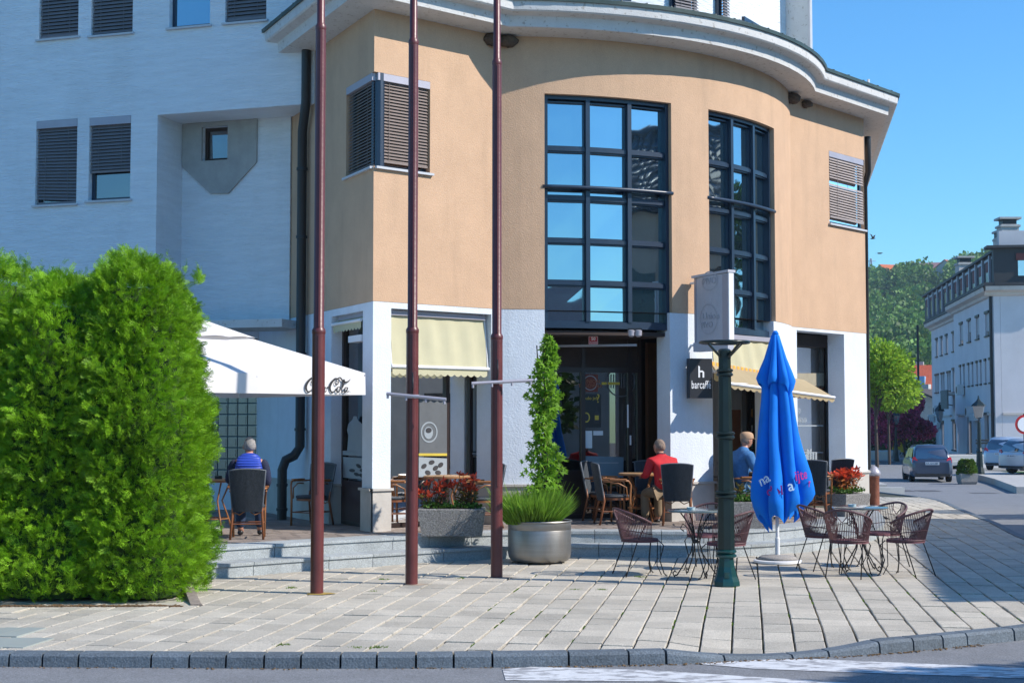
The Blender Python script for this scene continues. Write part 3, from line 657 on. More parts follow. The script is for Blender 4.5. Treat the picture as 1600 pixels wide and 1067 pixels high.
# concrete shield round the small window
sh = [(403, 178), (403, 253), (358, 303), (330, 303), (286, 262), (286, 180)]
P2 = [FWr.hit(x, y, .0) for x, y in sh]
holew = [(ws_[0], ws_[2]), (ws_[1], ws_[2]), (ws_[1], ws_[3]), (ws_[0], ws_[3])]
mb = MB()
def shield(u0, u1):
    # vertical strips so the opening stays free
    pass
zt = zr1 - .004; uL = P2[0][0]; uR = P2[4][0]
def zlow(u):
    pts = sorted([(P2[1][0], P2[1][1]), (P2[2][0], P2[2][1]), (P2[3][0], P2[3][1]), (P2[4][0], P2[4][1])])
    for a, b in zip(pts[:-1], pts[1:]):
        if a[0] <= u <= b[0]: t = (u - a[0]) / (b[0] - a[0]); return a[1] + (b[1] - a[1]) * t
    return pts[0][1] if u < pts[0][0] else pts[-1][1]
cu_ = sorted({uL, P2[2][0], P2[3][0], uR, ws_[0], ws_[1]})
for a, b in zip(cu_[:-1], cu_[1:]):
    segs = [(None, ws_[2]), (ws_[3], zt)] if ws_[0] - 1e-4 <= a and b <= ws_[1] + 1e-4 else [(None, zt)]
    for lo, hi in segs:
        la, lb_ = (zlow(a + 1e-5), zlow(b - 1e-5)) if lo is None else (lo, lo)
        q = [(*FWr(a, .0), la), (*FWr(b, .0), lb_), (*FWr(b, .035), lb_), (*FWr(a, .035), la)]
        mb.hexa([q[0], q[1], q[2], q[3], (*FWr(a, 0), hi), (*FWr(b, 0), hi), (*FWr(b, .035), hi), (*FWr(a, .035), hi)])
mb.build('concrete_shield', CONC, AP)
window(FWr, *ws_, AP, 0, rec=.08, box=0, sill=False, mu=(), fmat=INTER)
for i, (a, b, c, d) in enumerate(wl):
    cv = (.98, .62, .98, 1.0, 0, .96)[i]
    window(FW, a, b, c, d, AP, cv, .052 if i < 2 else .056, SLATG, (DGLASS, DGLASS, DGLASS, DGLASS, MIRR, DGLASS)[i], rec=.09, box=.12, skew=.05 if i == 0 else 0, boxmat=GREYAL)
# curtains
CURT = M('curtain', (.25, .33, .30), .9, .3, 3, stretch=(12, 12, .2))
mb = MB(); w_ = wl[1]; mb.fb(FW, w_[0] + .05, w_[1] - .05, w_[2] + .05, w_[3] - .1, -.24, -.22); mb.build('curtain', CURT, AP)
# ground floor under the slab: glass block screen and window strip
FG = Face(KL_, ang=162); GLB = glass('glass_block', (1, 1, 1), .07, .25, (.008, .03, .04), 0)
FRM = M('glass_block_mortar', (.07, .13, .15), .8, .1)
mb = MB(); wallgrid(mb, FG, 0, 9, .2, 3.3, [(.02, .92, .75, 2.55), (.02, .92, 2.72, 3.05)], .3); mb.build('wall', WHITE, AP)
mb = MB(); mb.fb(FG, .02, .92, .75, 2.55, -.16, -.06); GBP = mb.build('glass_block_screen', FRM, AP)
for i in range(5):
    for j in range(10):
        m0 = MB(); u = .03 + i * .178; z = .76 + j * .179; m0.fb(FG, u + .01, u + .168, z + .01, z + .168, -.15, -.045); m0.fb(FG, u + .03, u + .148, z + .03, z + .148, -.045, -.038); m0.build('glass_block', GLB, GBP)
mb = MB(); frame(mb, FG, .02, .92, 2.72, 3.05, .04, -.12, -.05, 1, (.30,)); W_ = mb.build('strip_window', NAVY, AP); mb = MB(); mb.fb(FG, .05, .9, 2.75, 3.02, -.1, -.09); mb.build('pane', DGLASS, W_)
# ---------------------------------------------------------------- shopfronts
def sfront(fn, u0, u1, z0, z1, off, mulls, name, nu=1, bars=(), doorz=None, fm=None):
    mb = MB(); w = .06; uw = w if nu == 1 else math.degrees(w / RR)
    frame(mb, fn, u0, u1, z0, z1, w, off - .08, off, nu, mulls)
    for z in bars: mb.fb(fn, u0 + uw, u1 - uw, z - .03, z + .03, off - .08, off - .004, nu)
    W = mb.build('shopfront', fm or FRD, BLD)
    c = [u0 + uw * .7, *mulls, u1 - uw * .7]
    for a, b in zip(c[:-1], c[1:]):
        mb = MB(); mb.fb(fn, a, b, z0 + w * .7, z1 - w * .7, off - .05, off - .042, nu); mb.build('pane', SHOPG, W)
    return W
FRD = M('dark_brown_frame', (.025, .014, .012), .4, .2, 4)
DECAL = M('frosted_print', (.28, .32, .35), .7, .05); DECALD = M('dark_print', (.03, .03, .035), .6, .1); GREYP = M('grey_panel', (.10, .11, .12), .7, .1)
YEL = M('yellow_print', (.55, .42, .05), .6, .1); REDP = M('red_print', (.45, .02, .02), .6, .1); PAPER = M('paper', (.62, .68, .70), .8, .05); BROWNP = M('maroon_panel', (.04, .012, .012), .5, .2)
def flat(fn, off, d=.004): return (lambda x, y: (*fn(x, off), y), lambda x, y: (*fn(x, off + d), y))
def decal(name, poly, fn, off, mat, par, d=.004): mb = MB(); mb.prism(poly, *flat(fn, off, d)); return mb.build(name, mat, par)
def rect(a, b, c, d): return [(a, c), (b, c), (b, d), (a, d)]
def ell(cx, cy, rx, ry, n=20, rot=0): return [(cx + rx * math.cos(t) * math.cos(rot) - ry * math.sin(t) * math.sin(rot), cy + rx * math.cos(t) * math.sin(rot) + ry * math.sin(t) * math.cos(rot)) for t in [2 * math.pi * k / n for k in range(n)]]
def ringmb(fn, off, cx, cy, r, w, n=28):
    mb = MB(); 
    for k in range(n):
        t0, t1 = 2 * math.pi * k / n, 2 * math.pi * (k + 1) / n
        mb.prism([(cx + r * math.cos(t0), cy + r * math.sin(t0)), (cx + r * math.cos(t1), cy + r * math.sin(t1)), (cx + (r - w) * math.cos(t1), cy + (r - w) * math.sin(t1)), (cx + (r - w) * math.cos(t0), cy + (r - w) * math.sin(t0))], *flat(fn, off))
    return mb
# left face shop window
WL = sfront(FL, uA, uB, GZ + .02, 3.15, -.16, (), 'l')
fx = lambda px, py: FL.hit(px, py)
def fpx(face, pts, off=0): return [face.hit(x, y, off) for x, y in pts]
decal('lower_panel', rect(uA + .06, uB - .06, GZ + .08, fx(540, 752)[1]), FL, -.155, BROWNP, WL)
decal('print_panel', rect(uA + .1, uB - .1, fx(540, 748)[1], fx(540, 715)[1]), FL, -.155, DECAL, WL)
decal('print_strip', rect(uA + .08, uB - .08, fx(540, 712)[1], fx(540, 705)[1]), FL, -.155, DECAL, WL)
fig = [(526, 706), (528, 680), (526, 672), (528, 662), (534, 656), (536, 650), (540, 650), (543, 657), (549, 662), (552, 672), (555, 680), (555, 694), (550, 694), (549, 700), (549, 706)]
decal('painted_figure', fpx(FL, fig), FL, -.155, DECAL, WL)
for x, y in ((534, 735), (544, 728), (541, 741), (550, 735), (549, 743)): decal('bean_print', [FL.hit(*q) for q in ell(x, y, 4.4, 2.6, 10, random.uniform(-.8, .8))], FL, -.149, DECALD, WL)
# right face shop window (cafe interior print, cup, beans)
OF1 = -.42
W1S = sfront(F1, uC - .1, uD + .25, GZ + .02, 3.19, OF1, (F1.hit(652, 600, OF1)[0], F1.hit(700, 600, OF1)[0], F1.hit(737, 600, OF1)[0]), 'm')
g1 = lambda x, y: F1.hit(x, y, OF1)
def d1(name, pts, mat, d=.004, o=0): return decal(name, [g1(*p) for p in pts], F1, OF1 + .001 + o, mat, W1S, d)
d1('coffee_print', [(655, 620), (698, 624), (698, 712), (655, 712)], GREYP)
mbr = ringmb(F1, OF1 + .006, *g1(670, 675), g1(683, 675)[0] - g1(670, 675)[0] + .0, .02); mbr.build('cup_ring', DECAL, W1S)
decal('cup_print', ell(*g1(669, 676), .075, .085, 16), F1, OF1 + .006, DECAL, W1S)
decal('coffee_spot', ell(*g1(669, 672), .05, .035, 14), F1, OF1 + .012, DECALD, W1S)
d1('print_strip', [(654, 708), (698, 708), (698, 712), (654, 712)], YEL, .006)
d1('bean_panel', [(654, 714), (698, 716), (698, 746), (654, 745)], DECAL)
for x, y in ((662, 728), (674, 722), (680, 731), (688, 726), (684, 738), (668, 738)): decal('bean_print', [g1(*q) for q in ell(x, y, 4.6, 3.4, 10, random.uniform(-.8, .8))], F1, OF1 + .007, DECALD, W1S)
d1('side_strip', [(739, 600), (746, 600), (746, 705), (739, 705)], DECAL)
d1('bean_panel', [(742, 714), (768, 716), (768, 748), (742, 746)], GREYP)
d1('print_strip', [(738, 707), (768, 709), (768, 712), (738, 710)], DECAL)
d1('painted_figure', [(743, 707), (744, 696), (747, 686), (750, 683), (753, 689), (756, 694), (757, 701), (758, 708)], DECAL)
for k, (tx, yy) in enumerate((('BARISTA', 622), ('DOLCE...', 627), ('kava na', 638), ('zalogo', 642), ('vsak dan', 652))):
    u, z = g1(758, yy); text_on(tx, lambda x, y, zz, u=u, z=z: (*F1(u + x, OF1 + .01 + zz), z + y), .05, DECAL, W1S)
for y0 in (632, 647, 650, 657): d1('print_line', [(748, y0), (768, y0 + .8), (768, y0 + 1.8), (748, y0 + 1)], DECAL)
# roller awning on the right face
AWY = M('cream_awning_cloth', (.64, .60, .40), .85, .05, 3, trans=.25); AWW = M('white_awning_bar', (.75, .76, .78), .4, .03)
def awning_drop(fn, u0, u1, z0, z1, o0, o1, label, parent_loc, nu=24, wav=.016, scal=10, half=None, val=.1):
    E = empty('awning', parent_loc, 0, label, 'awning')
    mb = MB(); rows = []
    for j in range(7):
        t = j / 6; z = z1 + (z0 - z1) * t
        rows.append([(*fn(u0 + (u1 - u0) * i / nu, o0 + (o1 - o0) * t + wav * math.sin(i * 1.3 + 1) * math.sin(t * 3)), z) for i in range(nu + 1)])
    mb.sheet(rows); mb.build('cloth', AWY, E, True)
    mb = MB(); n = scal * 6; r = []
    for j in range(2): r.append([(*fn(u0 + (u1 - u0) * i / n, o1 + .012), z0 - .02 - (0 if j == 0 else val * (.72 + .28 * abs(math.sin(math.pi * i / 6))))) for i in range(n + 1)])
    mb.sheet(r); mb.build('valance', AWY, E)
    mb = MB(); mb.tube([(*fn(u0 - .02, o1 + .02), z0), (*fn(u1 + .02, o1 + .02), z0)], .022, 8); mb.build('front_bar', AWW, E, 40)
    mb = MB(); mb.fb(fn, u0, u1, z1 - .02, z1 + .05, o0 - .06, o0 + .04, 1); mb.build('roller_box', BLACKM if 0 else GREYAL, E)
    for u in (u0 - .012, u1 + .012): 
        mb = MB(); mb.tube([(*fn(u, o0), z1), (*fn(u, o1 + .01), z0)], .01, 6); mb.build('side_guide', AWW, E)
    return E
a0, a1 = F1.hit(616, 570)[0], F1.hit(764, 570)[0]
awning_drop(F1, a0, a1, F1.hit(690, 574)[1], 3.13, -.12, -.05, 'long cream roller awning over the shop window between the corner pillar and third flagpole', (*F1((a0 + a1) / 2), 3.1), scal=14)
b0, b1 = FL.hit(564, 500)[0], FL.hit(519, 500)[0]
awning_drop(FL, b0 + .02, b1 - .02, FL.hit(540, 504)[1], 3.13, -.12, -.02, 'short cream roller awning in the narrow shaded window behind the first flagpole', (*FL((b0 + b1) / 2), 3.1), scal=9)
mb = MB(); mb.fb(FL, uA + .02, uA + .5, FL.hit(550, 535)[1], FL.hit(550, 525)[1], -.12, .02); o = mb.build('air_curtain', AWW, BLD)
# entrance under the bow
def ent(u, o=0): 
    return arc(u, o)
EO = -1.0; CHa = Vector(arc(8, EO)); 
FE = Face(arc(5, EO), arc(31, EO)); 
ex = lambda x, y: FE.hit(x, y)
LE = math.dist(arc(5, EO), arc(31, EO))
u_ = [ex(x, 700)[0] for x in (905, 912, 985, 1043)]
mb = MB(); frame(mb, FE, -.2, LE + .1, .3, 3.2, .06, -.1, 0, 1, (u_[1], u_[2])); mb.fb(FE, -.14, LE + .04, ex(950, 582)[1], ex(950, 574)[1], -.1, -.003); mb.fb(FE, -.14, u_[1] - .03, .36, 1.0, -.06, -.02)
ENT = mb.build('entrance_door', FRD, BLD)
for a, b in ((-.17, u_[1] - .01), (u_[1] + .01, u_[2] - .01), (u_[2] + .01, LE + .07)):
    mb = MB(); mb.fb(FE, a, b, .34, ex(950, 582)[1], -.06, -.052); mb.build('pane', SHOPG, ENT)
mb = MB(); mb.fb(FE, -.17, LE + .07, ex(950, 574)[1], 3.17, -.06, -.02); mb.build('panel', INTER, ENT)
for x in (979, 983): mb = MB(); p = ex(x, 650); q = ex(x, 632 if x < 980 else 680); r_ = ex(x, 668 if x < 980 else 695); mb.tube([(*FE(p[0], .05), q[1]), (*FE(p[0], .05), r_[1])], .014, 6); mb.build('handle', AWW, ENT)
def dE(name, pts, mat, d=.004): return decal(name, [ex(*p) for p in pts], FE, -.05 if name != 'x' else 0, mat, ENT, d)
dE('red_sticker', [(911, 584), (936, 585), (936, 612), (911, 612)], M('faded_red_sticker', (.16, .03, .015), .6, .2))
ringmb(FE, -.044, *ex(924, 598), .11, .012).build('ring_print', DECAL, ENT)
for tx, xx, yy, hgt in (('UNION', 926, 596, .08), ('TRGOVINA', 924, 603, .075)):
    u, z = ex(xx, yy); text_on(tx, lambda x, y, zz, u=u, z=z: (*FE(u + x, -.04 + zz), z + y), hgt, M('faded_orange_print', (.30, .12, .06), .6), ENT)
for x in range(948, 996, 4):
    if 978 < x < 988: continue
    dE('bar_print', [(x, 584 + abs(x - 970) * .1), (x + 1.6, 584), (x + 1.6, 606), (x, 606)], GREYP)
dE('yellow_band', [(942, 597), (970, 597), (970, 601), (942, 601)], YEL, .007)
ringmb(FE, -.044, *ex(972, 596), .23, .015).build('ring_print', GREYP, ENT)
dE('poster', [(911, 615), (941, 616), (941, 668), (911, 668)], M('black_poster', (.012, .012, .014), .4))
for tx, xx, yy, hgt in (('?', 936, 623, .18), ('kdo je?', 925, 622, .07)):
    u, z = ex(xx, yy); text_on(tx, lambda x, y, zz, u=u, z=z: (*FE(u + x, -.04 + zz), z + y), hgt, YEL, ENT)
decal('round_print', ell(*ex(917.5, 652), .06, .075), FE, -.045, YEL, ENT); decal('round_print', ell(*ex(917.5, 652), .04, .055), FE, -.04, DECALD, ENT)
dE('bottle_print', [(930, 662), (929, 648), (933, 640), (933, 634), (935, 634), (935, 640), (939, 648), (938, 662)], DECALD, .008)
dE('bottle_label', [(931, 656), (931, 649), (937, 649), (937, 656)], YEL, .012)
dE('notice', [(912, 673), (927, 673), (927, 700), (912, 700)], PAPER); dE('notice', [(929, 673), (944, 673), (944, 680), (929, 680)], PAPER)
dE('frosted_band', [(911, 712), (976, 714), (976, 746), (911, 745)], M('frosted_film', (.14, .2, .24), .6, .1))
dE('white_line', [(930, 722), (968, 722), (968, 724), (930, 724)], DECAL, .007); dE('white_line', [(988, 721), (1040, 721), (1040, 722.5), (988, 722.5)], DECAL, .007)
# ceiling strip, spot fixture and house number under the bow
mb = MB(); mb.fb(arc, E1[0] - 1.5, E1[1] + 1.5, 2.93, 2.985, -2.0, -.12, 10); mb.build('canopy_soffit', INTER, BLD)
mb = MB(); a = G(872, 540, 2.62); mb.hexa([(*D(872, 541, 21.3)[:2], 2.79), (*D(995, 546, 21.0)[:2], 2.79), (*D(995, 546, 21.08)[:2], 2.79), (*D(872, 541, 21.38)[:2], 2.79), (*D(872, 541, 21.3)[:2], 2.82), (*D(995, 546, 21.0)[:2], 2.82), (*D(995, 546, 21.08)[:2], 2.82), (*D(872, 541, 21.38)[:2], 2.82)])
mb.build('lintel_strip', GREYAL, BLD)
HN = empty('house_number_sign', D(927, 532, 20.95), 0, 'small red enamel house number plate 50 hanging above the cafe entrance', 'sign')
c = D(927, 531.5, 20.95); mb = MB(); mb.box(c, (.135, .012, .115)); mb.build('plate', M('red_enamel', (.45, .01, .015), .35), HN)
WH = M('white_lettering', (.82, .82, .82), .6, .02)
text_on('50', lambda x, y, z: (c.x + x, c.y - .008 - z, c.z + .018 + y), .062, WH, HN, bold=.001)
text_on('TRG SVOBODE', lambda x, y, z: (c.x + x, c.y - .008 - z, c.z - .032 + y), .02, WH, HN, wmax=.1)
for sx, sz, szx, szz in ((0, .052, .125, .004), (0, -.052, .125, .004), (-.0625, 0, .004, .1), (.0625, 0, .004, .1)): mb = MB(); mb.box((c.x + sx, c.y - .008, c.z + sz), (szx, .004, szz)); mb.build('border', WH, HN)
SPL = empty('floodlight', D(992, 520, 20.6), 0, 'small double spotlight fixture under the bowed window sill', 'light'); c2 = D(992, 520, 20.62)
for dx in (-.05, .05): mb = MB(); mb.lathe([(.02, 0), (.045, .02), (.05, .09), (.03, .1)], (c2.x + dx, c2.y, c2.z - .06), 12); mb.build('lamp_head', GREYAL, SPL, 40)
mb = MB(); mb.box((c2.x, c2.y, c2.z + .05), (.2, .03, .03)); mb.build('bracket', BLACKM, SPL)
# shopfront in the second arc opening: brown wood, door, orange things
FO = Face(arc(36, -.75), arc(63, -.75)); ox = lambda x, y: FO.hit(x, y); LO = math.dist(arc(36, -.75), arc(63, -.75))
mb = MB(); m1, m2 = ox(1172, 650)[0], ox(1180, 650)[0]; frame(mb, FO, -.1, LO + .4, .3, 2.95, .06, -.08, 0, 1, (m1, m2)); SO = mb.build('shopfront', FRD, BLD)
mb = MB(); mb.fb(FO, 0, m1, .35, 2.9, -.35, -.3); mb.build('wood_panel', WOODI, SO)
for a, b in ((-.07, m1), (m1, m2), (m2, LO + .37)): mb = MB(); mb.fb(FO, a, b, .34, 2.9, -.05, -.042); mb.build('pane', SHOPG, SO)
def dO(name, pts, mat, d=.004): return decal(name, [ox(*p) for p in pts], FO, -.035, mat, SO, d)
decal('round_sticker', ell(*ox(1178, 645), .07, .07), FO, -.03, M('amber_print', (.5, .25, .05), .6), SO); dO('cyan_notice', [(1174, 682), (1182, 682), (1182, 700), (1174, 700)], M('cyan_print', (.05, .4, .5), .6)); dO('notice', [(1175, 664), (1181, 664), (1181, 674), (1175, 674)], PAPER)
dO('wood_door', [(1133, 640), (1160, 640), (1160, 770), (1133, 770)], WOODI, .002)
# shopfront in the right flat wall: wheat ears, letters, curtain
OF2 = -.45; r2 = lambda x, y: F2.hit(x, y, OF2)
S2 = sfront(F2, uE - .2, r2(1290, 600)[0], GZ + .02, 3.2, OF2, (r2(1262, 600)[0],) if 0 else (), 'r', bars=())
def d2(name, pts, mat, d=.004): return decal(name, [r2(*p) for p in pts], F2, OF2 + .001, mat, S2, d)
d2('cream_curtain', [(1245, 583), (1287, 583), (1287, 603), (1245, 603)], M('cream_film', (.30, .27, .20), .8)); d2('brown_band', [(1245, 605), (1287, 605), (1287, 622), (1245, 622)], M('brick_film', (.12, .04, .02), .8))
mb = MB()
for x0, y0, x1, y1 in ((1247, 640, 1286, 690), (1247, 690, 1286, 640)):
    p, q = r2(x0, y0), r2(x1, y1); mb.tube([(*F2(p[0], OF2 - .1), p[1]), (*F2(q[0], OF2 - .1), q[1])], .018, 5)
mb.build('inner_brace', GREYP, S2, kind='stuff')
d2('white_line', [(1245, 664), (1286, 664), (1286, 666), (1245, 666)], DECAL); d2('white_line', [(1245, 706), (1286, 706), (1286, 707.5), (1245, 707.5)], DECAL)
for cx_, hh in ((1264, 24), (1272.5, 17), (1257, 15)):
    for k in range(4):
        for sgn in (-1, 1):
            yy = 722 - hh * .25 - k * hh * .17; decal('wheat_ear_print', [r2(*q) for q in ell(cx_ + sgn * 2.2, yy, 1.5, hh * .12, 8, sgn * .45)], F2, OF2 + .003, DECAL, S2)
for tx, yy, xx, hgt in (('O', 642, 1248, .12), ('PEKARNA', 657, 1247, .13)):
    u, z = r2(xx, yy); text_on(tx, lambda x, y, zz, u=u, z=z: (*F2(u + x, OF2 + .01 + zz), z + y), hgt, DECAL, S2)
mb = MB(); mb.fb(F2, uE, uF, 3.0, 3.2, OF2 - .2, -.33); mb.build('lintel', INTER, BLD)
c3 = D(1318, 529, 24.6)
# awnings over the second arc opening and the projecting one
FA = Face(arc(39, -.02), arc(60, -.02)); LA = math.dist(arc(39), arc(60))
awning_drop(FA, .03, LA - .03, D(1160, 582, 21.8).z, 2.96, -.03, .02, 'cream roller awning hanging below the narrower bowed window', (*FA(LA / 2), 2.9), scal=10, val=.12, wav=.03)
PA = empty('projecting_awning', (3.9, 21.3, 2.4), 0, 'projecting cream awning with scalloped edge, behind the closed blue parasol', 'awning')
TAN = M('tan_awning_cloth', (.50, .40, .24), .85, .05, 3, trans=.3); STR = M('awning_stripe_orange', (.75, .33, .04), .85, .05)
bA = Vector(FA(-.15, .1)); bB = Vector(FA(LA + .75, .1)); q0 = D(1133, 598, 20.75); q1 = D(1304, 621, 22.15)
b0 = Vector((bA.x, bA.y, q0.z + .30)); b1 = Vector((bB.x, bB.y, q1.z + .30))
mb = MB(); mb.sheet([[b0.lerp(b1, i / 16) for i in range(17)], [q0.lerp(q1, i / 16) for i in range(17)]]); mb.build('cloth', TAN, PA)
mb = MB(); mb.tube([q0, q1], .022, 6); mb.build('front_bar', AWW, PA, 40)
mb = MB(); n = 72; mb.sheet([[q0.lerp(q1, i / n) + Vector((0, 0, -.01)) for i in range(n + 1)], [q0.lerp(q1, i / n) + Vector((0, 0, -.05 - .03 * abs(math.sin(math.pi * i / 4)))) for i in range(n + 1)]]); mb.build('valance', TAN, PA)
mb = MB(); mb.sheet([[b0.lerp(b1, i / 72 * .5) + Vector((0, -.05, .02)) for i in range(73)], [b0.lerp(b1, i / 72 * .5) + Vector((.0, -.1, -.06 - .03 * abs(math.sin(math.pi * i / 6)))) for i in range(73)]]); mb.build('upper_valance', TAN, PA)
for i in range(12):
    mb = MB(); a = b0.lerp(b1, (i * 6 + 1.2) / 72 * .5); b = b0.lerp(b1, (i * 6 + 4.2) / 72 * .5); o_ = Vector((0, -.006, 0))
    mb.add([a + Vector((0, -.05, .02)) + o_, b + Vector((0, -.05, .02)) + o_, b + Vector((0, -.1, -.06)) + o_, a + Vector((0, -.1, -.06)) + o_], [(0, 1, 2, 3)]); mb.build('stripe', STR, PA)
for t in (.08, .92): mb = MB(); m_ = b0.lerp(b1, t) + Vector((0, 0, -.25)); e_ = q0.lerp(q1, t); k_ = m_.lerp(e_, .5) + Vector((.3 if t < .5 else -.3, 0, -.02)); mb.tube([m_, k_, e_], .018, 6); mb.build('folding_arm', AWW, PA)
# projecting light box and barcaffe plate on the pillar
PH = 34.3; nr = Vector(arc(PH, 1)) - Vector(arc(PH, 0)); tg = Vector((nr.y, -nr.x)) * -1
base = Vector(arc(PH, 0)); LBX = M('lightbox_face', (.46, .47, .52), .5, .05); LBE = M('lightbox_edge', (.78, .80, .82), .4, .03)
zlo, zhi = D(1120, 534, 20.8).z, D(1120, 432, 20.8).z
SG = empty('lightbox_sign', (base.x, base.y, zlo), 0, 'grey curved light box sign projecting from the pillar behind the lamp post', 'sign')
def lb(a, t, z): q = base + nr * a + tg * t; return (q.x, q.y, z)
o_in, o_out = .12, .83
mb = MB(); n = 8; rows = []
for i in range(n + 1):
    a = o_in + (o_out - o_in) * i / n; b_ = .04 + .035 * math.sin(math.pi * i / n); rows.append([lb(a, -b_, zlo), lb(a, -b_, zhi + .02 * i / n), lb(a, b_, zhi + .02 * i / n), lb(a, b_, zlo)])
mb.sheet(rows, close=True); mb.f += [(0, 1, 2, 3), tuple(n * 4 + k for k in (3, 2, 1, 0))]; mb.mi += [0, 0]; mb.build('box', LBX, SG)
def lf(a, z): return lb(o_in + a, -(.041 + .035 * math.sin(math.pi * a / (o_out - o_in))), z)
for (a0_, a1_, z0_, z1_) in ((0, .05, zlo, zhi), (o_out - o_in - .1, o_out - o_in, zlo, zhi)):
    mb = MB(); mb.hexa([lf(a0_, z0_), lf(a1_, z0_), lb(o_in + a1_, -.02, z0_), lb(o_in + a0_, -.02, z0_), lf(a0_, z1_), lf(a1_, z1_), lb(o_in + a1_, -.02, z1_), lb(o_in + a0_, -.02, z1_)]); 
    for k in range(8): v = Vector(mb.v[k]); 
    mb.v = [(Vector(v) - Vector((tg.x, tg.y, 0)) * .006)[:] for v in mb.v]; mb.build('edge_trim', NAVY if 0 else GREYAL, SG)
mb = MB(); mb.hexa([lb(o_out, -.045, zlo - .0), lb(o_out + .02, -.045, zlo), lb(o_out + .02, .045, zlo), lb(o_out, .045, zlo), lb(o_out, -.045, zhi + .03), lb(o_out + .02, -.045, zhi + .03), lb(o_out + .02, .045, zhi + .03), lb(o_out, .045, zhi + .03)]); mb.build('front_edge', LBE, SG)
mb = MB(); mb.hexa([lb(o_in - .01, -.09, zhi + .0), lb(o_out + .03, -.07, zhi + .03), lb(o_out + .03, .07, zhi + .03), lb(o_in - .01, .09, zhi), lb(o_in - .01, -.09, zhi + .035), lb(o_out + .03, -.07, zhi + .065), lb(o_out + .03, .07, zhi + .065), lb(o_in - .01, .09, zhi + .035)]); mb.build('cap', LBX, SG)
mb = MB(); mb.hexa([lb(o_in, -.07, zlo - .13), lb(o_out, -.055, zlo - .13), lb(o_out, .055, zlo - .13), lb(o_in, .07, zlo - .13), lb(o_in, -.07, zlo), lb(o_out, -.055, zlo), lb(o_out, .055, zlo), lb(o_in, .07, zlo)]); mb.build('base', LBX, SG)
for z in (zhi - .06, zlo - .03): mb = MB(); mb.tube([lb(0, 0, z), lb(o_in, 0, z)], .02, 6); mb.tube([lb(-.02, -.06, z), lb(-.02, .06, z)], .03, 6) if 0 else None; mb.build('bracket', AWW, SG)
EMB = M('faint_emboss', (.40, .41, .455), .5)
for (zc_, w_, h_, ac) in ((zlo + .86, .17, .14, .36), (zlo + .32, .19, .22, .33)):
    mb = MB(); n = 24; cs = ell(ac, zc_, w_, h_, n); ci = ell(ac, zc_, w_ - .018, h_ - .018, n)
    for k in range(n): j = (k + 1) % n; q = [lf(*cs[k]), lf(*cs[j]), lf(*ci[j]), lf(*ci[k])]; q = [(Vector(v) - Vector((tg.x, tg.y, 0)) * .004)[:] for v in q]; mb.add(q, [(0, 1, 2, 3)])
    mb.build('ring_emboss', EMB, SG)
for tx, zc_, hgt, ac in (('PIVO', zlo + .86, .13, .36), ('Union', zlo + .36, .14, .38), ('PIVO', zlo + .24, .12, .3)):
    text_on(tx, lambda x, y, z, zc_=zc_, ac=ac: tuple(Vector(lf(min(.7, max(0, ac + x)), zc_ + y)) - Vector((tg.x, tg.y, 0)) * (.005 + z)), hgt, EMB, SG)
# plate
PP = 32.6; FP = Face(arc(PP, 0), (Vector(arc(PP, 0)) + Vector((math.cos(R(PP - 14)), math.sin(R(PP - 14)))))[:2] if 0 else tuple(Vector(arc(PP, 0)) + Vector((math.cos(R(18)), math.sin(R(18))))))
pc = Vector(FP(0)); 
FP = Face((D(1075, 590, 20.95).x, 20.95), ang=16); pu0 = FP.hit(1078, 590)[0]; pu1 = FP.hit(1113, 590)[0]; pz0, pz1 = FP.hit(1095, 622)[1], FP.hit(1095, 560)[1]
PB = empty('wall_plate', (*FP((pu0 + pu1) / 2), pz0), 0, 'black square plate with white coffee brand lettering on the white pillar', 'sign')
mb = MB(); mb.fb(FP, pu0, pu1, pz0, pz1, -.12, 0); mb.build('board', M('black_board', (.022, .022, .026), .4, .1), PB)
um = (pu0 + pu1) / 2; s_ = (pu1 - pu0)
text_on('barcaffé', lambda x, y, z: (*FP(um + x * 1, .004 + z), pz0 + (pz1 - pz0) * .33 + y * 1.9), .085, WH, PB, bold=.0008, wmax=s_ * .86, space=1.1)
mb = MB(); z_ = pz0 + (pz1 - pz0) * .52; mb.prism([(um - .045, z_), (um - .045, z_ + .17), (um - .02, z_ + .155), (um - .02, z_ + .1), (um + .02, z_ + .1), (um + .045, z_ + .08), (um + .045, z_), (um + .02, z_), (um + .02, z_ + .075), (um - .02, z_ + .075), (um - .02, z_)], *flat(FP, .002, .004)); mb.build('emblem', WH, PB)
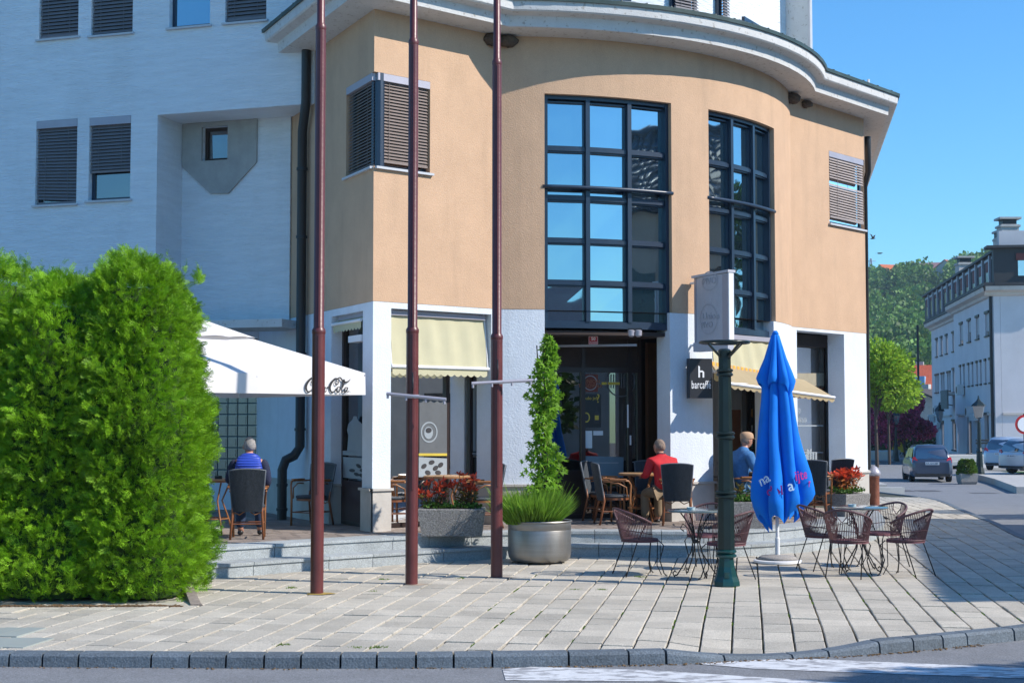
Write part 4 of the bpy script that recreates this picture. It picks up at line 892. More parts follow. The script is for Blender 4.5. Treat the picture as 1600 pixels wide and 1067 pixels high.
# ---------------------------------------------------------------- flagpoles
FPN = {}
for i, (px, py, y1, y2, lb_) in enumerate(((495, 927, 516, 42, 'maroon steel flagpole nearest the hedge, first of the three'), (643, 913, 515, 65, 'middle maroon flagpole with a grey crossbar facing the shop window'), (776, 902, 525, 97, 'maroon flagpole beside the round steel planter, grey crossbar at its right'))):
    g = G(px, py); s_ = FPX / g.y; r = .0655
    z1 = D(px, y1, g.y).z; z2 = D(px, y2, g.y).z
    E = empty('flagpole', (g.x, g.y, 0), 0, lb_, 'flagpole')
    x, y = g.x, g.y
    mb = MB(); mb.lathe([(r, 0), (r, z1 - .05), (r * .98, z1), (r * .8, z1 + .02), (r * .8, z2 - .05), (r * .78, z2), (r * .62, z2 + .02), (r * .55, 9)], (x, y, 0), 20); mb.build('pole', MAROON, E, 35)
    for zz, rr in ((z1, r), (z2, r * .8)):
        mb = MB(); mb.lathe([(rr, -.04), (rr * 1.06, -.03), (rr * 1.06, 0), (rr * .8, .03)], (x, y, zz), 20); mb.build('collar', MAROON, E, 35)
    for sgn in (.35,):
        mb = MB(); a = R(-90 + 12); c_, s2 = math.cos(a), math.sin(a); q = .008
        for (za, zb, rr) in ((1.0, z1 - .05, r), (z1 + .03, z2 - .05, r * .8)):
            mb.box((x + c_ * rr * 1.0, y + s2 * rr * 1.0, (za + zb) / 2), (.018, .02, zb - za), a + math.pi / 2)
        mb.build('halyard_channel', MAROON, E, kind='stuff')
    if i:
        (xa, ya, xb, yb) = ((604, 615, 697, 624), (737, 599, 832, 594))[i - 1]
        da, db = (-.12, -.20) if i == 1 else (-.18, -.02)
        p = D(xa, ya, y + da); q = D(xb, yb, y + db)
        mb = MB(); mb.tube([p, q], .018, 8); mb.build('crossbar', GREYAL, E, 40)
        for t in (.02, .33, .66, .97): mb = MB(); c_ = p.lerp(q, t); mb.lathe([(.013, -.05), (.013, 0)], c_, 8); mb.build('peg', GREYAL, E)
        mb = MB(); m_ = p.lerp(q, .45); mb.lathe([(r + .008, -.02), (r + .008, .02)], (x, y, m_.z), 16, False); mb.build('clamp', GREYAL, E, 40)
        mb = MB(); mb.tube([(x + .01, y - r - .01, m_.z + .25), (x + .015, y - r - .03, m_.z + .1), (x + .005, y - r - .012, m_.z + .02)], .006, 5); mb.build('cleat_rope', BLACKM, E, True)
    rust = M('lichen_stain', (.38, .26, .06), .95, .3, 10)
    mb = MB(); random.seed(i); mb.add([(x + .05 + math.cos(a) * .14 * random.uniform(.6, 1.2), y - .03 + math.sin(a) * .11 * random.uniform(.6, 1.2), .0065) for a in [2 * math.pi * k / 14 for k in range(14)]], [tuple(range(14))]); mb.build('lichen_stain', rust if i == 0 else M('rust_stain', (.40, .32, .24), .95, .2, 8), kind='structure')
# ---------------------------------------------------------------- lamp post with ring
g = G(1135, 915); LPx, LPy = g.x, g.y
E = empty('lamp_post', (LPx, LPy, 0), 0, 'dark green cast iron post with an open ring on top, standing on the pavers', 'lamp post')
def zl(py): return D(1135, py, LPy).z
mb = MB(); mb.lathe([(.135, 0), (.145, .01), (.14, .05), (.115, .1), (.088, .2), (.078, .3), (.078, zl(868))], (LPx, LPy, 0), 8, ph=.39); mb.build('pedestal', TEAL, E)
mb = MB(); mb.lathe([(.082, 0), (.11, .012), (.11, .03), (.085, .045), (.11, .06), (.11, .075), (.082, .09)], (LPx, LPy, zl(868) - .02), 20); mb.build('ring_moulding', TEAL, E, 35)
mb = MB(); z0 = zl(868); mb.lathe([(.092, z0 + .07), (.088, zl(775)), (.088, zl(775)), (.078, zl(700)), (.072, zl(640)), (.066, zl(560)), (.064, zl(548))], (LPx, LPy, 0), 8, ph=.39); mb.build('shaft', TEALD, E)
for z, rr in ((zl(772), .092), (zl(680), .082), (zl(582), .072)): mb = MB(); mb.lathe([(rr, -.04), (rr * 1.22, -.03), (rr * 1.22, -.015), (rr * 1.02, 0), (rr * 1.22, .015), (rr * 1.22, .03), (rr, .04)], (LPx, LPy, z), 20); mb.build('collar', TEALD, E, 35)
zr = zl(535); mb = MB(); n = 32; mb.tube([(LPx + .255 * math.cos(2 * math.pi * k / n), LPy + .255 * math.sin(2 * math.pi * k / n), zr) for k in range(n + 1)], .016, 8, False); mb.tube([(LPx + .21 * math.cos(2 * math.pi * k / n), LPy + .21 * math.sin(2 * math.pi * k / n), zr) for k in range(n + 1)], .012, 6, False); mb.build('top_ring', TEALD, E, True)
for k in range(4):
    a = .6 + k * math.pi / 2; mb = MB(); mb.tube([(LPx + .05 * math.cos(a), LPy + .05 * math.sin(a), zr - .16), (LPx + .25 * math.cos(a), LPy + .25 * math.sin(a), zr)], .014, 6); mb.build('strut', TEALD, E)
mb = MB(); mb.lathe([(.066, -.1), (.07, -.02), (.05, 0)], (LPx, LPy, zl(545)), 12); mb.build('cap', TEALD, E, 35)
mb = MB(); mb.box((LPx - .01, LPy - .108, .12), (.05, .02, .06)); mb.build('crest', TEAL, E)
# ---------------------------------------------------------------- closed blue parasol
PX, PY = 3.25, 18.0
PX = D(1215, 877, 18.0).x
BLUE = M('blue_parasol_cloth', (.008, .21, .78), .8, .08, 4, .3, 9, trans=.15, spec=.2)
E = empty('closed_parasol', (PX, PY, 0), 0, 'tall closed blue parasol with its cloth hanging in folds over a stone base', 'parasol')
mb = MB(); mb.lathe([(.27, 0), (.29, .01), (.29, .035), (.26, .045)], (PX, PY, 0), 28); mb.build('base_rim', AWW, E, 35)
mb = MB(); mb.lathe([(.262, .044), (.2, .085), (.05, .10)], (PX, PY, 0), 28); mb.build('base_disc', M('exposed_aggregate', (.34, .32, .30), .9, .4, 60, .8, 90), E, True)
mb = MB(); mb.lathe([(.03, .09), (.03, .3), (.022, .31), (.022, 2.72)], (PX, PY, 0), 12); mb.build('mast', M('white_mast', (.7, .72, .75), .4), E, 35)
def zp(py): return D(1215, py, PY).z
def cloth(prof, nf, amp, seed, name, hem=None, top=0, shift=None):
    rr = random.Random(seed); n = nf * 10; rows = []
    phs = [rr.uniform(-.3, .3) for _ in range(nf)]; hv = [rr.uniform(-.20, .10) for _ in range(nf)]; aw = [rr.uniform(.8, 1.12) for _ in range(nf)]
    for j, (z, r, a) in enumerate(prof):
        row = []
        for k in range(n):
            th = 2 * math.pi * k / n; f = k / 10; i = int(f) % nf; fr = f - int(f)
            fold = abs(math.sin(math.pi * (fr + phs[i] * .25 * math.sin(math.pi * fr)))); tw = .25 * math.sin(z * 3 + i)
            rad = r * (1 - a * (1 - fold ** .6)) * (1 + .05 * math.sin(3 * th + z * 2)) * (aw[i] + (aw[(i + 1) % nf] - aw[i]) * fr * 0 if 0 else 1 - .14 * (1 - aw[i]) * 0) * (1 + .09 * math.sin(5 * th - z * 4 + 1) * min(1, max(0, 2.3 - z)))
            zz = z
            if hem is not None and j >= len(prof) - 3:
                w_ = (j - (len(prof) - 4)) / 3; hh = hv[i] * (1 - fr) + hv[(i + 1) % nf] * fr
                zz = z + w_ * (hh + hem * (fold - .5))
            cx = PX + (shift(z) if shift else 0)
            row.append((cx + rad * math.cos(th + tw * .15), PY + rad * math.sin(th + tw * .15), zz))
        rows.append(row)
    mb = MB(); mb.sheet(rows, close=True); return mb.build(name, BLUE, E, 50)
sh = lambda z: .02 * (2.7 - z) if z < 2 else 0
prof = [(zp(560), .09, .2), (zp(585), .16, .3), (zp(600), .175, .35), (zp(625), .20, .38), (zp(650), .225, .42), (zp(675), .25, .44), (zp(700), .28, .48), (zp(720), .31, .5), (zp(740), .345, .52), (zp(760), .375, .55), (zp(775), .39, .52), (zp(788), .37, .46), (zp(802), .30, .4)]
cloth(prof, 8, .4, 5, 'canopy', hem=.16, shift=sh)
cloth([(zp(521), .02, 0), (zp(524), .05, .1), (zp(540), .09, .25), (zp(560), .14, .35), (zp(578), .205, .4), (zp(590), .245, .42), (zp(598), .22, .4)], 8, .4, 9, 'vent_cap', hem=.05)
mb = MB(); mb.lathe([(.03, 0), (.045, .01), (.02, .05)], (PX, PY, zp(523)), 10); mb.build('finial', BLUE, E, True)
PINK = M('magenta_print', (.32, .01, .22), .6); CYP = M('white_blue_print', (.45, .62, .8), .6)
def cyl_text(tx, px, py, size, mat, rad, rot=0):
    X = D(px, py, PY).x - PX - sh(zp(py)); th0 = -math.pi / 2 + math.asin(max(-.95, min(.95, X / rad))); z0 = zp(py)
    def f(x, y, z):
        x2, y2 = x * math.cos(rot) - y * math.sin(rot), x * math.sin(rot) + y * math.cos(rot)
        th = th0 + x2 / rad; zz = z0 + y2; k = th * 8 / (2 * math.pi) % 8; fr = k - int(k); return (PX + sh(zz) + (rad + z) * math.cos(th), PY + (rad + z) * math.sin(th), zz)
    text_on(tx, f, size, mat, E, bold=.002)
cyl_text('na', 1187, 748, .17, CYP, .375, .5); cyl_text('dol', 1202, 765, .16, PINK, .385, .1); cyl_text('a', 1226, 757, .18, CYP, .39, .2); cyl_text('ijte', 1245, 741, .17, PINK, .37, .15); cyl_text('ro', 1262, 754, .15, PINK, .385, -.1)
# ---------------------------------------------------------------- foliage tools
def rotmats(n, d=None, spread=1.0, rng=RNG):
    """random frames; if d given, local +Y points roughly along d"""
    if d is None: d = rng.normal(size=(n, 3))
    y = d / np.maximum(1e-6, np.linalg.norm(d, axis=1, keepdims=True)); y = y + rng.normal(size=(n, 3)) * spread * .5
    y /= np.linalg.norm(y, axis=1, keepdims=True); a = rng.normal(size=(n, 3)); x = np.cross(a, y); x /= np.maximum(1e-6, np.linalg.norm(x, axis=1, keepdims=True)); z = np.cross(x, y)
    return np.stack([x, y, z], axis=2)
def cloud(name, base_v, base_f, pts, mats, scales, mat, parent=None, org=(0, 0, 0), kind=None, smooth=False):
    """many copies of one small leaf shape as one mesh"""
    bv = np.array(base_v, float); n = len(pts); m = len(bv)
    V = np.einsum('nij,mj->nmi', mats, bv) * np.asarray(scales).reshape(n, 1, 1) + np.asarray(pts)[:, None, :]
    off = np.array(root_loc(parent) if parent is not None else org, float); V = (V - off).reshape(-1, 3)
    me = bpy.data.meshes.new(name); me.vertices.add(n * m); me.vertices.foreach_set('co', V.astype(np.float32).ravel())
    fl = [len(f) for f in base_f]; tot = sum(fl); idx = np.concatenate([np.array(f) for f in base_f])
    me.loops.add(n * tot); me.loops.foreach_set('vertex_index', (idx[None, :] + (np.arange(n) * m)[:, None]).ravel().astype(np.int32))
    me.polygons.add(n * len(fl)); st = np.concatenate([[0], np.cumsum(fl)[:-1]])
    me.polygons.foreach_set('loop_start', (st[None, :] + (np.arange(n) * tot)[:, None]).ravel().astype(np.int32))
    me.update(calc_edges=True); me.materials.append(mat); o = link(name, me, parent)
    if parent is None: o.location = org
    if kind: o['kind'] = kind
    return o
def island_var(m, a=.35):
    t = m.node_tree; g = t.nodes.new('ShaderNodeNewGeometry'); r = t.nodes.new('ShaderNodeMapRange'); r.inputs[3].default_value = 1 - a; r.inputs[4].default_value = 1 + a
    t.links.new(g.outputs['Random Per Island'], r.inputs[0])
    b = t.nodes['Principled BSDF']; src = b.inputs['Base Color'].links[0].from_socket
    v = t.nodes.new('ShaderNodeVectorMath'); v.operation = 'SCALE'; t.links.new(src, v.inputs[0]); t.links.new(r.outputs[0], v.inputs['Scale'])
    for l in [l for l in t.links if l.from_socket == src and l.to_node != v]: t.links.new(v.outputs[0], l.to_socket)
LEAF_V = [(0, 0, 0), (.32, .45, .06), (0, 1, 0), (-.32, .45, .06)]; LEAF_F = [(0, 1, 2, 3)]
def frond(rr, n=6):
    V, F = [], []
    def blade(p, d, l, w):
        d = d.normalized(); s = Vector((-d.y, d.x, 0)); b = len(V)
        V.extend([tuple(p), tuple(p + d * l * .45 + s * w), tuple(p + d * l), tuple(p + d * l * .45 - s * w)]); F.append((b, b + 1, b + 2, b + 3))
    blade(Vector((0, 0, 0)), Vector((0, 1, 0)), 1, .02)
    for i in range(n):
        t = .12 + .75 * i / n; p = Vector((0, t, .05 * rr.uniform(-1, 1)))
        for sg in (-1, 1):
            d = Vector((sg * .8, .75, rr.uniform(-.25, .25))); l = .5 * (1 - t * .65) * rr.uniform(.7, 1.15); blade(p, d, l, .027)
            q = p + d.normalized() * l * .35
            blade(q, Vector((sg * .1, 1, rr.uniform(-.2, .2))), l * .6, .022)
    return V, F
island_var(HEDGE, .3)
# noise field for clumps
def lump(p, seed=0, f=2.2):
    x, y, z = p[:, 0] * f, p[:, 1] * f, p[:, 2] * f
    return (np.sin(x * 1.7 + seed) * np.cos(y * 1.3 + z * 1.1 + seed) + np.sin(z * 2.3 + x * .9 + seed * 2) + .6 * np.sin(x * 4.1 + z * 3.3 + seed) * np.cos(z * 4.7 - y * 3 + seed)) / 2.6
def hedge(cx, cy, rx, ry, h, n, seed, label, topn=None):
    rng = np.random.default_rng(seed); rr = random.Random(seed)
    E = empty('thuja_bush', (cx, cy, 0), 0, label, 'bush', 'clipped thuja bushes of the hedge')
    # surface of a rounded box
    th = rng.uniform(0, 2 * np.pi, n); zz = rng.uniform(0, 1, n) ** .9
    def surf(th, zz):
        c, s = np.cos(th), np.sin(th); p = 3.2; r = 1 / (np.abs(c) ** p + np.abs(s) ** p) ** (1 / p)
        sh = np.where(zz > .86, np.sqrt(np.maximum(0, 1 - ((zz - .86) / .14) ** 2 * .96)), 1) * (.93 + .07 * np.sin(zz * 9 + seed))
        sh = sh * (1 - .14 * np.maximum(0, (.1 - zz) / .1)) * (1 - .22 * zz ** 2.2 * (1 + .9 * c if seed == 3 else .8))
        P = np.stack([cx + rx * r * c * sh, cy + ry * r * s * sh, .03 + zz * h], 1); N = np.stack([c / rx, s / ry, np.where(zz > .86, (zz - .86) * 9, .1)], 1); N /= np.linalg.norm(N, axis=1, keepdims=True)
        return P, N
    P, N = surf(th, zz); L = lump(P, seed); L2 = lump(P, seed + 3, 6)
    depth = .09 * L + .07 * L2 + rng.uniform(-.16, .02, n); P = P + N * depth[:, None]
    P[:, 2] += .10 * zz * np.sin(P[:, 0] * 7 + seed); top = zz > .9; P[top, 2] += np.maximum(0, rng.normal(0, .05, top.sum())) + .10 * np.maximum(0, lump(P[top] * [1, 1, 0], seed + 1, 3))
    d = N * .75 + np.array([.1, -.1, .35]) + rng.normal(size=(n, 3)) * .25
    for k in range(4):
        sel = np.arange(n) % 4 == k; V, F = frond(rr, 5); m = rotmats(sel.sum(), d[sel], .8, rng)
        cloud('foliage', V, F, P[sel], m, rng.uniform(.085, .17, sel.sum()), HEDGE, E)
    # leader shoots on top and at the side
    ns = 44; V, F = frond(rr, 6); pts = []; dirs = []; scs = []
    for i in range(ns):
        a = rng.uniform(0, 6.28); q = rng.uniform(0, .8); x, y = cx + rx * q * math.cos(a), cy + ry * q * math.sin(a); hh = rng.uniform(.1, .34); le = rng.uniform(-.3, .3)
        for t in np.linspace(0, 1, 12): 
            for _ in range(2): pts.append((x + le * t * hh, y, h * .97 + t * hh)); dirs.append((rng.normal() * .8, rng.normal() * .8, .8)); scs.append(.12 * (1.15 - t))
    cloud('leader_shoots', V, F, np.array(pts), rotmats(len(pts), np.array(dirs), .5, rng), np.array(scs), HEDGE, E, kind='stuff')
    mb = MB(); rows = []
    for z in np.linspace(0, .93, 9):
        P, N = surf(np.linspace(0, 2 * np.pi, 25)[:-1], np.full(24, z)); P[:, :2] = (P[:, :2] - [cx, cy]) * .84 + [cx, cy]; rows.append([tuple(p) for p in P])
    mb.sheet(rows, close=True); mb.f.append(tuple(8 * 24 + k for k in range(24))); mb.mi.append(0); mb.build('dark_inner_fill', HEDGEI, E, True)  # closed dark core, no real branches; its colour gives shaded gaps between fronds
    return E
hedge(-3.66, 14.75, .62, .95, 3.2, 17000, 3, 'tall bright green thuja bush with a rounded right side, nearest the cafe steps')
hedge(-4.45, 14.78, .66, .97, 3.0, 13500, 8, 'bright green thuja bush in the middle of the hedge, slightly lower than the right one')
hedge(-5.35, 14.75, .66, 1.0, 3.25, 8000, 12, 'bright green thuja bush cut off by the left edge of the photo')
g = G(290, 945)
mb = MB(); a, b = G(276, 914, .0), G(318, 946, 0); mb.add([(a.x, a.y, .0), (a.x + .1, a.y + .05, 0), (b.x, b.y, 0), (b.x - .12, b.y, 0), (a.x, a.y, .17), (a.x + .07, a.y + .05, .17), (b.x - .02, b.y, .015), (b.x - .12, b.y, .015)], [(3, 2, 1, 0), (4, 5, 6, 7), (0, 1, 5, 4), (1, 2, 6, 5), (2, 3, 7, 6), (3, 0, 4, 7)])
o = mb.build('concrete_edging', M('lichen_concrete', (.24, .2, .17), .95, .35, 12, .5, 50), None, org=(b.x, b.y, 0)); tag(o, 'short sloping concrete edging stone at the foot of the hedge', 'edging')
mb = MB()
for _ in range(900):
    x = random.uniform(-5.5, -3.05); y = 13.72 + abs(random.gauss(0, .05)) - .0; q = random.uniform(.006, .016); mb.box((x, y, .006), (q * 2, q, q * .5), random.uniform(0, 6))
mb.build('dry_needles', M('dry_needles', (.14, .08, .035), 1, .5, 20), kind='stuff')
# ---------------------------------------------------------------- big white parasol
PWH = M('white_parasol_cloth', (.82, .80, .79), .8, .03, 3, .12, 10, trans=.22)
u1 = Vector((-.762, -.648)); u2 = Vector((-.648, .762)); Rc = Vector((G(571, 618, 0).x * 0 - 1.835, 18.4)); SZ = 3.1
cn = [Rc, Rc + u1 * SZ, Rc + (u1 + u2) * SZ, Rc + u2 * SZ]; ce = Rc + (u1 + u2) * SZ / 2; ZE = D(568, 583, 18.4).z; ZA = 2.98
E = empty('square_parasol', (ce.x, ce.y, .3), 0, 'large open white square parasol with black cola script, beside the thuja hedge', 'parasol')
mb = MB()
for i in range(4):
    a, b = cn[i], cn[(i + 1) % 4]; rows = []
    for j in range(9):
        t = j / 8; row = []
        for k in range(13):
            s = k / 12; e = a + (b - a) * s; q = ce + (e - ce) * t; sag = .05 * math.sin(math.pi * t) * math.sin(math.pi * s) + (.035 * math.sin(math.pi * s) if j == 8 else 0)
            row.append((q.x, q.y, ZA + (ZE - ZA) * t - sag))
        rows.append(row)
    mb.sheet(rows)
mb.build('canopy', PWH, E, 30)
vt = D(568, 617, 18.4).z
for i in range(4):
    a, b = cn[i], cn[(i + 1) % 4]; o = (b - a).normalized(); o = Vector((o.y, -o.x)); o = o if o.dot(ce - a) < 0 else -o; mb = MB(); rows = []
    for j in range(5):
        t = j / 4; rows.append([((a + (b - a) * (k / 24)).x + o.x * (.012 * math.sin(k * 1.1 + 2) * t), (a + (b - a) * (k / 24)).y + o.y * (.012 * math.sin(k * 1.1 + 2) * t), ZE - (.035 * math.sin(math.pi * k / 24)) * (1 - t) + (vt - ZE) * t) for k in range(25)])
    mb.sheet(rows); mb.build('valance', PWH, E, True)
for i in range(4):
    mb = MB(); a = cn[i]; mb.tube([(ce.x, ce.y, ZA - .04), (a.x, a.y, ZE - .03)], .014, 6); mb.build('rib', GREYAL, E)
    m_ = (cn[i] + cn[(i + 1) % 4]) / 2; mb = MB(); mb.tube([(ce.x, ce.y, ZA - .05), (m_.x, m_.y, ZE - .08)], .012, 6); mb.build('rib', GREYAL, E)
mb = MB(); mb.lathe([(.03, .3), (.03, ZA)], (ce.x, ce.y, 0), 12); mb.build('mast', GREYAL, E, 35); mb = MB(); mb.box((ce.x, ce.y, .34), (.6, .6, .08)); mb.build('base', STEPM, E)
tv = .36; vv = [ce + (c_ - ce) * tv for c_ in cn]; mb = MB()
for i in range(4): a, b = vv[i], vv[(i + 1) % 4]; zt_ = ZA + (ZE - ZA) * tv; n = 12; mb.sheet([[(*(ce + (a + (b - a) * k / n - ce) * .1), ZA + .03) for k in range(n + 1)], [(*(a + (b - a) * k / n), zt_ + .02 + .018 * abs(math.sin(k * .8))) for k in range(n + 1)]])
mb.build('vent_flap', PWH, E)
# handwritten script on the front valance
FV = Face(Rc, Rc + u1); BLK = M('black_script', (.012, .012, .015), .6, .02)
def stroke(mb, pts, wds, fn, off):
    P = catmull([Vector((p[0], p[1], 0)) for p in pts], 6); n = len(P); W = np.interp(np.linspace(0, 1, n), np.linspace(0, 1, len(wds)), wds)
    L, R_ = [], []
    for i, p in enumerate(P):
        t = (P[min(i + 1, n - 1)] - P[max(i - 1, 0)]).normalized(); s = Vector((-t.y, t.x, 0)) * W[i] / 2; L.append(p + s * 1.35); R_.append(p - s * 1.35)
    for i in range(n - 1):
        q = [L[i], L[i + 1], R_[i + 1], R_[i]]; mb.add([fn(v.x, v.y, off) for v in q], [(0, 1, 2, 3)])
def cola(fn, par):
    # unit: letter height about 1, baseline 0; drawn by hand stroke by stroke
    C_ = lambda ox, s: [[(ox + .95 * s, .95 * s), (ox + .8 * s, 1.12 * s), (ox + .62 * s, .95 * s), (ox + .72 * s, .72 * s), (ox + .98 * s, .86 * s), (ox + 1.0 * s, 1.2 * s), (ox + .62 * s, 1.3 * s), (ox + .15 * s, .85 * s), (ox + .0 * s, .35 * s), (ox + .22 * s, -.02), (ox + .6 * s, .12 * s), (ox + .85 * s, .42 * s)]]
    def o_(ox): return [(ox + .30, .50), (ox + .1, .42), (ox + .0, .16), (ox + .14, .0), (ox + .34, .14), (ox + .42, .40), (ox + .30, .50), (ox + .5, .42)]
    def c_(ox): return [(ox + .36, .40), (ox + .28, .50), (ox + .08, .38), (ox + .0, .14), (ox + .14, .0), (ox + .42, .18)]
    def a_(ox): return [(ox + .34, .46), (ox + .12, .42), (ox + .0, .16), (ox + .12, .0), (ox + .30, .2), (ox + .42, .48), (ox + .34, .1), (ox + .44, .0), (ox + .58, .18)]
    def l_(ox): return [(ox + .0, .18), (ox + .3, .62), (ox + .44, 1.1), (ox + .34, 1.18), (ox + .2, .7), (ox + .1, .12), (ox + .2, .0), (ox + .36, .16)]
    mb = MB(); thick = [.03, .05, .05, .09, .06, .07, .13, .17, .16, .12, .08, .03]; th2 = [.05, .1, .12, .1, .07, .05, .05]
    for s in C_(0, 1): stroke(mb, s, thick, fn, .004)
    stroke(mb, o_(.78), th2, fn, .004); stroke(mb, c_(1.32), th2, fn, .004); stroke(mb, a_(1.82), th2, fn, .004)
    stroke(mb, [(2.42, .42), (2.62, .46), (2.74, .42)], [.1, .12, .06], fn, .004)
    for s in C_(2.78, 1): stroke(mb, s, thick, fn, .004)
    stroke(mb, [(3.5, 1.22), (3.95, 1.42), (4.3, 1.12), (4.62, .98), (4.95, 1.06), (5.2, 1.3)], [.04, .1, .14, .13, .09, .03], fn, .004)
    stroke(mb, o_(3.56), th2, fn, .004); stroke(mb, l_(4.05), th2, fn, .004); stroke(mb, a_(4.48), th2, fn, .004); stroke(mb, [(5.14, .02), (5.19, .05)], [.07, .07], fn, .004)
    return mb.build('script_lettering', BLK, par, kind='stuff')
ua_ = FV.hit(477, 605)[0]; ub_ = FV.hit(546, 605)[0]; zt2, zb2 = D(540, 591, 18.3).z, D(540, 613, 18.3).z; s_ = (ua_ - ub_) / 5.2
cola(lambda x, y, o: (*FV(ua_ - x * s_, .014 + o), zb2 + y * (zt2 - zb2) / 1.4), E)
# ---------------------------------------------------------------- planters and plants
AGG = M('aggregate_concrete', (.30, .29, .28), .95, .35, 45, 1.2, 110, speck=70)
SOIL = M('soil', (.03, .02, .012), 1, .4, 20)
PHOT = leafmat('photinia_red_leaf', (.60, .075, .03), .4, .35, 6); island_var(PHOT, .4); PHOG = leafmat('photinia_bronze_leaf', (.13, .10, .02), .3, .4, 5); island_var(PHOG, .4)
GRN = leafmat('low_green_leaf', (.07, .16, .02), .3, .3, 6); island_var(GRN, .4); ORG = leafmat('orange_leaf', (.45, .14, .03), .4, .3, 6); island_var(ORG, .4)
STEMM = M('woody_stem', (.09, .05, .03), .9, .3, 20)
def planter(x, y, z, w, d, h, rz, label):
    E = empty('stone_planter', (x, y, z), rz, label, 'planter', 'exposed aggregate planters with red-leaved shrubs')
    E.rotation_euler = (0, 0, 0); c_, s_ = math.cos(rz), math.sin(rz); T = lambda a, b, c: (x + a * c_ - b * s_, y + a * s_ + b * c_, z + c)
    mb = MB(); k = .90; lev = [(0.02, k - .02), (.0, k), (h - .02, 1), (h, .985)]; rows = []
    for zz, f in [(0, k), (h - .015, 1), (h, .985), (h, .80), (h - .05, .78)]:
        fx = (w / 2) * f; fy = (d / 2) * (f if f > .9 else f - .12); rows.append([T(-fx, -fy, zz), T(fx, -fy, zz), T(fx, fy, zz), T(-fx, fy, zz)])
    mb.sheet(rows, close=True); mb.build('trough', AGG, E); mb = MB(); mb.add(rows[-1], [(0, 1, 2, 3)]); mb.build('soil', SOIL, E)
    return E, T
def shrub(T, spots, zb, h, mats, seed, label, loc, extra=True, group=None, scale=1):
    rng = np.random.default_rng(seed); E = empty('photinia_shrub', loc, 0, label, 'shrub', group); mb = MB(); P, Dv, P2, D2 = [], [], [], []
    for (a, b, hh) in spots:
        for _ in range(9):
            a2, b2 = a + rng.normal() * .09 * scale, b + rng.normal() * .06 * scale; t2 = T(a2 + rng.normal() * .05, b2, zb + hh * rng.uniform(.65, 1.0)); t0 = T(a, b, zb - .03); mid = [(t0[i] + t2[i]) / 2 + rng.normal() * .015 for i in range(3)]
            mb.tube([t0, mid, t2], .004, 4)
            for k in range(8):
                f = rng.uniform(0, 1); P.append(t2); Dv.append((rng.normal() * .8, rng.normal() * .8, rng.uniform(-.1, 1.1)))
            for k in range(7):
                t = rng.uniform(.25, .9); P2.append([t0[i] + (t2[i] - t0[i]) * t + rng.normal() * .012 for i in range(3)]); D2.append((rng.normal(), rng.normal(), rng.uniform(-.4, .7)))
    mb.build('stems', STEMM, E, kind='stuff'); LV = [(0, 0, 0), (.16, .35, .05), (.12, .75, .04), (0, 1, 0), (-.12, .75, .04), (-.16, .35, .05)]; LF = [(0, 1, 2, 3, 4, 5)]
    n = len(P); cloud('new_leaves', LV, LF, np.array(P), rotmats(n, np.array(Dv), .3, rng), rng.uniform(.06, .10, n), mats[0], E); n = len(P2); cloud('old_leaves', LV, LF, np.array(P2), rotmats(n, np.array(D2), .4, rng), rng.uniform(.05, .085, n), mats[1], E)
    return E
def lowgreen(T, xr, yr, z, n, seed, mat, label, loc, name='bedding_plants'):
    rng = np.random.default_rng(seed); P = np.array([T(rng.uniform(*xr), rng.uniform(*yr), z + abs(rng.normal()) * .035) for _ in range(n)]); o = cloud(name, LEAF_V, LEAF_F, P, rotmats(n, np.array([[0, -.3, 1]] * n) + rng.normal(size=(n, 3)) * .7, .6, rng), rng.uniform(.025, .05, n), mat, None, loc); tag(o, label, 'plants', kind='stuff')
g = D(706, 835, 18.3)
x1, y1 = (707 - 800) / FPX * 18.45, 18.45
E1_, T1_ = planter(x1, y1, .30, .83, .42, .335, .0, 'grey pebbled trough planter on the step between the second and third flagpoles')
shrub(T1_, [(-.20, .0, .36), (-.32, 0, .22)], .33, .3, (PHOT, PHOG), 4, 'red-tipped shrub at the left end of the trough between the flagpoles', T1_(-.22, 0, .33))
shrub(T1_, [(.14, 0, .42), (.26, .03, .28)], .33, .3, (PHOT, PHOG), 5, 'taller red-tipped shrub at the right end of the trough between the flagpoles', T1_(.18, 0, .33))
lowgreen(T1_, (-.36, .36), (-.14, .14), .33, 700, 6, GRN, 'low green leaves along the rim of the trough between the flagpoles', T1_(0, 0, .33))
E2_, T2_ = planter(3.17, 19.75, .30, .62, .42, .35, .0, 'grey pebbled planter on the terrace right behind the iron lamp post')
lowgreen(T2_, (-.28, .28), (-.16, .16), .35, 900, 7, GRN, 'green bedding plants in the planter behind the iron lamp post', T2_(0, 0, .35))
shrub(T2_, [(-.2, .02, .2)], .35, .2, (PHOG, GRN), 15, 'small dark bronze shrub in the planter behind the lamp post', T2_(-.2, 0, .35))
E3_, T3_ = planter(5.05, 22.35, .30, .62, .45, .33, R(42), 'grey pebbled corner planter in front of the right-hand white pillar')
shrub(T3_, [(-.08, 0, .30), (.1, 0, .38), (.2, .05, .36), (.0, .05, .34)], .33, .35, (PHOT, ORG), 8, 'bushy red and orange shrub beside the right-hand white pillar', T3_(0, 0, .33), scale=1.4)
lowgreen(T3_, (-.28, .28), (-.16, .16), .34, 700, 9, GRN, 'low green and white bedding plants in front of the right-hand pillar', T3_(0, 0, .33))
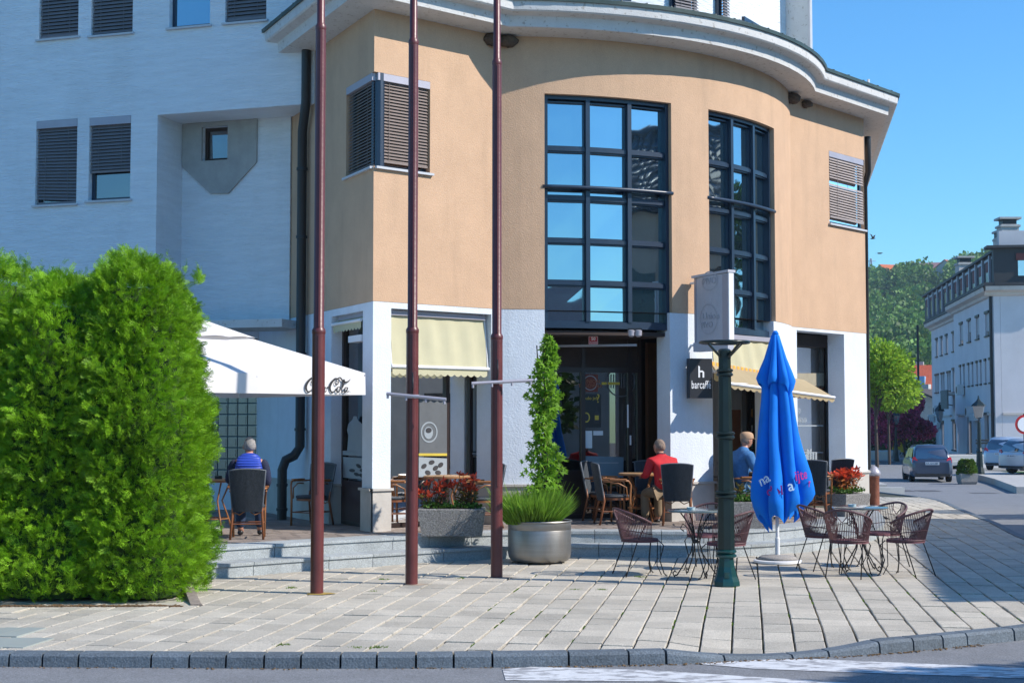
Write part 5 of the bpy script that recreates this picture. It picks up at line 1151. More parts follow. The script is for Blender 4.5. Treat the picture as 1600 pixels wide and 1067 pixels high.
# steel tub
STEEL = M('brushed_steel', (.30, .295, .285), .45, .12, 3, .05, 20, metal=.85, stretch=(.3, .3, 6), stain=.45, scol=(.16, .13, .09), sscale=2.5)
TX, TY = D(843, 880, 18.05).x, 18.05; E = empty('steel_tub', (TX, TY, 0), 0, 'big round stainless steel tub planter standing on the pavers by the third flagpole', 'planter')
mb = MB(); mb.lathe([(.30, .015), (.345, .03), (.375, .07), (.385, .12), (.385, .40), (.383, .405), (.387, .41), (.387, .49), (.395, .495), (.40, .505), (.395, .515), (.375, .51), (.37, .44)], (TX, TY, 0), 48); mb.build('drum', STEEL, E, 40)
mb = MB(); mb.lathe([(.0, .45), (.37, .45)], (TX, TY, 0), 24, False); mb.build('soil', SOIL, E)
for dx in (-.22, .22): mb = MB(); mb.box((TX + dx, TY, .01), (.1, .5, .02)); mb.build('foot', BLACKM, E)
# lavender-like grass
LAV = leafmat('lavender_blade', (.20, .36, .04), .4, .3, 5); island_var(LAV, .4)
rng = np.random.default_rng(21); n = 3600; a = rng.uniform(0, 6.28, n); r = np.sqrt(rng.uniform(0, 1, n)) * .30; P = np.stack([TX - .09 + r * np.cos(a) * 1.05, TY - .06 + r * np.sin(a) * .9, np.full(n, .47)], 1)
d = np.stack([np.cos(a) * r * 2.4 + rng.normal(0, .15, n), np.sin(a) * r * 2.4 + rng.normal(0, .15, n), np.full(n, .9)], 1)
V = [(-.012, 0, 0), (.012, 0, 0), (.014, .5, .03), (-.014, .5, .03), (.0, 1, .1)]; o = cloud('lavender', V, [(0, 1, 2, 3), (3, 2, 4)], P, rotmats(n, d, .14, rng), rng.uniform(.24, .52, n) * (1 - r * .4), LAV, None, (TX, TY, .47)); tag(o, 'mound of thin bright green blades spilling over the steel tub', 'lavender')
# thin spikes
n = 120; a = rng.uniform(0, 6.28, n); r = rng.uniform(.1, .3, n); P = np.stack([TX - .09 + r * np.cos(a), TY - .06 + r * np.sin(a), np.full(n, .5)], 1); d = np.stack([np.cos(a) * r * 2.6, np.sin(a) * r * 2.6, np.full(n, .9)], 1)
cloud('flower_stalks', [(-.005, 0, 0), (.005, 0, 0), (.004, 1, .05), (-.004, 1, .05)], [(0, 1, 2, 3)], P, rotmats(n, d, .1, rng), rng.uniform(.4, .56, n), LAV, o)
# sweetgum-like climber, star leaves
STAR = leafmat('star_leaf', (.20, .40, .03), .5, .3, 5); island_var(STAR, .35)
V = [(0, 0, 0)]; 
for k, an in enumerate((-2.0, -1.0, 0, 1.0, 2.0)):
    L_ = (.62, .85, 1, .85, .62)[k]; V.append((math.sin(an) * L_, math.cos(an) * L_, -.12 * L_))
    if k < 4: am = an + .5; V.append((math.sin(am) * .36, math.cos(am) * .36, .04))
F = [(0, i + 1, i) for i in range(1, 9)] + [(0, 1, 9)]
F = [tuple(f) for f in F][:8] 
E = empty('star_leaf_climber', (TX + .05, TY + .08, .45), 0, 'tall narrow climbing plant with star-shaped green leaves rising from the steel tub', 'plant')
mb = MB()
for k in range(5):
    pts = [(TX + .08 + .03 * math.sin(k * 2 + t * 5) * (1 + t) - .05 * t, TY + .1 + .03 * math.cos(k * 2 + t * 6), .45 + 2.2 * t) for t in [i / 10 for i in range(11)]]; mb.tube(pts, .007, 5)
mb.tube([(TX + .07, TY + .12, .4), (TX + .06, TY + .12, 2.6)], .012, 6); mb.build('stems', STEMM, E, kind='stuff')
pts = []; dirs = []; 
prof = [(785, 30, 850), (760, 33, 852), (720, 33, 852), (700, 25, 848), (680, 18, 847), (650, 24, 848), (620, 27, 848), (590, 27, 850), (575, 24, 852), (560, 14, 858), (545, 12, 858), (532, 8, 857), (524, 4, 857)]
for i in range(1700):
    t = random.random(); py = 790 - t * 265; ws = np.interp(-py, [-p[0] for p in prof], [p[1] for p in prof]); cx = np.interp(-py, [-p[0] for p in prof], [p[2] for p in prof]); c = D(cx, py, TY + .1)
    a = random.uniform(0, 6.28); rad = ws / FPX * TY * math.sqrt(random.uniform(.15, 1)) * (.72 + .5 * math.sin(a * 2 + py * .09) * math.sin(py * .16) + random.random() * .15); 
    if random.random() < .5 * (.5 + .5 * math.sin(py * .23)) : rad *= .6
    pts.append((c.x + rad * math.cos(a), c.y + rad * math.sin(a), c.z)); dirs.append((math.cos(a) * .9, math.sin(a) * .9, random.uniform(-1.3, .1)))
cloud('leaves', V, F, np.array(pts), rotmats(len(pts), np.array(dirs), .5, rng), rng.uniform(.045, .085, len(pts)), STAR, E)
# the small flagpole-side weed plants by the steps
mb = MB()
for (x, y, z) in ((*G(345, 872, .15)[:2], .15), (*G(395, 868, .15)[:2], .15)): tuft(mb, x, y, z, .03, 26, .09)
mb.build('weeds', WEED, kind='stuff')
# ---------------------------------------------------------------- furniture (built in metres, drawn at q)
Q = .915
CANE = M('cane_wood', (.30, .125, .045), .45, .25, 8, .1, 40); CANED = M('dark_cane', (.21, .075, .03), .45, .25, 8); WICK = M('charcoal_wicker', (.035, .045, .058), .55, .2, 30, .6, 160, stretch=(1, 1, .3)); WBR = M('charcoal_binding', (.10, .115, .135), .5, .2, 30)
def bistro():
    E = empty('wicker_chair', (0, 0, 0), 0)       # faces +Y
    bk = MB(); n = 14
    def backpt(u, v, o=0):  # u -1..1, v 0..1
        w_ = .19 + .045 * v; z = .36 + .54 * v + .02 * (1 - u * u) * v; y = -.20 - .10 * v - .035 * (1 - u * u) - o; return (u * w_, y, z)
    for j in range(6):
        pass
    rows = [[backpt(-1 + 2 * i / n, j / 8, 0) for i in range(n + 1)] for j in range(9)]; rb = [[backpt(-1 + 2 * i / n, j / 8, .015) for i in range(n + 1)] for j in range(9)]
    bk.sheet(rows); bk.sheet([r[::-1] for r in rb]); bk.build('backrest', WICK, E, True)
    mb = MB()
    for i in range(29): u = -1 + 2 * (i + .5) / 29; mb.tube([backpt(u, v / 5, .018) for v in range(6)], .0045, 4, False)
    mb.build('weave', WICK, E, kind='stuff')
    mb = MB(); mb.tube([backpt(-1, 0)] + [backpt(-1, v / 5) for v in range(1, 6)] + [backpt(-1 + 2 * i / 8, 1) for i in range(1, 8)] + [backpt(1, v / 5) for v in range(5, -1, -1)], .014, 6); mb.build('back_binding', WBR, E, True)
    for s in (-1, 1):
        mb = MB(); mb.tube([(s * .215, -.275, .0), (s * .19, -.20, .36), (s * .195, -.22, .5)], [.016, .018, .015], 8); mb.build('leg', CANED, E, True)
        mb = MB(); mb.tube([(s * .205, .20, 0), (s * .21, .19, .40), (s * .215, .20, .60), (s * .235, .16, .655), (s * .245, .05, .665), (s * .24, -.12, .66), (s * .215, -.235, .66)], [.016, .017, .015, .015, .015, .015, .013], 8); mb.build('leg', CANE, E, True)
        mb = MB(); mb.tube([(s * .21, .15, .40), (s * .225, .13, .56), (s * .24, -.0, .625), (s * .235, -.12, .62)], .010, 6); mb.tube([(s * .2, -.19, .36), (s * .1, -.215, .32), (s * .0, -.2, .385)], .008, 5); mb.build('arm_brace', CANE, E, True)
        mb = MB(); mb.box((s * .243, 0, .682), (.05, .26, .018)); mb.build('armrest', CANE, E)
    mb = MB(); mb.lathe([(.215, -.02), (.225, 0), (.215, .02), (0, .028)], (0, 0, .425), 20); mb.build('seat', WICK, E, 40)
    mb = MB(); mb.lathe([(.2, -.02), (.215, -.02), (.215, .01), (.2, .01)], (0, 0, .39), 20, False); mb.build('seat_frame', CANED, E, 40)
    for a, b in (((-.2, -.235, .2), (.2, -.235, .2)), ((-.2, .2, .2), (.2, .2, .2)), ((-.2, -.235, .2), (-.2, .2, .2)), ((.2, -.235, .2), (.2, .2, .2))): mb = MB(); mb.tube([a, b], .009, 6); mb.build('stretcher', CANED, E)
    return E
BCH = bistro(); bused = [0]
def put(proto, used, x, y, z, rz, label, cat, group=None, sc=Q):
    o = proto if not used[0] else copy_tree(proto); used[0] = 1
    for k in ('label', 'category', 'group'):
        if k in o: del o[k]
    o.location = (x, y, z); o.rotation_euler = (0, 0, rz); o.scale = (sc, sc, sc); return tag(o, label, cat, group)
GC = 'dark wicker cane armchairs on the cafe terrace'
chairs = [(-3.21, 18.0, .12, 'dark wicker cane armchair the man in the blue vest sits on'),
          (-1.62, 19.9, -1.2, 'cane armchair half hidden behind the white corner pillar'),
          (-.42, 19.75, 1.9, 'dark wicker cane armchair behind the trough between flagpoles'),
          (1.42, 20.45, -1.42, 'empty cane armchair turned sideways, left of the table of the man in red'),
          (1.95, 21.45, 2.9, 'dark wicker armchair on the far side of the table of the man in red'),
          (1.02 + .3, 21.2, -2.0, 'dark cane armchair half hidden behind the empty sideways one by the cafe door'),
          (2.27, 20.33, -.10, 'dark wicker cane armchair the man in the red jacket sits on'),
          (3.32, 21.3, -1.3, 'cane armchair the man in the denim shirt sits on'),
          (4.55, 22.1, -.4, 'dark wicker armchair just right of the closed blue parasol'),
          (4.95, 22.9, .5, 'dark wicker armchair farther back, next to the red and orange shrub'),
          (-2.75, 20.2, 2.6, 'dark wicker armchair across from the man in the blue vest')]
for x, y, rz, lb_ in chairs: put(BCH, bused, x, y, .30, rz, lb_, 'chair', GC)
def cafe_table():
    E = empty('cafe_table', (0, 0, 0)); mb = MB(); mb.lathe([(.0, .72), (.33, .72), (.345, .73), (.345, .745), (.33, .75), (0, .75)], n=28); mb.build('tabletop', M('table_wood', (.42, .25, .12), .4, .15, 5), E, 40)
    mb = MB(); mb.lathe([(.33, .71), (.348, .715), (.348, .735), (.33, .73)], n=28, cap=False); mb.build('edge_band', CANE, E, 40)
    for k in range(4):
        a = k * math.pi / 2 + .4; c_, s_ = math.cos(a), math.sin(a); mb = MB(); mb.tube([(.28 * c_, .28 * s_, 0), (.22 * c_, .22 * s_, .2), (.12 * c_, .12 * s_, .45), (.24 * c_, .24 * s_, .71)], .013, 6); mb.build('leg', CANE, E, True)
    mb = MB(); mb.lathe([(.19, .2), (.205, .2), (.205, .215), (.19, .215)], n=20, cap=False); mb.build('shelf_ring', CANE, E, 40); return E
CT = cafe_table(); cu2 = [0]
for x, y, lb_ in ((-3.78, 18.75, 'wood topped cane table with white cups by the man in blue'), (-.88, 20.0, 'light topped cane table behind the trough planter'), (1.83, 21.0, 'small cane table in front of the man in red'), (3.75, 21.6, 'cane table the man in denim leans on')):
    put(CT, cu2, x, y, .30, .2, lb_, 'table', 'cane bistro tables on the terrace')
CER = M('white_china', (.8, .8, .8), .2, .02)
def cup(x, y, z, lb_):
    E = empty('cup', (x, y, z), 0, lb_, 'cup', 'cups on the blue man\'s table'); mb = MB(); mb.lathe([(.02, .008), (.028, .012), (.04, .06), (.036, .06), (.022, .015)], (x, y, z), 16); mb.build('bowl', CER, E, 50)
    mb = MB(); mb.lathe([(.03, 0), (.065, .01), (.066, .014), (.03, .008)], (x, y, z), 18); mb.build('saucer', CER, E, 50); mb = MB(); mb.tube([(x + .036, y, z + .05), (x + .058, y, z + .045), (x + .055, y, z + .025), (x + .03, y, z + .02)], .004, 5); mb.build('handle', CER, E, True)
zt3 = .30 + .75 * Q + .001
cup(-3.58, 18.72, zt3, 'white cup on its saucer at the right edge of the table'); cup(-3.85, 18.6, zt3, 'white cup on its saucer nearer the thuja hedge')
mb = MB(); mb.box((-3.5, 18.85, zt3 + .025), (.08, .05, .05), .3); tag(mb.build('blue_packet', M('blue_card', (.02, .08, .4), .5), None, org=(-3.5, 18.85, zt3)), 'small blue packet beside the white cup', 'packet')
mb = MB(); mb.box((-3.72, 18.72, zt3 + .02), (.09, .09, .04), .2); tag(mb.build('ashtray', BLACKM, None, org=(-3.72, 18.72, zt3)), 'dark square ashtray between the two white cups', 'ashtray')
# iron garden set
IRON = M('black_wrought_iron', (.012, .012, .015), .4, .2, 10, metal=.3); RAT = M('brown_rattan', (.10, .045, .05), .5, .3, 25, .3, 90); CUSH = M('seat_weave', (.13, .045, .055), .8, .25, 12, .4, 60)
def curl(pts, c, r, n=9, flip=1, plane=(1, 0)):
    return pts
def garden():
    E = empty('rattan_garden_chair', (0, 0, 0)); n = 28
    def rim(t, v):        # t -1..1 around the back, v 0 seat .. 1 top
        a = -math.pi / 2 + t * R(112); top = .44 + (.36 - .17 * (abs(t)) ** 1.6); z = .43 + (top - .43) * v; rr = .225 + .05 * v; y = math.sin(a) * rr * .95 - .02 * v; return (math.cos(a) * rr, y - .03 * v, z)
    for v, rad in ((1, .014), (0, .010)):
        mb = MB(); mb.tube([rim(-1 + 2 * i / n, v) for i in range(n + 1)], rad, 7); mb.build('back_rim' if v else 'seat_rim', RAT, E, True)
    mb = MB(); n2 = 46
    for i in range(n2 + 1):
        t = -1 + 2 * i / n2
        if abs(t) < .10: vs = (.0, .62)
        else: vs = (0, 1)
        mb.tube([rim(t, vs[0] + (vs[1] - vs[0]) * k / 3) for k in range(4)], .0052, 4, False)
    mb.tube([rim(-.13, 1), rim(-.12, .8), rim(0, .6), rim(.12, .8), rim(.13, 1)], .007, 5)
    for v in (.33,): mb.tube([rim(-1 + 2 * i / n, v) for i in range(n + 1)], .005, 4)
    mb.build('back_weave', RAT, E, kind='stuff')
    mb = MB(); rows = []
    for j in range(5): 
        r = (.02, .1, .17, .225, .232)[j]; rows.append([(r * math.cos(2 * math.pi * k / 24), r * math.sin(2 * math.pi * k / 24) * .98 + .01, (.425, .425, .43, .435, .40)[j]) for k in range(24)])
    mb.sheet(rows, close=True); mb.f.append(tuple(range(24))); mb.mi.append(0); mb.build('seat', CUSH, E, True)
    for s in (-1, 1):
        mb = MB(); mb.tube([(s * .17, .18, .42), (s * .195, .235, .36), (s * .16, .20, .18), (s * .19, .24, .03), (s * .20, .27, .0)], .0075, 5); mb.build('leg', IRON, E, True)
        mb = MB(); mb.tube([(s * .235, -.02, .60), (s * .19, -.1, .42), (s * .21, -.26, 0)], .0075, 5); mb.build('leg', IRON, E, True)
        mb = MB(); mb.tube([(s * .10, .2, .40), (s * .12, .18, .12), (s * .16, .22, .01)], .006, 5); mb.build('brace', IRON, E, True)
    return E
GCH = garden(); gu = [0]; GG = 'brown rattan garden chairs on the pavers'
gl = [(1.42, 16.55, -1.25, 'rattan garden chair left of the iron table behind the lamp post'), (2.33, 16.05, .95, 'rattan garden chair partly hidden by the iron lamp post'), (2.25, 17.2, 2.7, 'dark rattan garden chair on the far side of the table behind the lamp post'),
      (3.72, 16.35, -.50, 'rattan garden chair in front of the round table, nearest the parasol base'), (3.60, 17.15, -1.25, 'rattan garden chair at the back left of the round table, touching the blue parasol'), (4.38, 16.45, .75, 'rattan garden chair at the right end of the outdoor set'), (4.38, 17.5, 2.2, 'rattan garden chair with heart-shaped hole behind the round table')]
for x, y, rz, lb_ in gl: put(GCH, gu, x, y, .004, rz, lb_, 'chair', GG, .93)
def gtable():
    E = empty('iron_garden_table', (0, 0, 0)); mb = MB(); mb.lathe([(0, .755), (.325, .755), (.34, .762), (.34, .774), (.325, .78), (0, .78)], n=32); mb.build('tabletop', M('glass_tabletop', (.10, .15, .17), .12, .1, 3, coat=.5), E, 40)
    for k in range(4):
        a = k * math.pi / 2 + .3; c_, s_ = math.cos(a), math.sin(a); pr = [(.20, .75), (.13, .66), (.055, .52), (.04, .40), (.07, .28), (.19, .10), (.25, .02), (.285, .015), (.30, .05), (.275, .075), (.255, .055)]
        mb = MB(); mb.tube([(r * c_, r * s_, z) for r, z in pr], .008, 6); mb.build('leg', IRON, E, True)
        mb = MB(); mb.tube([(.26 * c_, .26 * s_, .03), (.285 * c_, .285 * s_, .0)], .006, 5); mb.tube([(.05 * c_, .05 * s_, .42), (.10 * c_, .10 * s_, .56), (.17 * c_, .17 * s_, .62), (.2 * c_, .2 * s_, .56), (.16 * c_, .16 * s_, .54)], .006, 5); mb.build('scroll', IRON, E, kind='stuff')
    mb = MB(); mb.lathe([(.045, .39), (.05, .4), (.05, .42), (.045, .43)], n=14); mb.build('collar', IRON, E); return E
GT = gtable(); gtu = [0]
put(GT, gtu, 2.04, 16.4, .004, 0, 'round glass topped iron table behind the lamp post', 'table', 'iron tables on the pavers', .94); put(GT, gtu, 4.0, 17.0, .004, .4, 'round glass topped iron table ringed by four rattan chairs, right of the parasol base', 'table', 'iron tables on the pavers', .94)
for x, y, lb_ in ((1.98, 16.35, 'small glass ashtray on the table behind the lamp post'), (3.9, 16.95, 'small glass ashtray on the round table right of the parasol')):
    mb = MB(); mb.lathe([(.04, 0), (.05, .03), (.044, .03), (.035, .008)], (x, y, .004 + .78 * .94), 14); tag(mb.build('ashtray', M('clear_glass', (.5, .6, .62), .1), None, 40, org=(x, y, .737)), lb_, 'ashtray')
# ---------------------------------------------------------------- people
def skinned(name, joints, edges, mat, parent, root=0, sub=2, xf=None):
    me = bpy.data.meshes.new(name); xf = xf or (lambda p: p)
    me.from_pydata([xf(Vector(j[:3])) for j in joints], edges, []); o = bpy.data.objects.new(name, me); COL.objects.link(o)
    o.modifiers.new('s', 'SKIN'); sv_ = me.skin_vertices[0].data if me.skin_vertices else None
    if sv_ is None: me.skin_vertices if 0 else None
    for i, j in enumerate(joints):
        sv_[i].radius = (j[3], j[4] if len(j) > 4 else j[3]); sv_[i].use_root = (i == root)
    m = o.modifiers.new('u', 'SUBSURF'); m.levels = sub; m.render_levels = sub
    dg = bpy.context.evaluated_depsgraph_get(); me2 = bpy.data.meshes.new_from_object(o.evaluated_get(dg)); bpy.data.objects.remove(o)
    me2.polygons.foreach_set('use_smooth', [True] * len(me2.polygons)); me2.materials.clear(); me2.materials.append(mat); return link(name, me2, parent)
SKIN = M('skin', (.45, .22, .15), .5, .08, 8)
def head_mb(c, tilt=0, yaw=0, s=1, kind='head', hair=None):
    mb = MB(); rows = []; n, m = 20, 16; ry = Matrix.Rotation(yaw, 3, 'Z') @ Matrix.Rotation(-tilt, 3, 'X')
    for j in range(m + 1):
        ph = math.pi * j / m; row = []
        for k in range(n):
            th = 2 * math.pi * k / n; x = math.sin(ph) * math.cos(th); y = math.sin(ph) * math.sin(th); z = math.cos(ph)
            X, Y, Z = x * .076, y * .098, z * .118
            if z < 0: X *= 1 + z * .28; Y *= (1 + z * .12); Y += -z * .012 if y > 0 else z * -.01
            if kind == 'head':
                if y > .6 and abs(x) < .3 and -.35 < z < .15: Y += .022 * (1 - abs(x) / .3) * (1 - abs(z + .15) / .35)      # nose
                if y > .5 and .05 < z < .3 and .2 < abs(x) < .5: Y -= .006
                if y > .5 and -.6 < z < -.42: Y += .004
            else:
                k_ = 1.09; X *= k_; Y = Y * k_ - .006; Z = Z * 1.06
                cut = hair(x, y, z) if hair else (y < .25 or z > .55)
                if not cut: X *= .8; Y *= .8; Z *= .8
                else: X += random.gauss(0, .0015); Y += random.gauss(0, .0015); Z += random.gauss(0, .0015)
            row.append(tuple(Vector(c) + ry @ Vector((X, Y, Z)) * s))
        rows.append(row)
    mb.sheet(rows, close=True)
    if kind == 'head':
        for sx in (-1, 1):
            r2 = []
            for j in range(5):
                a = math.pi * j / 4; r2.append([tuple(Vector(c) + ry @ Vector((sx * (.078 + .010 * math.sin(a) + .004 * math.cos(b)), -.008 + .016 * math.sin(a) * math.cos(b) - .0, -.012 + .032 * math.cos(a))) * s) for b in [2 * math.pi * q / 8 for q in range(8)]])
            mb.sheet(r2, close=True)
            e = Vector(c) + ry @ Vector((sx * .03, .088, .012)) * s; mb.lathe([(.001, -.006), (.009, -.004), (.011, 0), (.009, .004), (.001, .006)], e, 8)
    return mb
def hand_parts(w, d, up, s=1):
    """joints for palm and fingers from wrist w along direction d"""
    d = Vector(d).normalized(); side = d.cross(Vector(up)).normalized(); J = []; E_ = []
    return d, side
def seated(name, x, y, z, rz, sc, label, top, legs, shoe, hairm, hair, lean=.0, arms=None, yaw=0, tilt=0, vest=None, hat=None, feet=None, collar=None):
    E = empty(name, (0, 0, 0), 0)
    H = (0, .045 + lean * 1.15, 1.215)
    sh_y = lean * .9 - .02
    arms = arms or {-1: ((-.25, .02, .74), (-.16, .26, .72)), 1: ((.25, .02, .74), (.16, .26, .72))}
    feet = feet or {-1: ((-.12, .42, .50), (-.13, .40, .09)), 1: ((.12, .42, .50), (.13, .46, .09))}
    def J(k=1.0, cloth=0):
        j = [(0, -.02, .56, .15 + cloth, .115 + cloth), (0, -.05 + lean * .3, .72, .135 + cloth, .105 + cloth), (0, -.05 + lean * .6, .88, .155 + cloth, .112 + cloth), (0, -.02 + lean * .85, 1.0, .12 + cloth, .085 + cloth), (0, lean, 1.09, .053 + cloth * .6, .053 + cloth * .6)]
        return j
    # body: one continuous surface
    j = [(a[0], a[1], a[2], a[3] * .84, a[4] * .84) for a in J()[:4]] + J()[4:]; e = [(0, 1), (1, 2), (2, 3), (3, 4)]
    j.append((0, H[1] - .01, 1.17, .05)); e.append((4, 5))
    for s in (-1, 1):
        b = len(j); el, wr_ = arms[s]
        j += [(s * .175, sh_y, 1.0, .06), (*el, .045), (*wr_, .028)]; e += [(3, b), (b, b + 1), (b + 1, b + 2)]
        d = (Vector(wr_) - Vector(el)).normalized(); sd = Vector((-s, 0, 0)); sd = (sd - d * sd.dot(d)).normalized(); w_ = Vector(wr_)
        p0 = w_ + d * .045; j.append((*p0, .030, .018)); pb = len(j) - 1; e.append((b + 2, pb)); nrm = d.cross(sd).normalized(); nrm = nrm if nrm.z < 0 else -nrm
        p = len(j)
        kn, an = feet[s]; b = len(j); j += [(s * .09, .04, .52, .088), (*kn, .062), (*an, .042), (kn[0], an[1] + .11, .035, .038, .03)]; e += [(0, b), (b, b + 1), (b + 1, b + 2), (b + 2, b + 3)]
    body = skinned('body', j, e, SKIN, E)
    me = body.data
    hm = head_mb(H, tilt, yaw); off = 0
    # join head and fingers into the body mesh
    allv = [tuple(v.co) for v in me.vertices]; allf = [tuple(p.vertices) for p in me.polygons]
    mb = MB(); mb.add(allv, allf); mb.add(hm.v, hm.f)
    for s in (-1, 1):
        el, wr_ = arms[s]; d = (Vector(wr_) - Vector(el)).normalized(); sd = Vector((-s, 0, 0)); sd = (sd - d * sd.dot(d)).normalized(); w_ = Vector(wr_); nrm = d.cross(sd).normalized(); nrm = nrm if nrm.z < 0 else -nrm
        for i in range(4):
            o = (i - 1.5) * .019; L_ = (.062, .072, .068, .052)[i]; p1 = w_ + d * .055 + sd * -o; mb.tube([p1 - d * .02, p1 + d * .02, p1 + d * (.02 + L_ * .5) + nrm * .012, p1 + d * (.02 + L_ * .75) + nrm * .035], [.010, .0095, .0085, .006], 6)
        mb.tube([w_ + d * .015 + sd * .018, w_ + d * .045 + sd * .038 + nrm * .008, w_ + d * .07 + sd * .042 + nrm * .02], [.011, .010, .007], 6)
    bpy.data.objects.remove(body); mb.build('body', SKIN, E, True)
    # jacket / shirt
    c = .034; j = [(0, -.02, .54, .19, .15)] + [(a[0], a[1], a[2], a[3] + c, a[4] + c) for a in J()[1:4]] + [(0, lean * .96, 1.08, .082, .08), (0, lean, 1.13, .066, .066)]; e = [(0, 1), (1, 2), (2, 3), (3, 4), (4, 5)]
    if vest is None:
        for s in (-1, 1): b = len(j); el, wr_ = arms[s]; j += [(s * .195, sh_y, .985, .085), (*el, .064), (*(Vector(wr_) * .92 + Vector(el) * .08), .044)]; e += [(3, b), (b, b + 1), (b + 1, b + 2)]
        skinned('jacket', j, e, top, E)
    else:
        for s in (-1, 1): b = len(j); j += [(s * .185, sh_y, .985, .088)]; e += [(3, b)]
        jj = [(q[0], q[1], q[2], q[3] + .016, q[4] + .022) if len(q) > 4 else (q[0], q[1], q[2], q[3] + .012) for q in j]; skinned('vest', jj, e, vest, E)
        for s in (-1, 1):
            el, wr_ = arms[s]; skinned('sleeve', [(s * .14, sh_y, 1.0, .075), (s * .20, sh_y, .975, .084), (*el, .058), (*(Vector(wr_) * .92 + Vector(el) * .08), .042)], [(0, 1), (1, 2), (2, 3)], top, E)
    j = [(0, -.02, .56, .158, .125)]; e = []
    for s in (-1, 1): kn, an = feet[s]; b = len(j); j += [(s * .095, .05, .52, .10), (*kn, .078), (an[0], an[1], an[2] - .0, .066)]; e += [(0, b), (b, b + 1), (b + 1, b + 2)]
    skinned('trousers', j, e, legs, E)
    for s in (-1, 1): kn, an = feet[s]; skinned('shoe', [(an[0], an[1] - .03, .045, .042, .04), (an[0], an[1] + .07, .04, .044, .036), (an[0], an[1] + .15, .03, .038, .026)], [(0, 1), (1, 2)], shoe, E)
    head_mb(H, tilt, yaw, 1, 'hair', hair).build('hair', hairm, E, True)
    if collar: mb = MB(); mb.lathe([(.062, -.02), (.075, .0), (.068, .035), (.058, .035)], (0, lean - .002, 1.09), 18, False); mb.build('collar', collar, E, True)
    if hat:
        mb = MB(); rows = []; ryy = Matrix.Rotation(yaw, 3, 'Z')
        for r, zz, oy in ((.097, .028, 0), (.101, .045, 0), (.100, .085, -.004), (.085, .115, -.008), (.05, .13, -.008), (.005, .135, -.008)): rows.append([tuple(Vector(H) + ryy @ Vector((r * .9 * math.cos(a), r * 1.12 * math.sin(a) + oy, zz))) for a in [2 * math.pi * k / 20 for k in range(20)]])
        mb.sheet(rows, close=True); mb.build('cap', hat, E, True)
        mb = MB(); rows = [[tuple(Vector(H) + ryy @ Vector((r * math.sin(a) * .88, .04 + r * math.cos(a), .033 - .012 * (r > .1)))) for a in [-1.2 + 2.4 * k / 8 for k in range(9)]] for r in (.06, .13)]; mb.sheet(rows); mb.build('brim', hat, E, True)
    E.location = (x, y, z); E.rotation_euler = (0, 0, rz); E.scale = (sc,) * 3; return tag(E, label, 'person')
GREYH = M('grey_hair', (.34, .33, .33), .9, .45, 40, .9, 120); SANDH = M('sandy_grey_hair', (.30, .22, .17), .9, .4, 40, .9, 120)
quilt = M('quilted_blue', (.02, .06, .42), .5, .1, 5)
t = quilt.node_tree; tc = t.nodes.new('ShaderNodeTexCoord'); wv = t.nodes.new('ShaderNodeTexWave'); wv.bands_direction = 'Z'; wv.inputs['Scale'].default_value = 9; bp = t.nodes.new('ShaderNodeBump'); bp.inputs['Strength'].default_value = .55; bp.inputs['Distance'].default_value = .02
t.links.new(tc.outputs['Object'], wv.inputs[0]); t.links.new(wv.outputs['Fac'], bp.inputs['Height']); t.links.new(bp.outputs[0], t.nodes['Principled BSDF'].inputs['Normal'])
REDJ = M('red_fleece', (.50, .012, .02), .8, .15, 6, .5, 12); NAVYC = M('navy_wool', (.012, .018, .05), .9, .15, 8, .3, 30); JEAN = M('dark_jeans', (.02, .04, .09), .9, .2, 12, .2, 60); KHAK = M('khaki_cotton', (.22, .16, .10), .9, .1, 8); SHOE = M('black_shoe', (.015, .015, .017), .4); DEN = M('denim_blue', (.045, .16, .36), .85, .25, 10, .4, 20); DENL = M('pale_denim', (.12, .26, .42), .85, .25, 10, .4, 20); BEIG = M('beige_cap', (.42, .27, .17), .9, .1)
hb = lambda x, y, z: (y < .1 and z > -.45) or z > .35 and y < .75 or z > .62
seated('person', -3.21, 18.02, .30, .12, .915, 'grey-haired man in a quilted blue vest seen from behind', NAVYC, JEAN, SHOE, GREYH, hb, .03, {-1: ((-.27, .06, .76), (-.24, .30, .74)), 1: ((.25, -.02, .74), (.20, .2, .62))}, yaw=.25, vest=quilt)
seated('person', 2.10, 20.40, .28, .38, .89, 'grey-haired man in a red jacket sitting before the cafe door', REDJ, KHAK, SHOE, SANDH, hb, .10, {-1: ((-.27, .08, .78), (-.20, .34, .76)), 1: ((.27, .08, .76), (.20, .32, .76))}, yaw=.35, collar=M('dark_collar', (.02, .02, .03), .9))
seated('person', 3.30, 21.3, .30, -1.15, .94, 'man in a blue denim shirt and beige cap, between the lamp post and blue parasol', DEN, DENL, SHOE, SANDH, hb, .06, {-1: ((-.25, .1, .76), (-.12, .32, .72)), 1: ((.25, .1, .76), (.14, .34, .70))}, yaw=.1, tilt=.2, hat=BEIG)
# bollard behind the right pillar
g = D(1366, 745, 26.7); mb = MB(); E = empty('bollard', (g.x, g.y, hz(g.x, g.y)), 0, 'rusty brown iron bollard with grey cap beside the right-hand pillar', 'bollard')
mb.lathe([(.11, -.05), (.11, .05), (.09, .1), (.09, .70), (.10, .72), (.09, .74)], (g.x, g.y, 0), 14); mb.build('post', M('rusty_iron', (.20, .07, .04), .8, .3, 10, .3, 40), E, 40); mb = MB(); mb.lathe([(.10, .74), (.115, .76), (.115, .8), (.09, .84), (.05, .90), (.01, .92)], (g.x, g.y, 0), 14); mb.build('cap', GREYAL, E, 40)
# ---------------------------------------------------------------- the street beyond
GZF = -.6
def far_ground(px, py): 
    z = -.6; return G(px, py, z)
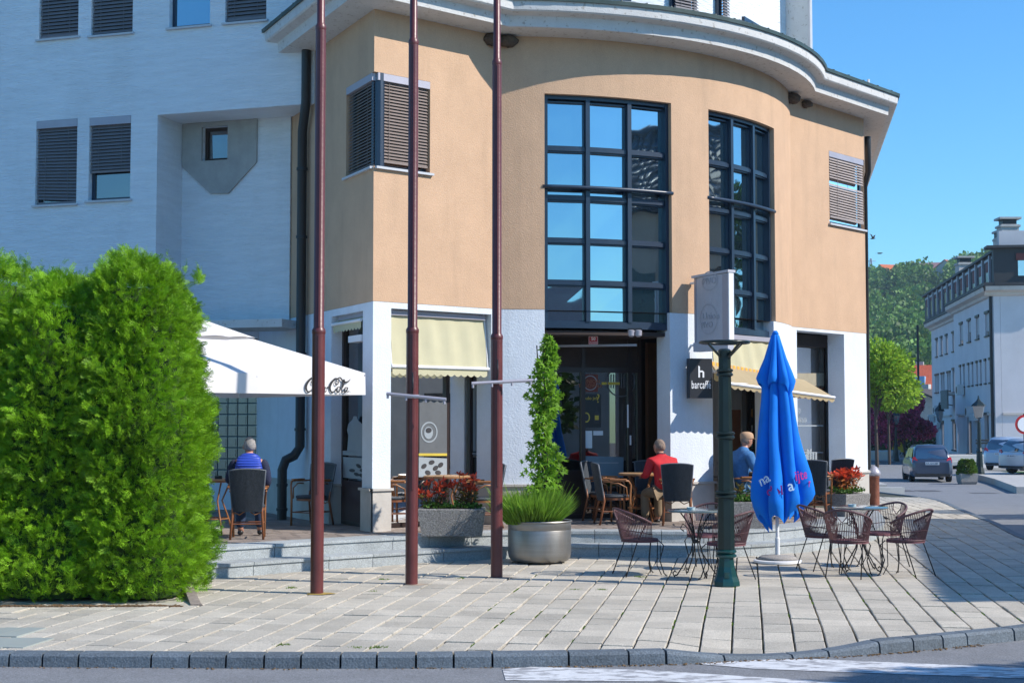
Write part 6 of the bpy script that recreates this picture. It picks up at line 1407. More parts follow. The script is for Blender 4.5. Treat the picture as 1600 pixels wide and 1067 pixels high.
# pavement and island kerbs on the far side
def slabpoly(name, pts, z0, z1, mat, kind='structure'):
    mb = MB(); mb.prism(pts, lambda x, y: (x, y, z0), lambda x, y: (x, y, z1)); o = mb.build(name, mat, kind=kind); return o
PAVL = M('pale_pavement', (.40, .39, .37), .9, .1, 2, stain=.2); KERBL = M('pale_kerb', (.42, .42, .40), .9, .1, 2)
isl_pts = [(17.0, 49.8), (18.6, 57), (20.3, 66.5), (40, 69), (40, 46)]
slabpoly('far_pavement', isl_pts, -.8, -.46, PAVL)
slabpoly('far_pavement', [(21.5, 70), (24.9, 81.7), (28.4, 105), (30.5, 118), (33, 118), (29.5, 95), (27.2, 81.8), (45, 79), (45, 72)], -.8, -.45, PAVL)
for k, (dz) in enumerate((.13, .26, .39)):
    slabpoly('stair', [(22.0 + k * .5, 76 + k), (22.9 + k * .45, 81.8), (26.6, 81.9), (26.6, 76 + k)], -.5, -.45 + dz, KERBL)
slabpoly('left_pavement', [(13.2, 52), (13.9, 58.3), (17.8, 85), (22, 120), (8, 120), (8, 52)], -.8, -.47, PAVL)
GRASS = M('verge_grass', (.06, .13, .02), 1, .3, 4)
mb = MB(); mb.add([(22, 60, -.45), (40, 60, -.45), (40, 66, -.45), (21.5, 65, -.45)], [(0, 1, 2, 3)]); mb.build('grass_verge', GRASS, kind='structure')
# drain slots / patches on the road
for (x, y, w_) in ((1416, 767, 22), (1450, 767, 34), (1540, 771, 40)):
    a = G(x - w_ / 2, y, -.7); b = G(x + w_ / 2, y, -.7); yy = a.y; z = min(-.095, -.6 * min(1, (yy - 25) / 25) - .095) + .006
    mb = MB(); mb.add([(a.x, yy - .5, z), (b.x, yy - .5, z), (b.x, yy + .5, z), (a.x, yy + .5, z)], [(0, 1, 2, 3)]); mb.build('asphalt_patch', M('dark_asphalt_patch', (.08, .08, .085), .9), kind='structure')
# ---- far white building
FBL = M('far_white_plaster', (.60, .58, .60), .9, .07, .6, stain=.2, scol=(.35, .33, .32), sscale=.5); MANS = M('dark_mansard_sheet', (.035, .035, .038), .6, .2, 1); DKW = M('dark_window', (.012, .014, .018), .2, .2, 1)
CORF = M('far_cornice', (.55, .50, .46), .9, .08, 1, stain=.3); BRK = M('chimney_brick_white', (.45, .43, .41), .9, .2, 6)
FB = Face((26.9, 82.0), (31.6, 114.0)); FBS = Face((26.9, 82.0), ang=-8.2)
LB = 32.35; BZ = -.5; CZ = FB.hit(1556, 458)[1]; TZ = CZ + 2.55
def bow_f(u, o=0):
    t = math.exp(-((u - 14.5) / 3.0) ** 2) if u > 14.5 else (1 - ss(3, 0, 14.5 - u) * 0)
    k = .9 * (1 - ss(14.5, 19.0, u)); k *= ss(0, 2, u) if 0 else 1
    return FB(u, o + k - .9)
FBE = empty('far_apartment_house', (26.9, 82, BZ), 0, 'grey white apartment house with dark attic storey and chimneys across the street', 'building')
wins = []
def hit(px, py): return FB.hit(px, py)
def wu(px): return hit(px, 600)[0]
top = [(1503.5, 4.5), (1516, 4.5), (1529, 5), (1544, 5.5), (1477, 3), (1470, 3), (1460, 2.6), (1452.5, 2.6), (1445.5, 2.6)]
z3a, z3b = hit(1544, 524)[1], hit(1544, 489)[1]; z2a, z2b = hit(1544, 598)[1], hit(1544, 563)[1]
H_ = []
for x, w_ in top: H_.append((wu(x + w_ / 2 + .2), wu(x - w_ / 2 - .2), z3a, z3b))
for x in (1501, 1506.5, 1514, 1520, 1527, 1533, 1540.5, 1547.5, 1464, 1461, 1455, 1452, 1446.5, 1443.5): H_.append((wu(x + 1.1), wu(x - 1.1), z2a, z2b))
BAL = (wu(1476.5), wu(1468), hit(1472, 612)[1], hit(1472, 577)[1]); H_.append(BAL)
DR_ = [(wu(1544), wu(1537), BZ + .3, hit(1540, 648)[1]), (wu(1517), wu(1510), BZ + .3, hit(1513, 650)[1]), (wu(1472), wu(1466), BZ + .3, hit(1470, 658)[1]), (wu(1454), wu(1450), BZ + .3, hit(1452, 660)[1])]
ARCH = (wu(1496), wu(1474), BZ - 1, hit(1485, 655)[1])
H_ = [tuple(sorted(h[:2])) + tuple(sorted(h[2:])) for h in H_]; DR_ = [tuple(sorted(h[:2])) + tuple(sorted(h[2:])) for h in DR_]; ARCH = tuple(sorted(ARCH[:2])) + ARCH[2:]
mb = MB(); wallgrid(mb, bow_f, 0, LB, BZ, CZ, H_ + DR_ + [ARCH], .35, 1.2); mb.build('wall', FBL, FBE)
mb = MB(); wallgrid(mb, lambda u, o: FBS(u, o - .0), .36, 16, BZ, TZ + 1.0, [], .3); mb.build('wall', FBL, FBE)
mb = MB(); mb.fb(bow_f, ARCH[0] - .2, ARCH[1] + .2, BZ, ARCH[3], -2.2, -2.0, 2); mb.build('arcade_wall', FBL, FBE)
for h in H_ + DR_:
    mb = MB(); mb.fb(bow_f, h[0] + .02, h[1] - .02, h[2] + .02, h[3] - .02, -.22, -.16); W_ = mb.build('window', DKW, FBE)
    mb = MB(); mb.fb(bow_f, h[0] - .06, h[1] + .06, h[3], h[3] + .14, -.05, .07); mb.build('blind_box', BLACKM, W_)
    mb = MB(); mb.fb(bow_f, h[0] - .06, h[1] + .06, h[2] - .08, h[2], -.05, .09); mb.build('sill', BLACKM, W_)
for h in H_[:4]: mb = MB(); k = random.choice((.25, .55, .8)); mb.fb(bow_f, h[0] + .08, h[1] - .08, h[3] - (h[3] - h[2]) * k, h[3], -.1, -.06); mb.build('roller_blind', GREYAL, FBE)
mb = MB(); n = 40; mb.sheet([[(*bow_f(LB * i / n, o), z) for i in range(n + 1)] for o, z in ((0, CZ - .1), (.15, CZ - .05), (.2, CZ + .1), (.5, CZ + .2), (.55, CZ + .42), (0, CZ + .44))]); mb.sheet([[(*FBS(u, o), z) for u in (-.5, 4.2)] for o, z in ((0, CZ - .1), (.15, CZ - .05), (.2, CZ + .1), (.5, CZ + .2), (.55, CZ + .42), (0, CZ + .44))]); mb.build('cornice', CORF, FBE, 30)
mb = MB(); mb.fb(bow_f, -.55, LB, CZ + .44, CZ + .62, -.1, .6, 30); mb.fb(FBS, -.0, 4.3, CZ + .44, CZ + .62, -.1, .57); mb.build('gutter_parapet', MANS, FBE)
mb = MB(); mb.fb(FB, 0, LB, CZ + .6, TZ, -1.5, -.45, 1); mb.fb(FB, -.3, LB + .2, TZ, TZ + .14, -2, -.25); mb.fb(FBS, -.0, 3.6, CZ + .6, TZ, -.28, .25); mb.fb(FBS, -.4, 3.9, TZ, TZ + .14, -.5, .55); mb.build('attic', MANS, FBE)
for i in range(13):
    u = 1.0 + i * 2.4; mb = MB(); mb.fb(FB, u, u + 1.25, CZ + .95, TZ - .35, -.45, -.41); W_ = mb.build('attic_window', DKW, FBE)
    mb = MB(); mb.fb(FB, u + .06, u + 1.19, TZ - .6 - random.choice((0, .3, .5)), TZ - .36, -.41, -.38); mb.build('red_blind', M('red_brown_blind', (.16, .04, .035), .7), W_)
    mb = MB(); mb.fb(FB, u - .28, u - .02, CZ + .7, TZ - .02, -.44, -.32); mb.fb(FB, u - .1, u + 1.35, TZ - .34, TZ - .2, -.44, -.33); mb.build('dormer_frame', FBL if 0 else GREYAL, FBE, kind='stuff')
mb = MB(); mb.fb(FBS, 1.3, 3.0, CZ + 1.0, TZ - .35, .25, .29); W_ = mb.build('attic_window', glass('attic_glass', (1, 1, 1), .5, .05, (.2, .35, .45)), FBE); mb = MB(); mb.fb(FBS, 1.2, 3.1, TZ - .7, TZ - .3, .29, .34); mb.build('red_blind', MC['red_brown_blind'], W_)
mb = MB(); mb.sheet([[(*FBS(3.9, .6), TZ + .15), (*FBS(16, .6), TZ + 1.0)], [(*FBS(3.9, -9), TZ + .4), (*FBS(16, -9), TZ + 3.2)]]); mb.build('roof', M('grey_tile_roof', (.10, .085, .08), .9, .3, 3), FBE)
mb = MB()
for i in range(40):
    for j in range(10): u = 3.6 + i * .3; p = FBS(u, .55 - j * .45); mb.box((p[0], p[1], TZ + .30 + (u - 3) * .05 + j * .12), (.26, .42, .09), R(-8), .25)
mb.build('roof_tile', M('grey_brown_tile', (.22, .19, .17), .9, .4, 5), FBE, kind='stuff')
for (xa, xb, ya, yb, Y, nm) in ((1562, 1588, 352, 412, 86, ''), (1556, 1564, 372, 412, 88, ''), (1496, 1517, 411, 450, 99, '')):
    a, b = D(xa, yb, Y), D(xb, ya, Y); mb = MB(); mb.box(((a.x + b.x) / 2, Y, (a.z + b.z) / 2 - .5), (b.x - a.x, .9, b.z - a.z + 1)); C_ = mb.build('chimney', BRK, FBE)
    mb = MB(); mb.box(((a.x + b.x) / 2, Y, b.z + .16), ((b.x - a.x) * .8, .7, .3)); mb.build('flue', BLACKM, C_); mb = MB(); mb.box(((a.x + b.x) / 2, Y, b.z + .36), ((b.x - a.x) * 1.25, 1.1, .12)); mb.build('chimney_cap', CONC, C_)
    mb = MB(); mb.box(((a.x + b.x) / 2, Y, b.z - .1), ((b.x - a.x) * 1.15, 1.05, .12)); mb.build('chimney_collar', CONC, C_)
mb = MB(); p = bow_f(.25, .12); mb.tube([(*p, BZ), (*p, CZ + .4)], .09, 8); mb.build('downpipe', BLACKM, FBE); p = FB(LB - .2, .15)
mb = MB(); mb.tube([(*p, BZ), (*p, CZ + .4)], .09, 8); mb.build('downpipe', BLACKM, FBE)
# plinth cladding and fascia line
mb = MB(); zf = hit(1544, 645)[1]
for a, b in ((.3, DR_[0][0] - .1), (DR_[0][1] + .1, DR_[1][0] - .1), (DR_[1][1] + .1, ARCH[0] - .1), (ARCH[1] + .1, DR_[2][0] - .1), (DR_[2][1] + .1, LB)):
    mb = MB(); mb.fb(bow_f, a, b, zf - .12, zf, 0, .12, 2); mb.build('string_course', CORF, FBE)
mb = MB(); mb.fb(FBS, .4, 12, zf - .12, zf, 0, .1); mb.build('string_course', CORF, FBE)
# balcony, air conditioners, wall lamps, signs
mb = MB(); mb.fb(bow_f, BAL[0] - .2, BAL[1] + .2, BAL[2] - .25, BAL[2] - .1, 0, .8); B_ = mb.build('balcony', CONC, FBE); mb = MB(); mb.fb(bow_f, BAL[0] - .2, BAL[1] + .2, BAL[2] - 1.2, BAL[2] + .1, .7, .82); mb.build('balcony_front', M('green_grey_panel', (.13, .15, .14), .8, .2), B_)
for px, py in ((1506, 609), (1449, 641), (1441, 654), (1521, 643)):
    u, z = hit(px, py); mb = MB(); mb.fb(bow_f, u - .45, u + .45, z - .32, z + .32, .05, .45); A_ = mb.build('air_conditioner', M('ac_housing', (.6, .6, .6), .5, .05), FBE); mb = MB(); mb.lathe([(.22, -.01), (.22, .01)], (0, 0, 0), 14); c_ = bow_f(u, .455); n_ = FB.n
    mb.v = [(c_[0] + v[0] * FB.d.x + v[2] * n_.x, c_[1] + v[0] * FB.d.y + v[2] * n_.y, z + v[1]) for v in mb.v]; mb.build('fan', BLACKM, A_)
for px, py in ((1527, 652), (1449, 664)): u, z = hit(px, py); mb = MB(); mb.fb(bow_f, u - .9, u + .9, z - .2, z + .2, .1, .35); mb.build('shop_sign', M('pale_sign', (.6, .6, .58), .6, .05), FBE)
mb = MB(); 
for k in range(9):
    t0, t1 = math.pi * k / 9, math.pi * (k + 1) / 9; um = (ARCH[0] + ARCH[1]) / 2; rr = (ARCH[1] - ARCH[0]) / 2
    a, b = um - rr * math.cos(t0), um - rr * math.cos(t1); za, zb = ARCH[3] - .9 + .9 * math.sin(t0), ARCH[3] - .9 + .9 * math.sin(t1)
    mb.hexa([(*bow_f(a, -.3), za), (*bow_f(b, -.3), zb), (*bow_f(b, .02), zb), (*bow_f(a, .02), za), (*bow_f(a, -.3), ARCH[3] + .02), (*bow_f(b, -.3), ARCH[3] + .02), (*bow_f(b, .02), ARCH[3] + .02), (*bow_f(a, .02), ARCH[3] + .02)])
mb.build('arch', FBL, FBE)
# ---- street lanterns
def lantern(px, py, Y, label, zb=-.6, hh=None, sc=1):
    b = D(px, py, Y); b.z = zb; zt = hh
    E = empty('street_lantern', (b.x, b.y, zb), 0, label, 'street lamp', 'lantern posts along the street'); x, y = b.x, b.y; h = zt - zb
    mb = MB(); mb.lathe([(.22, 0), (.2, .1), (.15, .3), (.12, .9), (.14, .95), (.09, 1.1), (.07, h - .1)], (x, y, zb), 8); mb.build('post', TEALD, E)
    mb = MB(); mb.lathe([(.05, 0), (.16, .08), (.26, .55), (.24, .56)], (x, y, zb + h), 6); mb.build('lamp_glass', glass('lantern_glass', (1, 1, 1), .15, .1, (.03, .05, .06)) if 'lantern_glass' not in MC else MC['lantern_glass'], E)
    mb = MB(); mb.lathe([(.33, .55), (.28, .62), (.1, .78), (.05, .85), (.02, 1.0)], (x, y, zb + h), 6); mb.build('lamp_roof', TEALD, E)
    return E
lantern(1531, 742, 62, 'dark lantern post on the far kerb in front of the white house corner', hh=D(1531, 655, 62).z, zb=-.46)
lantern(1400, 714, 88, 'slim dark lantern beside the purple-leaved trees', hh=D(1400, 664, 88).z)
u, z = hit(1468, 640); c_ = bow_f(u, .9); E = empty('wall_lantern', (c_[0], c_[1], z), 0, 'dark lantern on a bracket left of the arched passage', 'lamp')
mb = MB(); mb.lathe([(.05, -.9), (.16, -.8), (.3, -.1), (.28, -.08)], (*c_, z), 6); mb.build('lamp_glass', MC['lantern_glass'], E); mb = MB(); mb.lathe([(.38, -.1), (.3, .05), (.1, .3), (.03, .5)], (*c_, z), 6); mb.build('lamp_roof', TEALD, E); w0 = bow_f(u, 0); mb = MB(); mb.tube([(*w0, z + .3), (*c_, z + .5)], .04, 6); mb.build('bracket', TEALD, E)
# ---- cars
def car(x, y, z, rz, col, label, plate='KR GH-085', group=None, L=3.9, Wd=1.67, H=1.5, estate=0):
    E = empty('parked_car' if group else 'car', (0, 0, 0), 0)
    P = M('car_paint_' + label.split()[0], col, .28, .05, 1, metal=.35, coat=.6); GL = MC.get('car_glass') or glass('car_glass', (1, 1, 1), .18, .02, (.008, .012, .018)); TY = MC.get('tyre') or M('tyre', (.012, .012, .013), .9, .1); RIM = MC.get('alloy_rim') or M('alloy_rim', (.4, .4, .42), .3, .05, metal=.7); TL = MC.get('tail_lamp') or M('tail_lamp', (.5, .008, .012), .15, .1, coat=.7)
    PLS = MC.get('dark_bumper') or M('dark_bumper', (.02, .02, .022), .7, .1); h = Wd / 2
    # body lofted along the length (y: -L/2 rear .. L/2 front); section = (half width, z) list
    secs = [(-L / 2 + .0, .80, .34, .78, .80), (-L / 2 + .06, .93, .24, .88, .90), (-L / 2 + .35, 1.0, .20, .92, .96), (-L * .28, 1.0, .19, .92, .98), (0, 1.0, .19, .90, .96), (L * .22, 1.0, .19, .88, .94), (L * .33, .99, .2, .84, .90), (L * .43, .95, .22, .74, .80), (L * .485, .86, .26, .62, .68), (L / 2, .70, .34, .5, .54)]
    mb = MB(); rows = []
    for yy, wf, zb, zs, zt in secs:
        hw = h * wf; rows.append([(hw * s * a, yy, q) for s, pr in ((1, [(.88, zb), (.985, zb + .1), (1.0, (zb + zs) / 2), (.985, zs - .04), (.93, zt)]), (-1, [(.93, zt), (.985, zs - .04), (1.0, (zb + zs) / 2), (.985, zb + .1), (.88, zb)])) for a, q in pr])
    mb.sheet(rows, close=True); n = len(rows[0]); mb.f += [tuple(range(n)), tuple((len(rows) - 1) * n + n - 1 - k for k in range(n))]; mb.mi += [0, 0]; mb.build('body', P, E, 38)
    rb = -L / 2 + (.10 if not estate else .05); gs = [(rb, .885, .80, .95, .0), (rb + .10, .88, .76, 1.20, 0), (rb + .34, .86, .70, H - .04, 0), (rb + .6, .86, .69, H, 0), (.25, .86, .70, H - .01, 0), (.62, .87, .72, H - .10, 0), (1.22, .90, .80, .93, 0)]
    mb = MB(); rows = []
    for yy, wb, wt, zt, _ in gs:
        z0_ = .88; rows.append([(-h * wb, yy, z0_), (-h * (wb * .45 + wt * .55), yy, z0_ + (zt - z0_) * .75), (-h * wt * .92, yy, zt - .01), (0, yy, zt + .012), (h * wt * .92, yy, zt - .01), (h * (wb * .45 + wt * .55), yy, z0_ + (zt - z0_) * .75), (h * wb, yy, z0_)])
    mb.sheet(rows); mb.add([], []); mb.f += [tuple(range(7)), ]; mb.mi += [0]; mb.build('cabin', P, E, 50)
    def side(s, y0, y1, y2, y3):
        zb_, zt_ = .95, H - .16; wb_, wt_ = h * .885 + .012, h * .775 + .012; m = MB(); m.add([(s * wb_, y0, zb_), (s * wb_, y1, zb_), (s * wt_, y2, zt_), (s * wt_, y3, zt_)], [(0, 1, 2, 3)]); m.build('side_window', GL, E)
    for s in (-1, 1): side(s, rb + .42, -.08, -.06, rb + .66); side(s, -.0, 1.0, .50, .02)
    mb = MB(); zr0, zr1 = .93, H - .12; y0, y1 = rb + .005, rb + .28; mb.add([(-h * .76, y0 - .012, zr0), (h * .76, y0 - .012, zr0), (h * .74, (y0 + y1) / 2 - .05, (zr0 + zr1) / 2 + .1), (h * .62, y1 - .02, zr1), (-h * .62, y1 - .02, zr1), (-h * .74, (y0 + y1) / 2 - .05, (zr0 + zr1) / 2 + .1)], [(0, 1, 2, 3, 4, 5)]); mb.build('rear_window', GL, E)
    mb = MB(); mb.add([(-h * .80, 1.17, .98), (h * .80, 1.17, .98), (h * .66, .67, H - .12), (-h * .66, .67, H - .12)], [(0, 1, 2, 3)]); mb.build('windscreen', GL, E)
    for s in (-1, 1):
        mb = MB(); mb.prism([(s * h * .66, .72), (s * h * .93, .80), (s * h * .90, 1.0), (s * h * .80, 1.03), (s * h * .68, .90)], lambda a, b: (a, -L / 2 + .10 + (b - .7) * .12, b), lambda a, b: (a, -L / 2 - .015 + (b - .7) * .22 + (abs(a) / h) ** 4 * .06, b)); mb.build('tail_light', TL, E)
        mb = MB(); mb.prism([(s * h * .5, .58), (s * h * .86, .64), (s * h * .8, .76), (s * h * .55, .72)], lambda a, b: (a, L / 2 - .2, b), lambda a, b: (a, L / 2 - .04 - (abs(a) / h) ** 3 * .12, b)); mb.build('headlight', RIM, E)
        mb = MB(); mb.box((s * (h + .08), .78, .98), (.16, .1, .12)); mb.build('wing_mirror', P, E)
        for yy in (-L * .30, L * .315):
            mb = MB(); mb.lathe([(.18, -.09), (.29, -.1), (.305, -.07), (.305, .07), (.29, .1), (.18, .09)], (0, 0, 0), 22); mb.v = [(s * (h - .11) + v[2], yy + v[0], .305 + v[1]) for v in mb.v]; W_ = mb.build('wheel', TY, E, 40)
            mb = MB(); mb.lathe([(.19, .04), (.19, .09), (.05, .07), (0, .07)], (0, 0, 0), 18, False); mb.v = [(s * (h - .11) + s * v[2], yy + v[0], .305 + v[1]) for v in mb.v]; mb.build('rim', RIM, W_, 40)
    mb = MB(); mb.box((0, -L / 2 - .0, .30), (h * 1.6, .14, .1)); mb.build('lower_bumper', PLS, E)
    mb = MB(); mb.prism([(-.27, .70), (.27, .70), (.27, .815), (-.27, .815)], lambda a, b: (a, -L / 2 + .0, b), lambda a, b: (a, -L / 2 - .022, b)); pl_ = mb.build('number_plate', M('plate_white', (.6, .64, .68), .5, .02) if 'plate_white' not in MC else MC['plate_white'], E)
    text_on(plate, lambda a, b, c: (a, -L / 2 - .025 - c, .757 + b), .085, MC.get('plate_black') or M('plate_black', (.02, .02, .025), .6), E, wmax=.46)
    mb = MB(); mb.box((0, -L / 2 + .03, 1.42), (.3, .03, .03)) if 0 else None
    E.location = (x, y, z); E.rotation_euler = (0, 0, rz); return tag(E, label, 'car', group)
c = G(1453, 753, -.695); car(c.x + .32, c.y + 1.6, -.695, R(-9), (.06, .08, .125), 'blue-grey small hatchback seen from behind on the side street', 'KR GH-085')
c = G(1580, 742, -.46); car(D(1602, 740, 66).x, 67.5, -.45, R(-35), (.40, .50, .62), 'silver-blue small hatchback parked nearer the white house', 'KR 21-B8P', 'cars parked at the right edge')
car(D(1640, 742, 62).x, 62.5, -.45, R(-62), (.55, .58, .62), 'silver hatchback cut off by the right edge of the photo', 'KR 4S-M12', 'cars parked at the right edge')
# round no-entry style sign at the right edge
c = D(1601, 663, 55); E = empty('road_sign', (c.x, c.y, -.46), 0, 'round white road sign with a red rim at the right edge', 'sign')
mb = MB(); mb.tube([(c.x, c.y + .05, -.46), (c.x, c.y + .05, c.z + .4)], .035, 8); mb.build('post', BLACKM, E)
for r_, oy, mm, nm in ((.36, 0, MC['red_enamel'], 'rim'), (.27, -.012, WH, 'face')): mb = MB(); mb.lathe([(r_, 0), (r_, .02)], (0, 0, 0), 28); mb.v = [(c.x + v[0], c.y + oy - v[2], c.z + v[1]) for v in mb.v]; mb.build(nm, mm, E)
# potted conifer planter in the road, bench
c = D(1511, 751, 57.5); z0 = -.695; E = empty('stone_planter', (c.x, c.y, z0), 0, 'square grey planter standing in the road right of the blue-grey car', 'planter'); mb = MB(); mb.lathe([(.38, 0), (.44, .1), (.48, .42), (.42, .43), (.40, .36)], (c.x, c.y, z0), 4, ph=math.pi / 4); mb.build('tub', AGG, E)
JUN = leafmat('juniper', (.10, .17, .02), .3); island_var(JUN, .4); rng = np.random.default_rng(5); n = 2200; th = rng.uniform(0, 6.28, n); ph = rng.uniform(0, 1, n); rr = .36 * np.sqrt(rng.uniform(.3, 1, n)); P = np.stack([c.x + rr * np.cos(th) * np.sqrt(1 - .7 * ph ** 2), c.y + rr * np.sin(th) * np.sqrt(1 - .7 * ph ** 2), z0 + .36 + ph * .58], 1)
o = cloud('juniper_bush', LEAF_V, LEAF_F, P, rotmats(n, np.stack([np.cos(th), np.sin(th), np.full(n, .7)], 1), .6, rng), rng.uniform(.06, .12, n), JUN, None, (c.x, c.y, z0 + .45)); tag(o, 'round yellow-green juniper in the square planter in the road', 'bush')
c = D(1551, 722, 79); E = empty('bench', (c.x, c.y, -.05), 0, 'dark slatted bench by the wall of the far white house', 'bench')
for k in range(3): mb = MB(); mb.box((c.x, c.y - .1 + k * .12, .42 + GZF + .5), (1.6, .09, .04)); mb.build('seat_slat', BLACKM, E)
for k in range(2): mb = MB(); mb.box((c.x, c.y + .25, .7 + k * .15 + GZF + .5), (1.6, .04, .1)); mb.build('back_slat', BLACKM, E)
for s in (-.7, .7): mb = MB(); mb.box((c.x + s, c.y + .05, .2 + GZF + .5), (.06, .45, .45)); mb.build('leg', BLACKM, E)
# small low kerb piece left of the car
a = G(1371, 768, -.55); mb = MB(); mb.box((a.x + .2, a.y + .6, -.56), (1.6, .35, .25), R(2)); tag(mb.build('kerb_block', KERBL, None, org=(a.x + .7, a.y, -.69)), 'short pale kerb block on the road left of the blue-grey car', 'kerb')
# ---- trees
BARK = M('bark', (.07, .05, .04), .95, .3, 8, .6, 30)
def tree(name, x, y, z, h, r, n, mat, label, cat='tree', group=None, trunk=.28, low=.3, leaf=.3, seed=1, lobes=9, tr=.16):
    rng = np.random.default_rng(seed); rr = random.Random(seed); E = empty(name, (x, y, z), 0, label, cat, group)
    mb = MB(); mb.tube([(x, y, z), (x + .05 * h * rr.uniform(-.3, .3), y, z + h * trunk), (x + .03, y, z + h * .75)], [tr, tr * .75, tr * .25], 8)
    cs = []
    for i in range(lobes):
        a = 6.28 * i / lobes + rr.uniform(-.3, .3); k = rr.uniform(.3, .72); zz = z + h * (low + (1 - low) * rr.uniform(.15, .88)); f = 1 - ((zz - z) / h - (low + .3)) ** 2 * 1.2
        cs.append((x + r * k * math.cos(a) * f, y + r * k * math.sin(a) * f, zz, r * rr.uniform(.36, .56)))
        mb.tube([(x, y, z + h * trunk * rr.uniform(.8, 1.3)), ((x + cs[-1][0]) / 2, (y + cs[-1][1]) / 2, (z + h * trunk + zz) / 2 + .1), cs[-1][:3]], [tr * .4, tr * .3, tr * .1], 5)
    cs.append((x, y, z + h * .86, r * .5)); mb.build('trunk', BARK, E, 40)
    ci = rng.integers(0, len(cs), n); C_ = np.array(cs)[ci]; v = rng.normal(size=(n, 3)); v /= np.linalg.norm(v, axis=1, keepdims=True); rad = C_[:, 3] * rng.uniform(.35, 1.08, n) ** .5
    P = C_[:, :3] + v * rad[:, None] * [1, 1, .85]; keep = lump(P, seed, 2.2 / r * 3) > -.55; P = P[keep]; v = v[keep]
    cloud('crown', LEAF_V, LEAF_F, P, rotmats(len(P), v + [0, 0, .3], .9, rng), rng.uniform(.6, 1.1, len(P)) * leaf, mat, E); return E
LIME = leafmat('lime_green_leaf', (.24, .38, .03), .4, .3, 1.2); island_var(LIME, .45); PURP = leafmat('purple_leaf', (.46, .06, .16), .3, .35, 1.5); island_var(PURP, .5); MIDG = leafmat('mid_green_leaf', (.05, .11, .02), .3, .3, 1); island_var(MIDG, .5)
c = D(1370, 690, 76); tree('leafy_tree', c.x, 76, -.6, D(1370, 548, 76).z + .6, 2.0, 9500, LIME, 'bright green tree rising above the purple trees by the building edge', seed=3, leaf=.26, low=.56, trunk=.5, lobes=15, tr=.1)
c = D(1398, 690, 81); tree('leafy_tree', c.x - .3, 81, -.6, D(1400, 585, 81).z + .6, 1.2, 5000, LIME, 'lower bright green tree in front of the red roof', seed=7, leaf=.26, low=.62, trunk=.55, tr=.08)
for i, (px, Y, pyt, r_, lb_) in enumerate(((1372, 89, 632, 1.6, 'purple-leaved tree nearest the building edge'), (1392, 91, 626, 1.7, 'middle purple-leaved tree behind the slim lantern'), (1412, 93, 619, 1.7, 'purple-leaved tree under the red roof'), (1428, 96, 618, 1.3, 'purple-leaved tree against the far white house'))):
    c = D(px, 700, Y); tree('plum_tree', c.x, Y, -.5, D(px, pyt, Y).z + .5, r_, 5200, PURP, lb_, group='purple-leaved trees along the street', seed=20 + i, leaf=.26, trunk=.25, low=.28, tr=.12)
rng = np.random.default_rng(31); n = 5000; P = np.stack([rng.uniform(24, 34, n), rng.uniform(112, 114, n), rng.uniform(-.6, 1.6, n)], 1); o = cloud('garden_hedge', LEAF_V, LEAF_F, P, rotmats(n, None, 1, rng), rng.uniform(.2, .35, n), MIDG, None, (26, 112, -.6)); tag(o, 'low dark green hedge at the end of the street under the purple trees', 'hedge')
for i, (px, Y, zt, zb, w_, lb_) in enumerate(((1400, 92, 672, 706, .42, 'closed yellow parasol in the street beyond the car'), (1412, 97, 676, 690, .22, 'smaller closed yellow parasol beside the larger yellow one'))):
    c = D(px, zb, Y); E = empty('yellow_parasol', (c.x, c.y, -.5), 0, lb_, 'parasol'); mb = MB(); n = 24; rows = []
    for z_, rr in ((D(px, zt, Y).z, .05), (D(px, zt + 6, Y).z, w_ * .45), (D(px, zb - 8, Y).z, w_), (D(px, zb, Y).z, w_ * 1.15)): rows.append([(c.x + rr * (1 - .35 * (k % 4 == 0)) * math.cos(6.283 * k / n), c.y + rr * (1 - .35 * (k % 4 == 0)) * math.sin(6.283 * k / n), z_) for k in range(n)])
    mb.sheet(rows, close=True); mb.build('cloth', M('yellow_cloth', (.75, .52, .01), .7, .05) if 'yellow_cloth' not in MC else MC['yellow_cloth'], E, True); mb = MB(); mb.tube([(c.x, c.y, -.5), (c.x, c.y, D(px, zt, Y).z)], .03, 6); mb.build('mast', BLACKM, E)
for i, px in enumerate((1376, 1388, 1436)): c = D(px, 712, 86 + i * 3); mb = MB(); mb.lathe([(.6, 0), (.75, .5), (.7, .52)], (c.x, c.y, -.47), 10); tag(mb.build('stone_tub', CONC, None, org=(c.x, c.y, -.47)), ('round grey stone tub left of the yellow parasol', 'grey stone tub between the yellow parasol and the building edge', 'grey stone tub at the corner of the far white house')[i], 'planter')
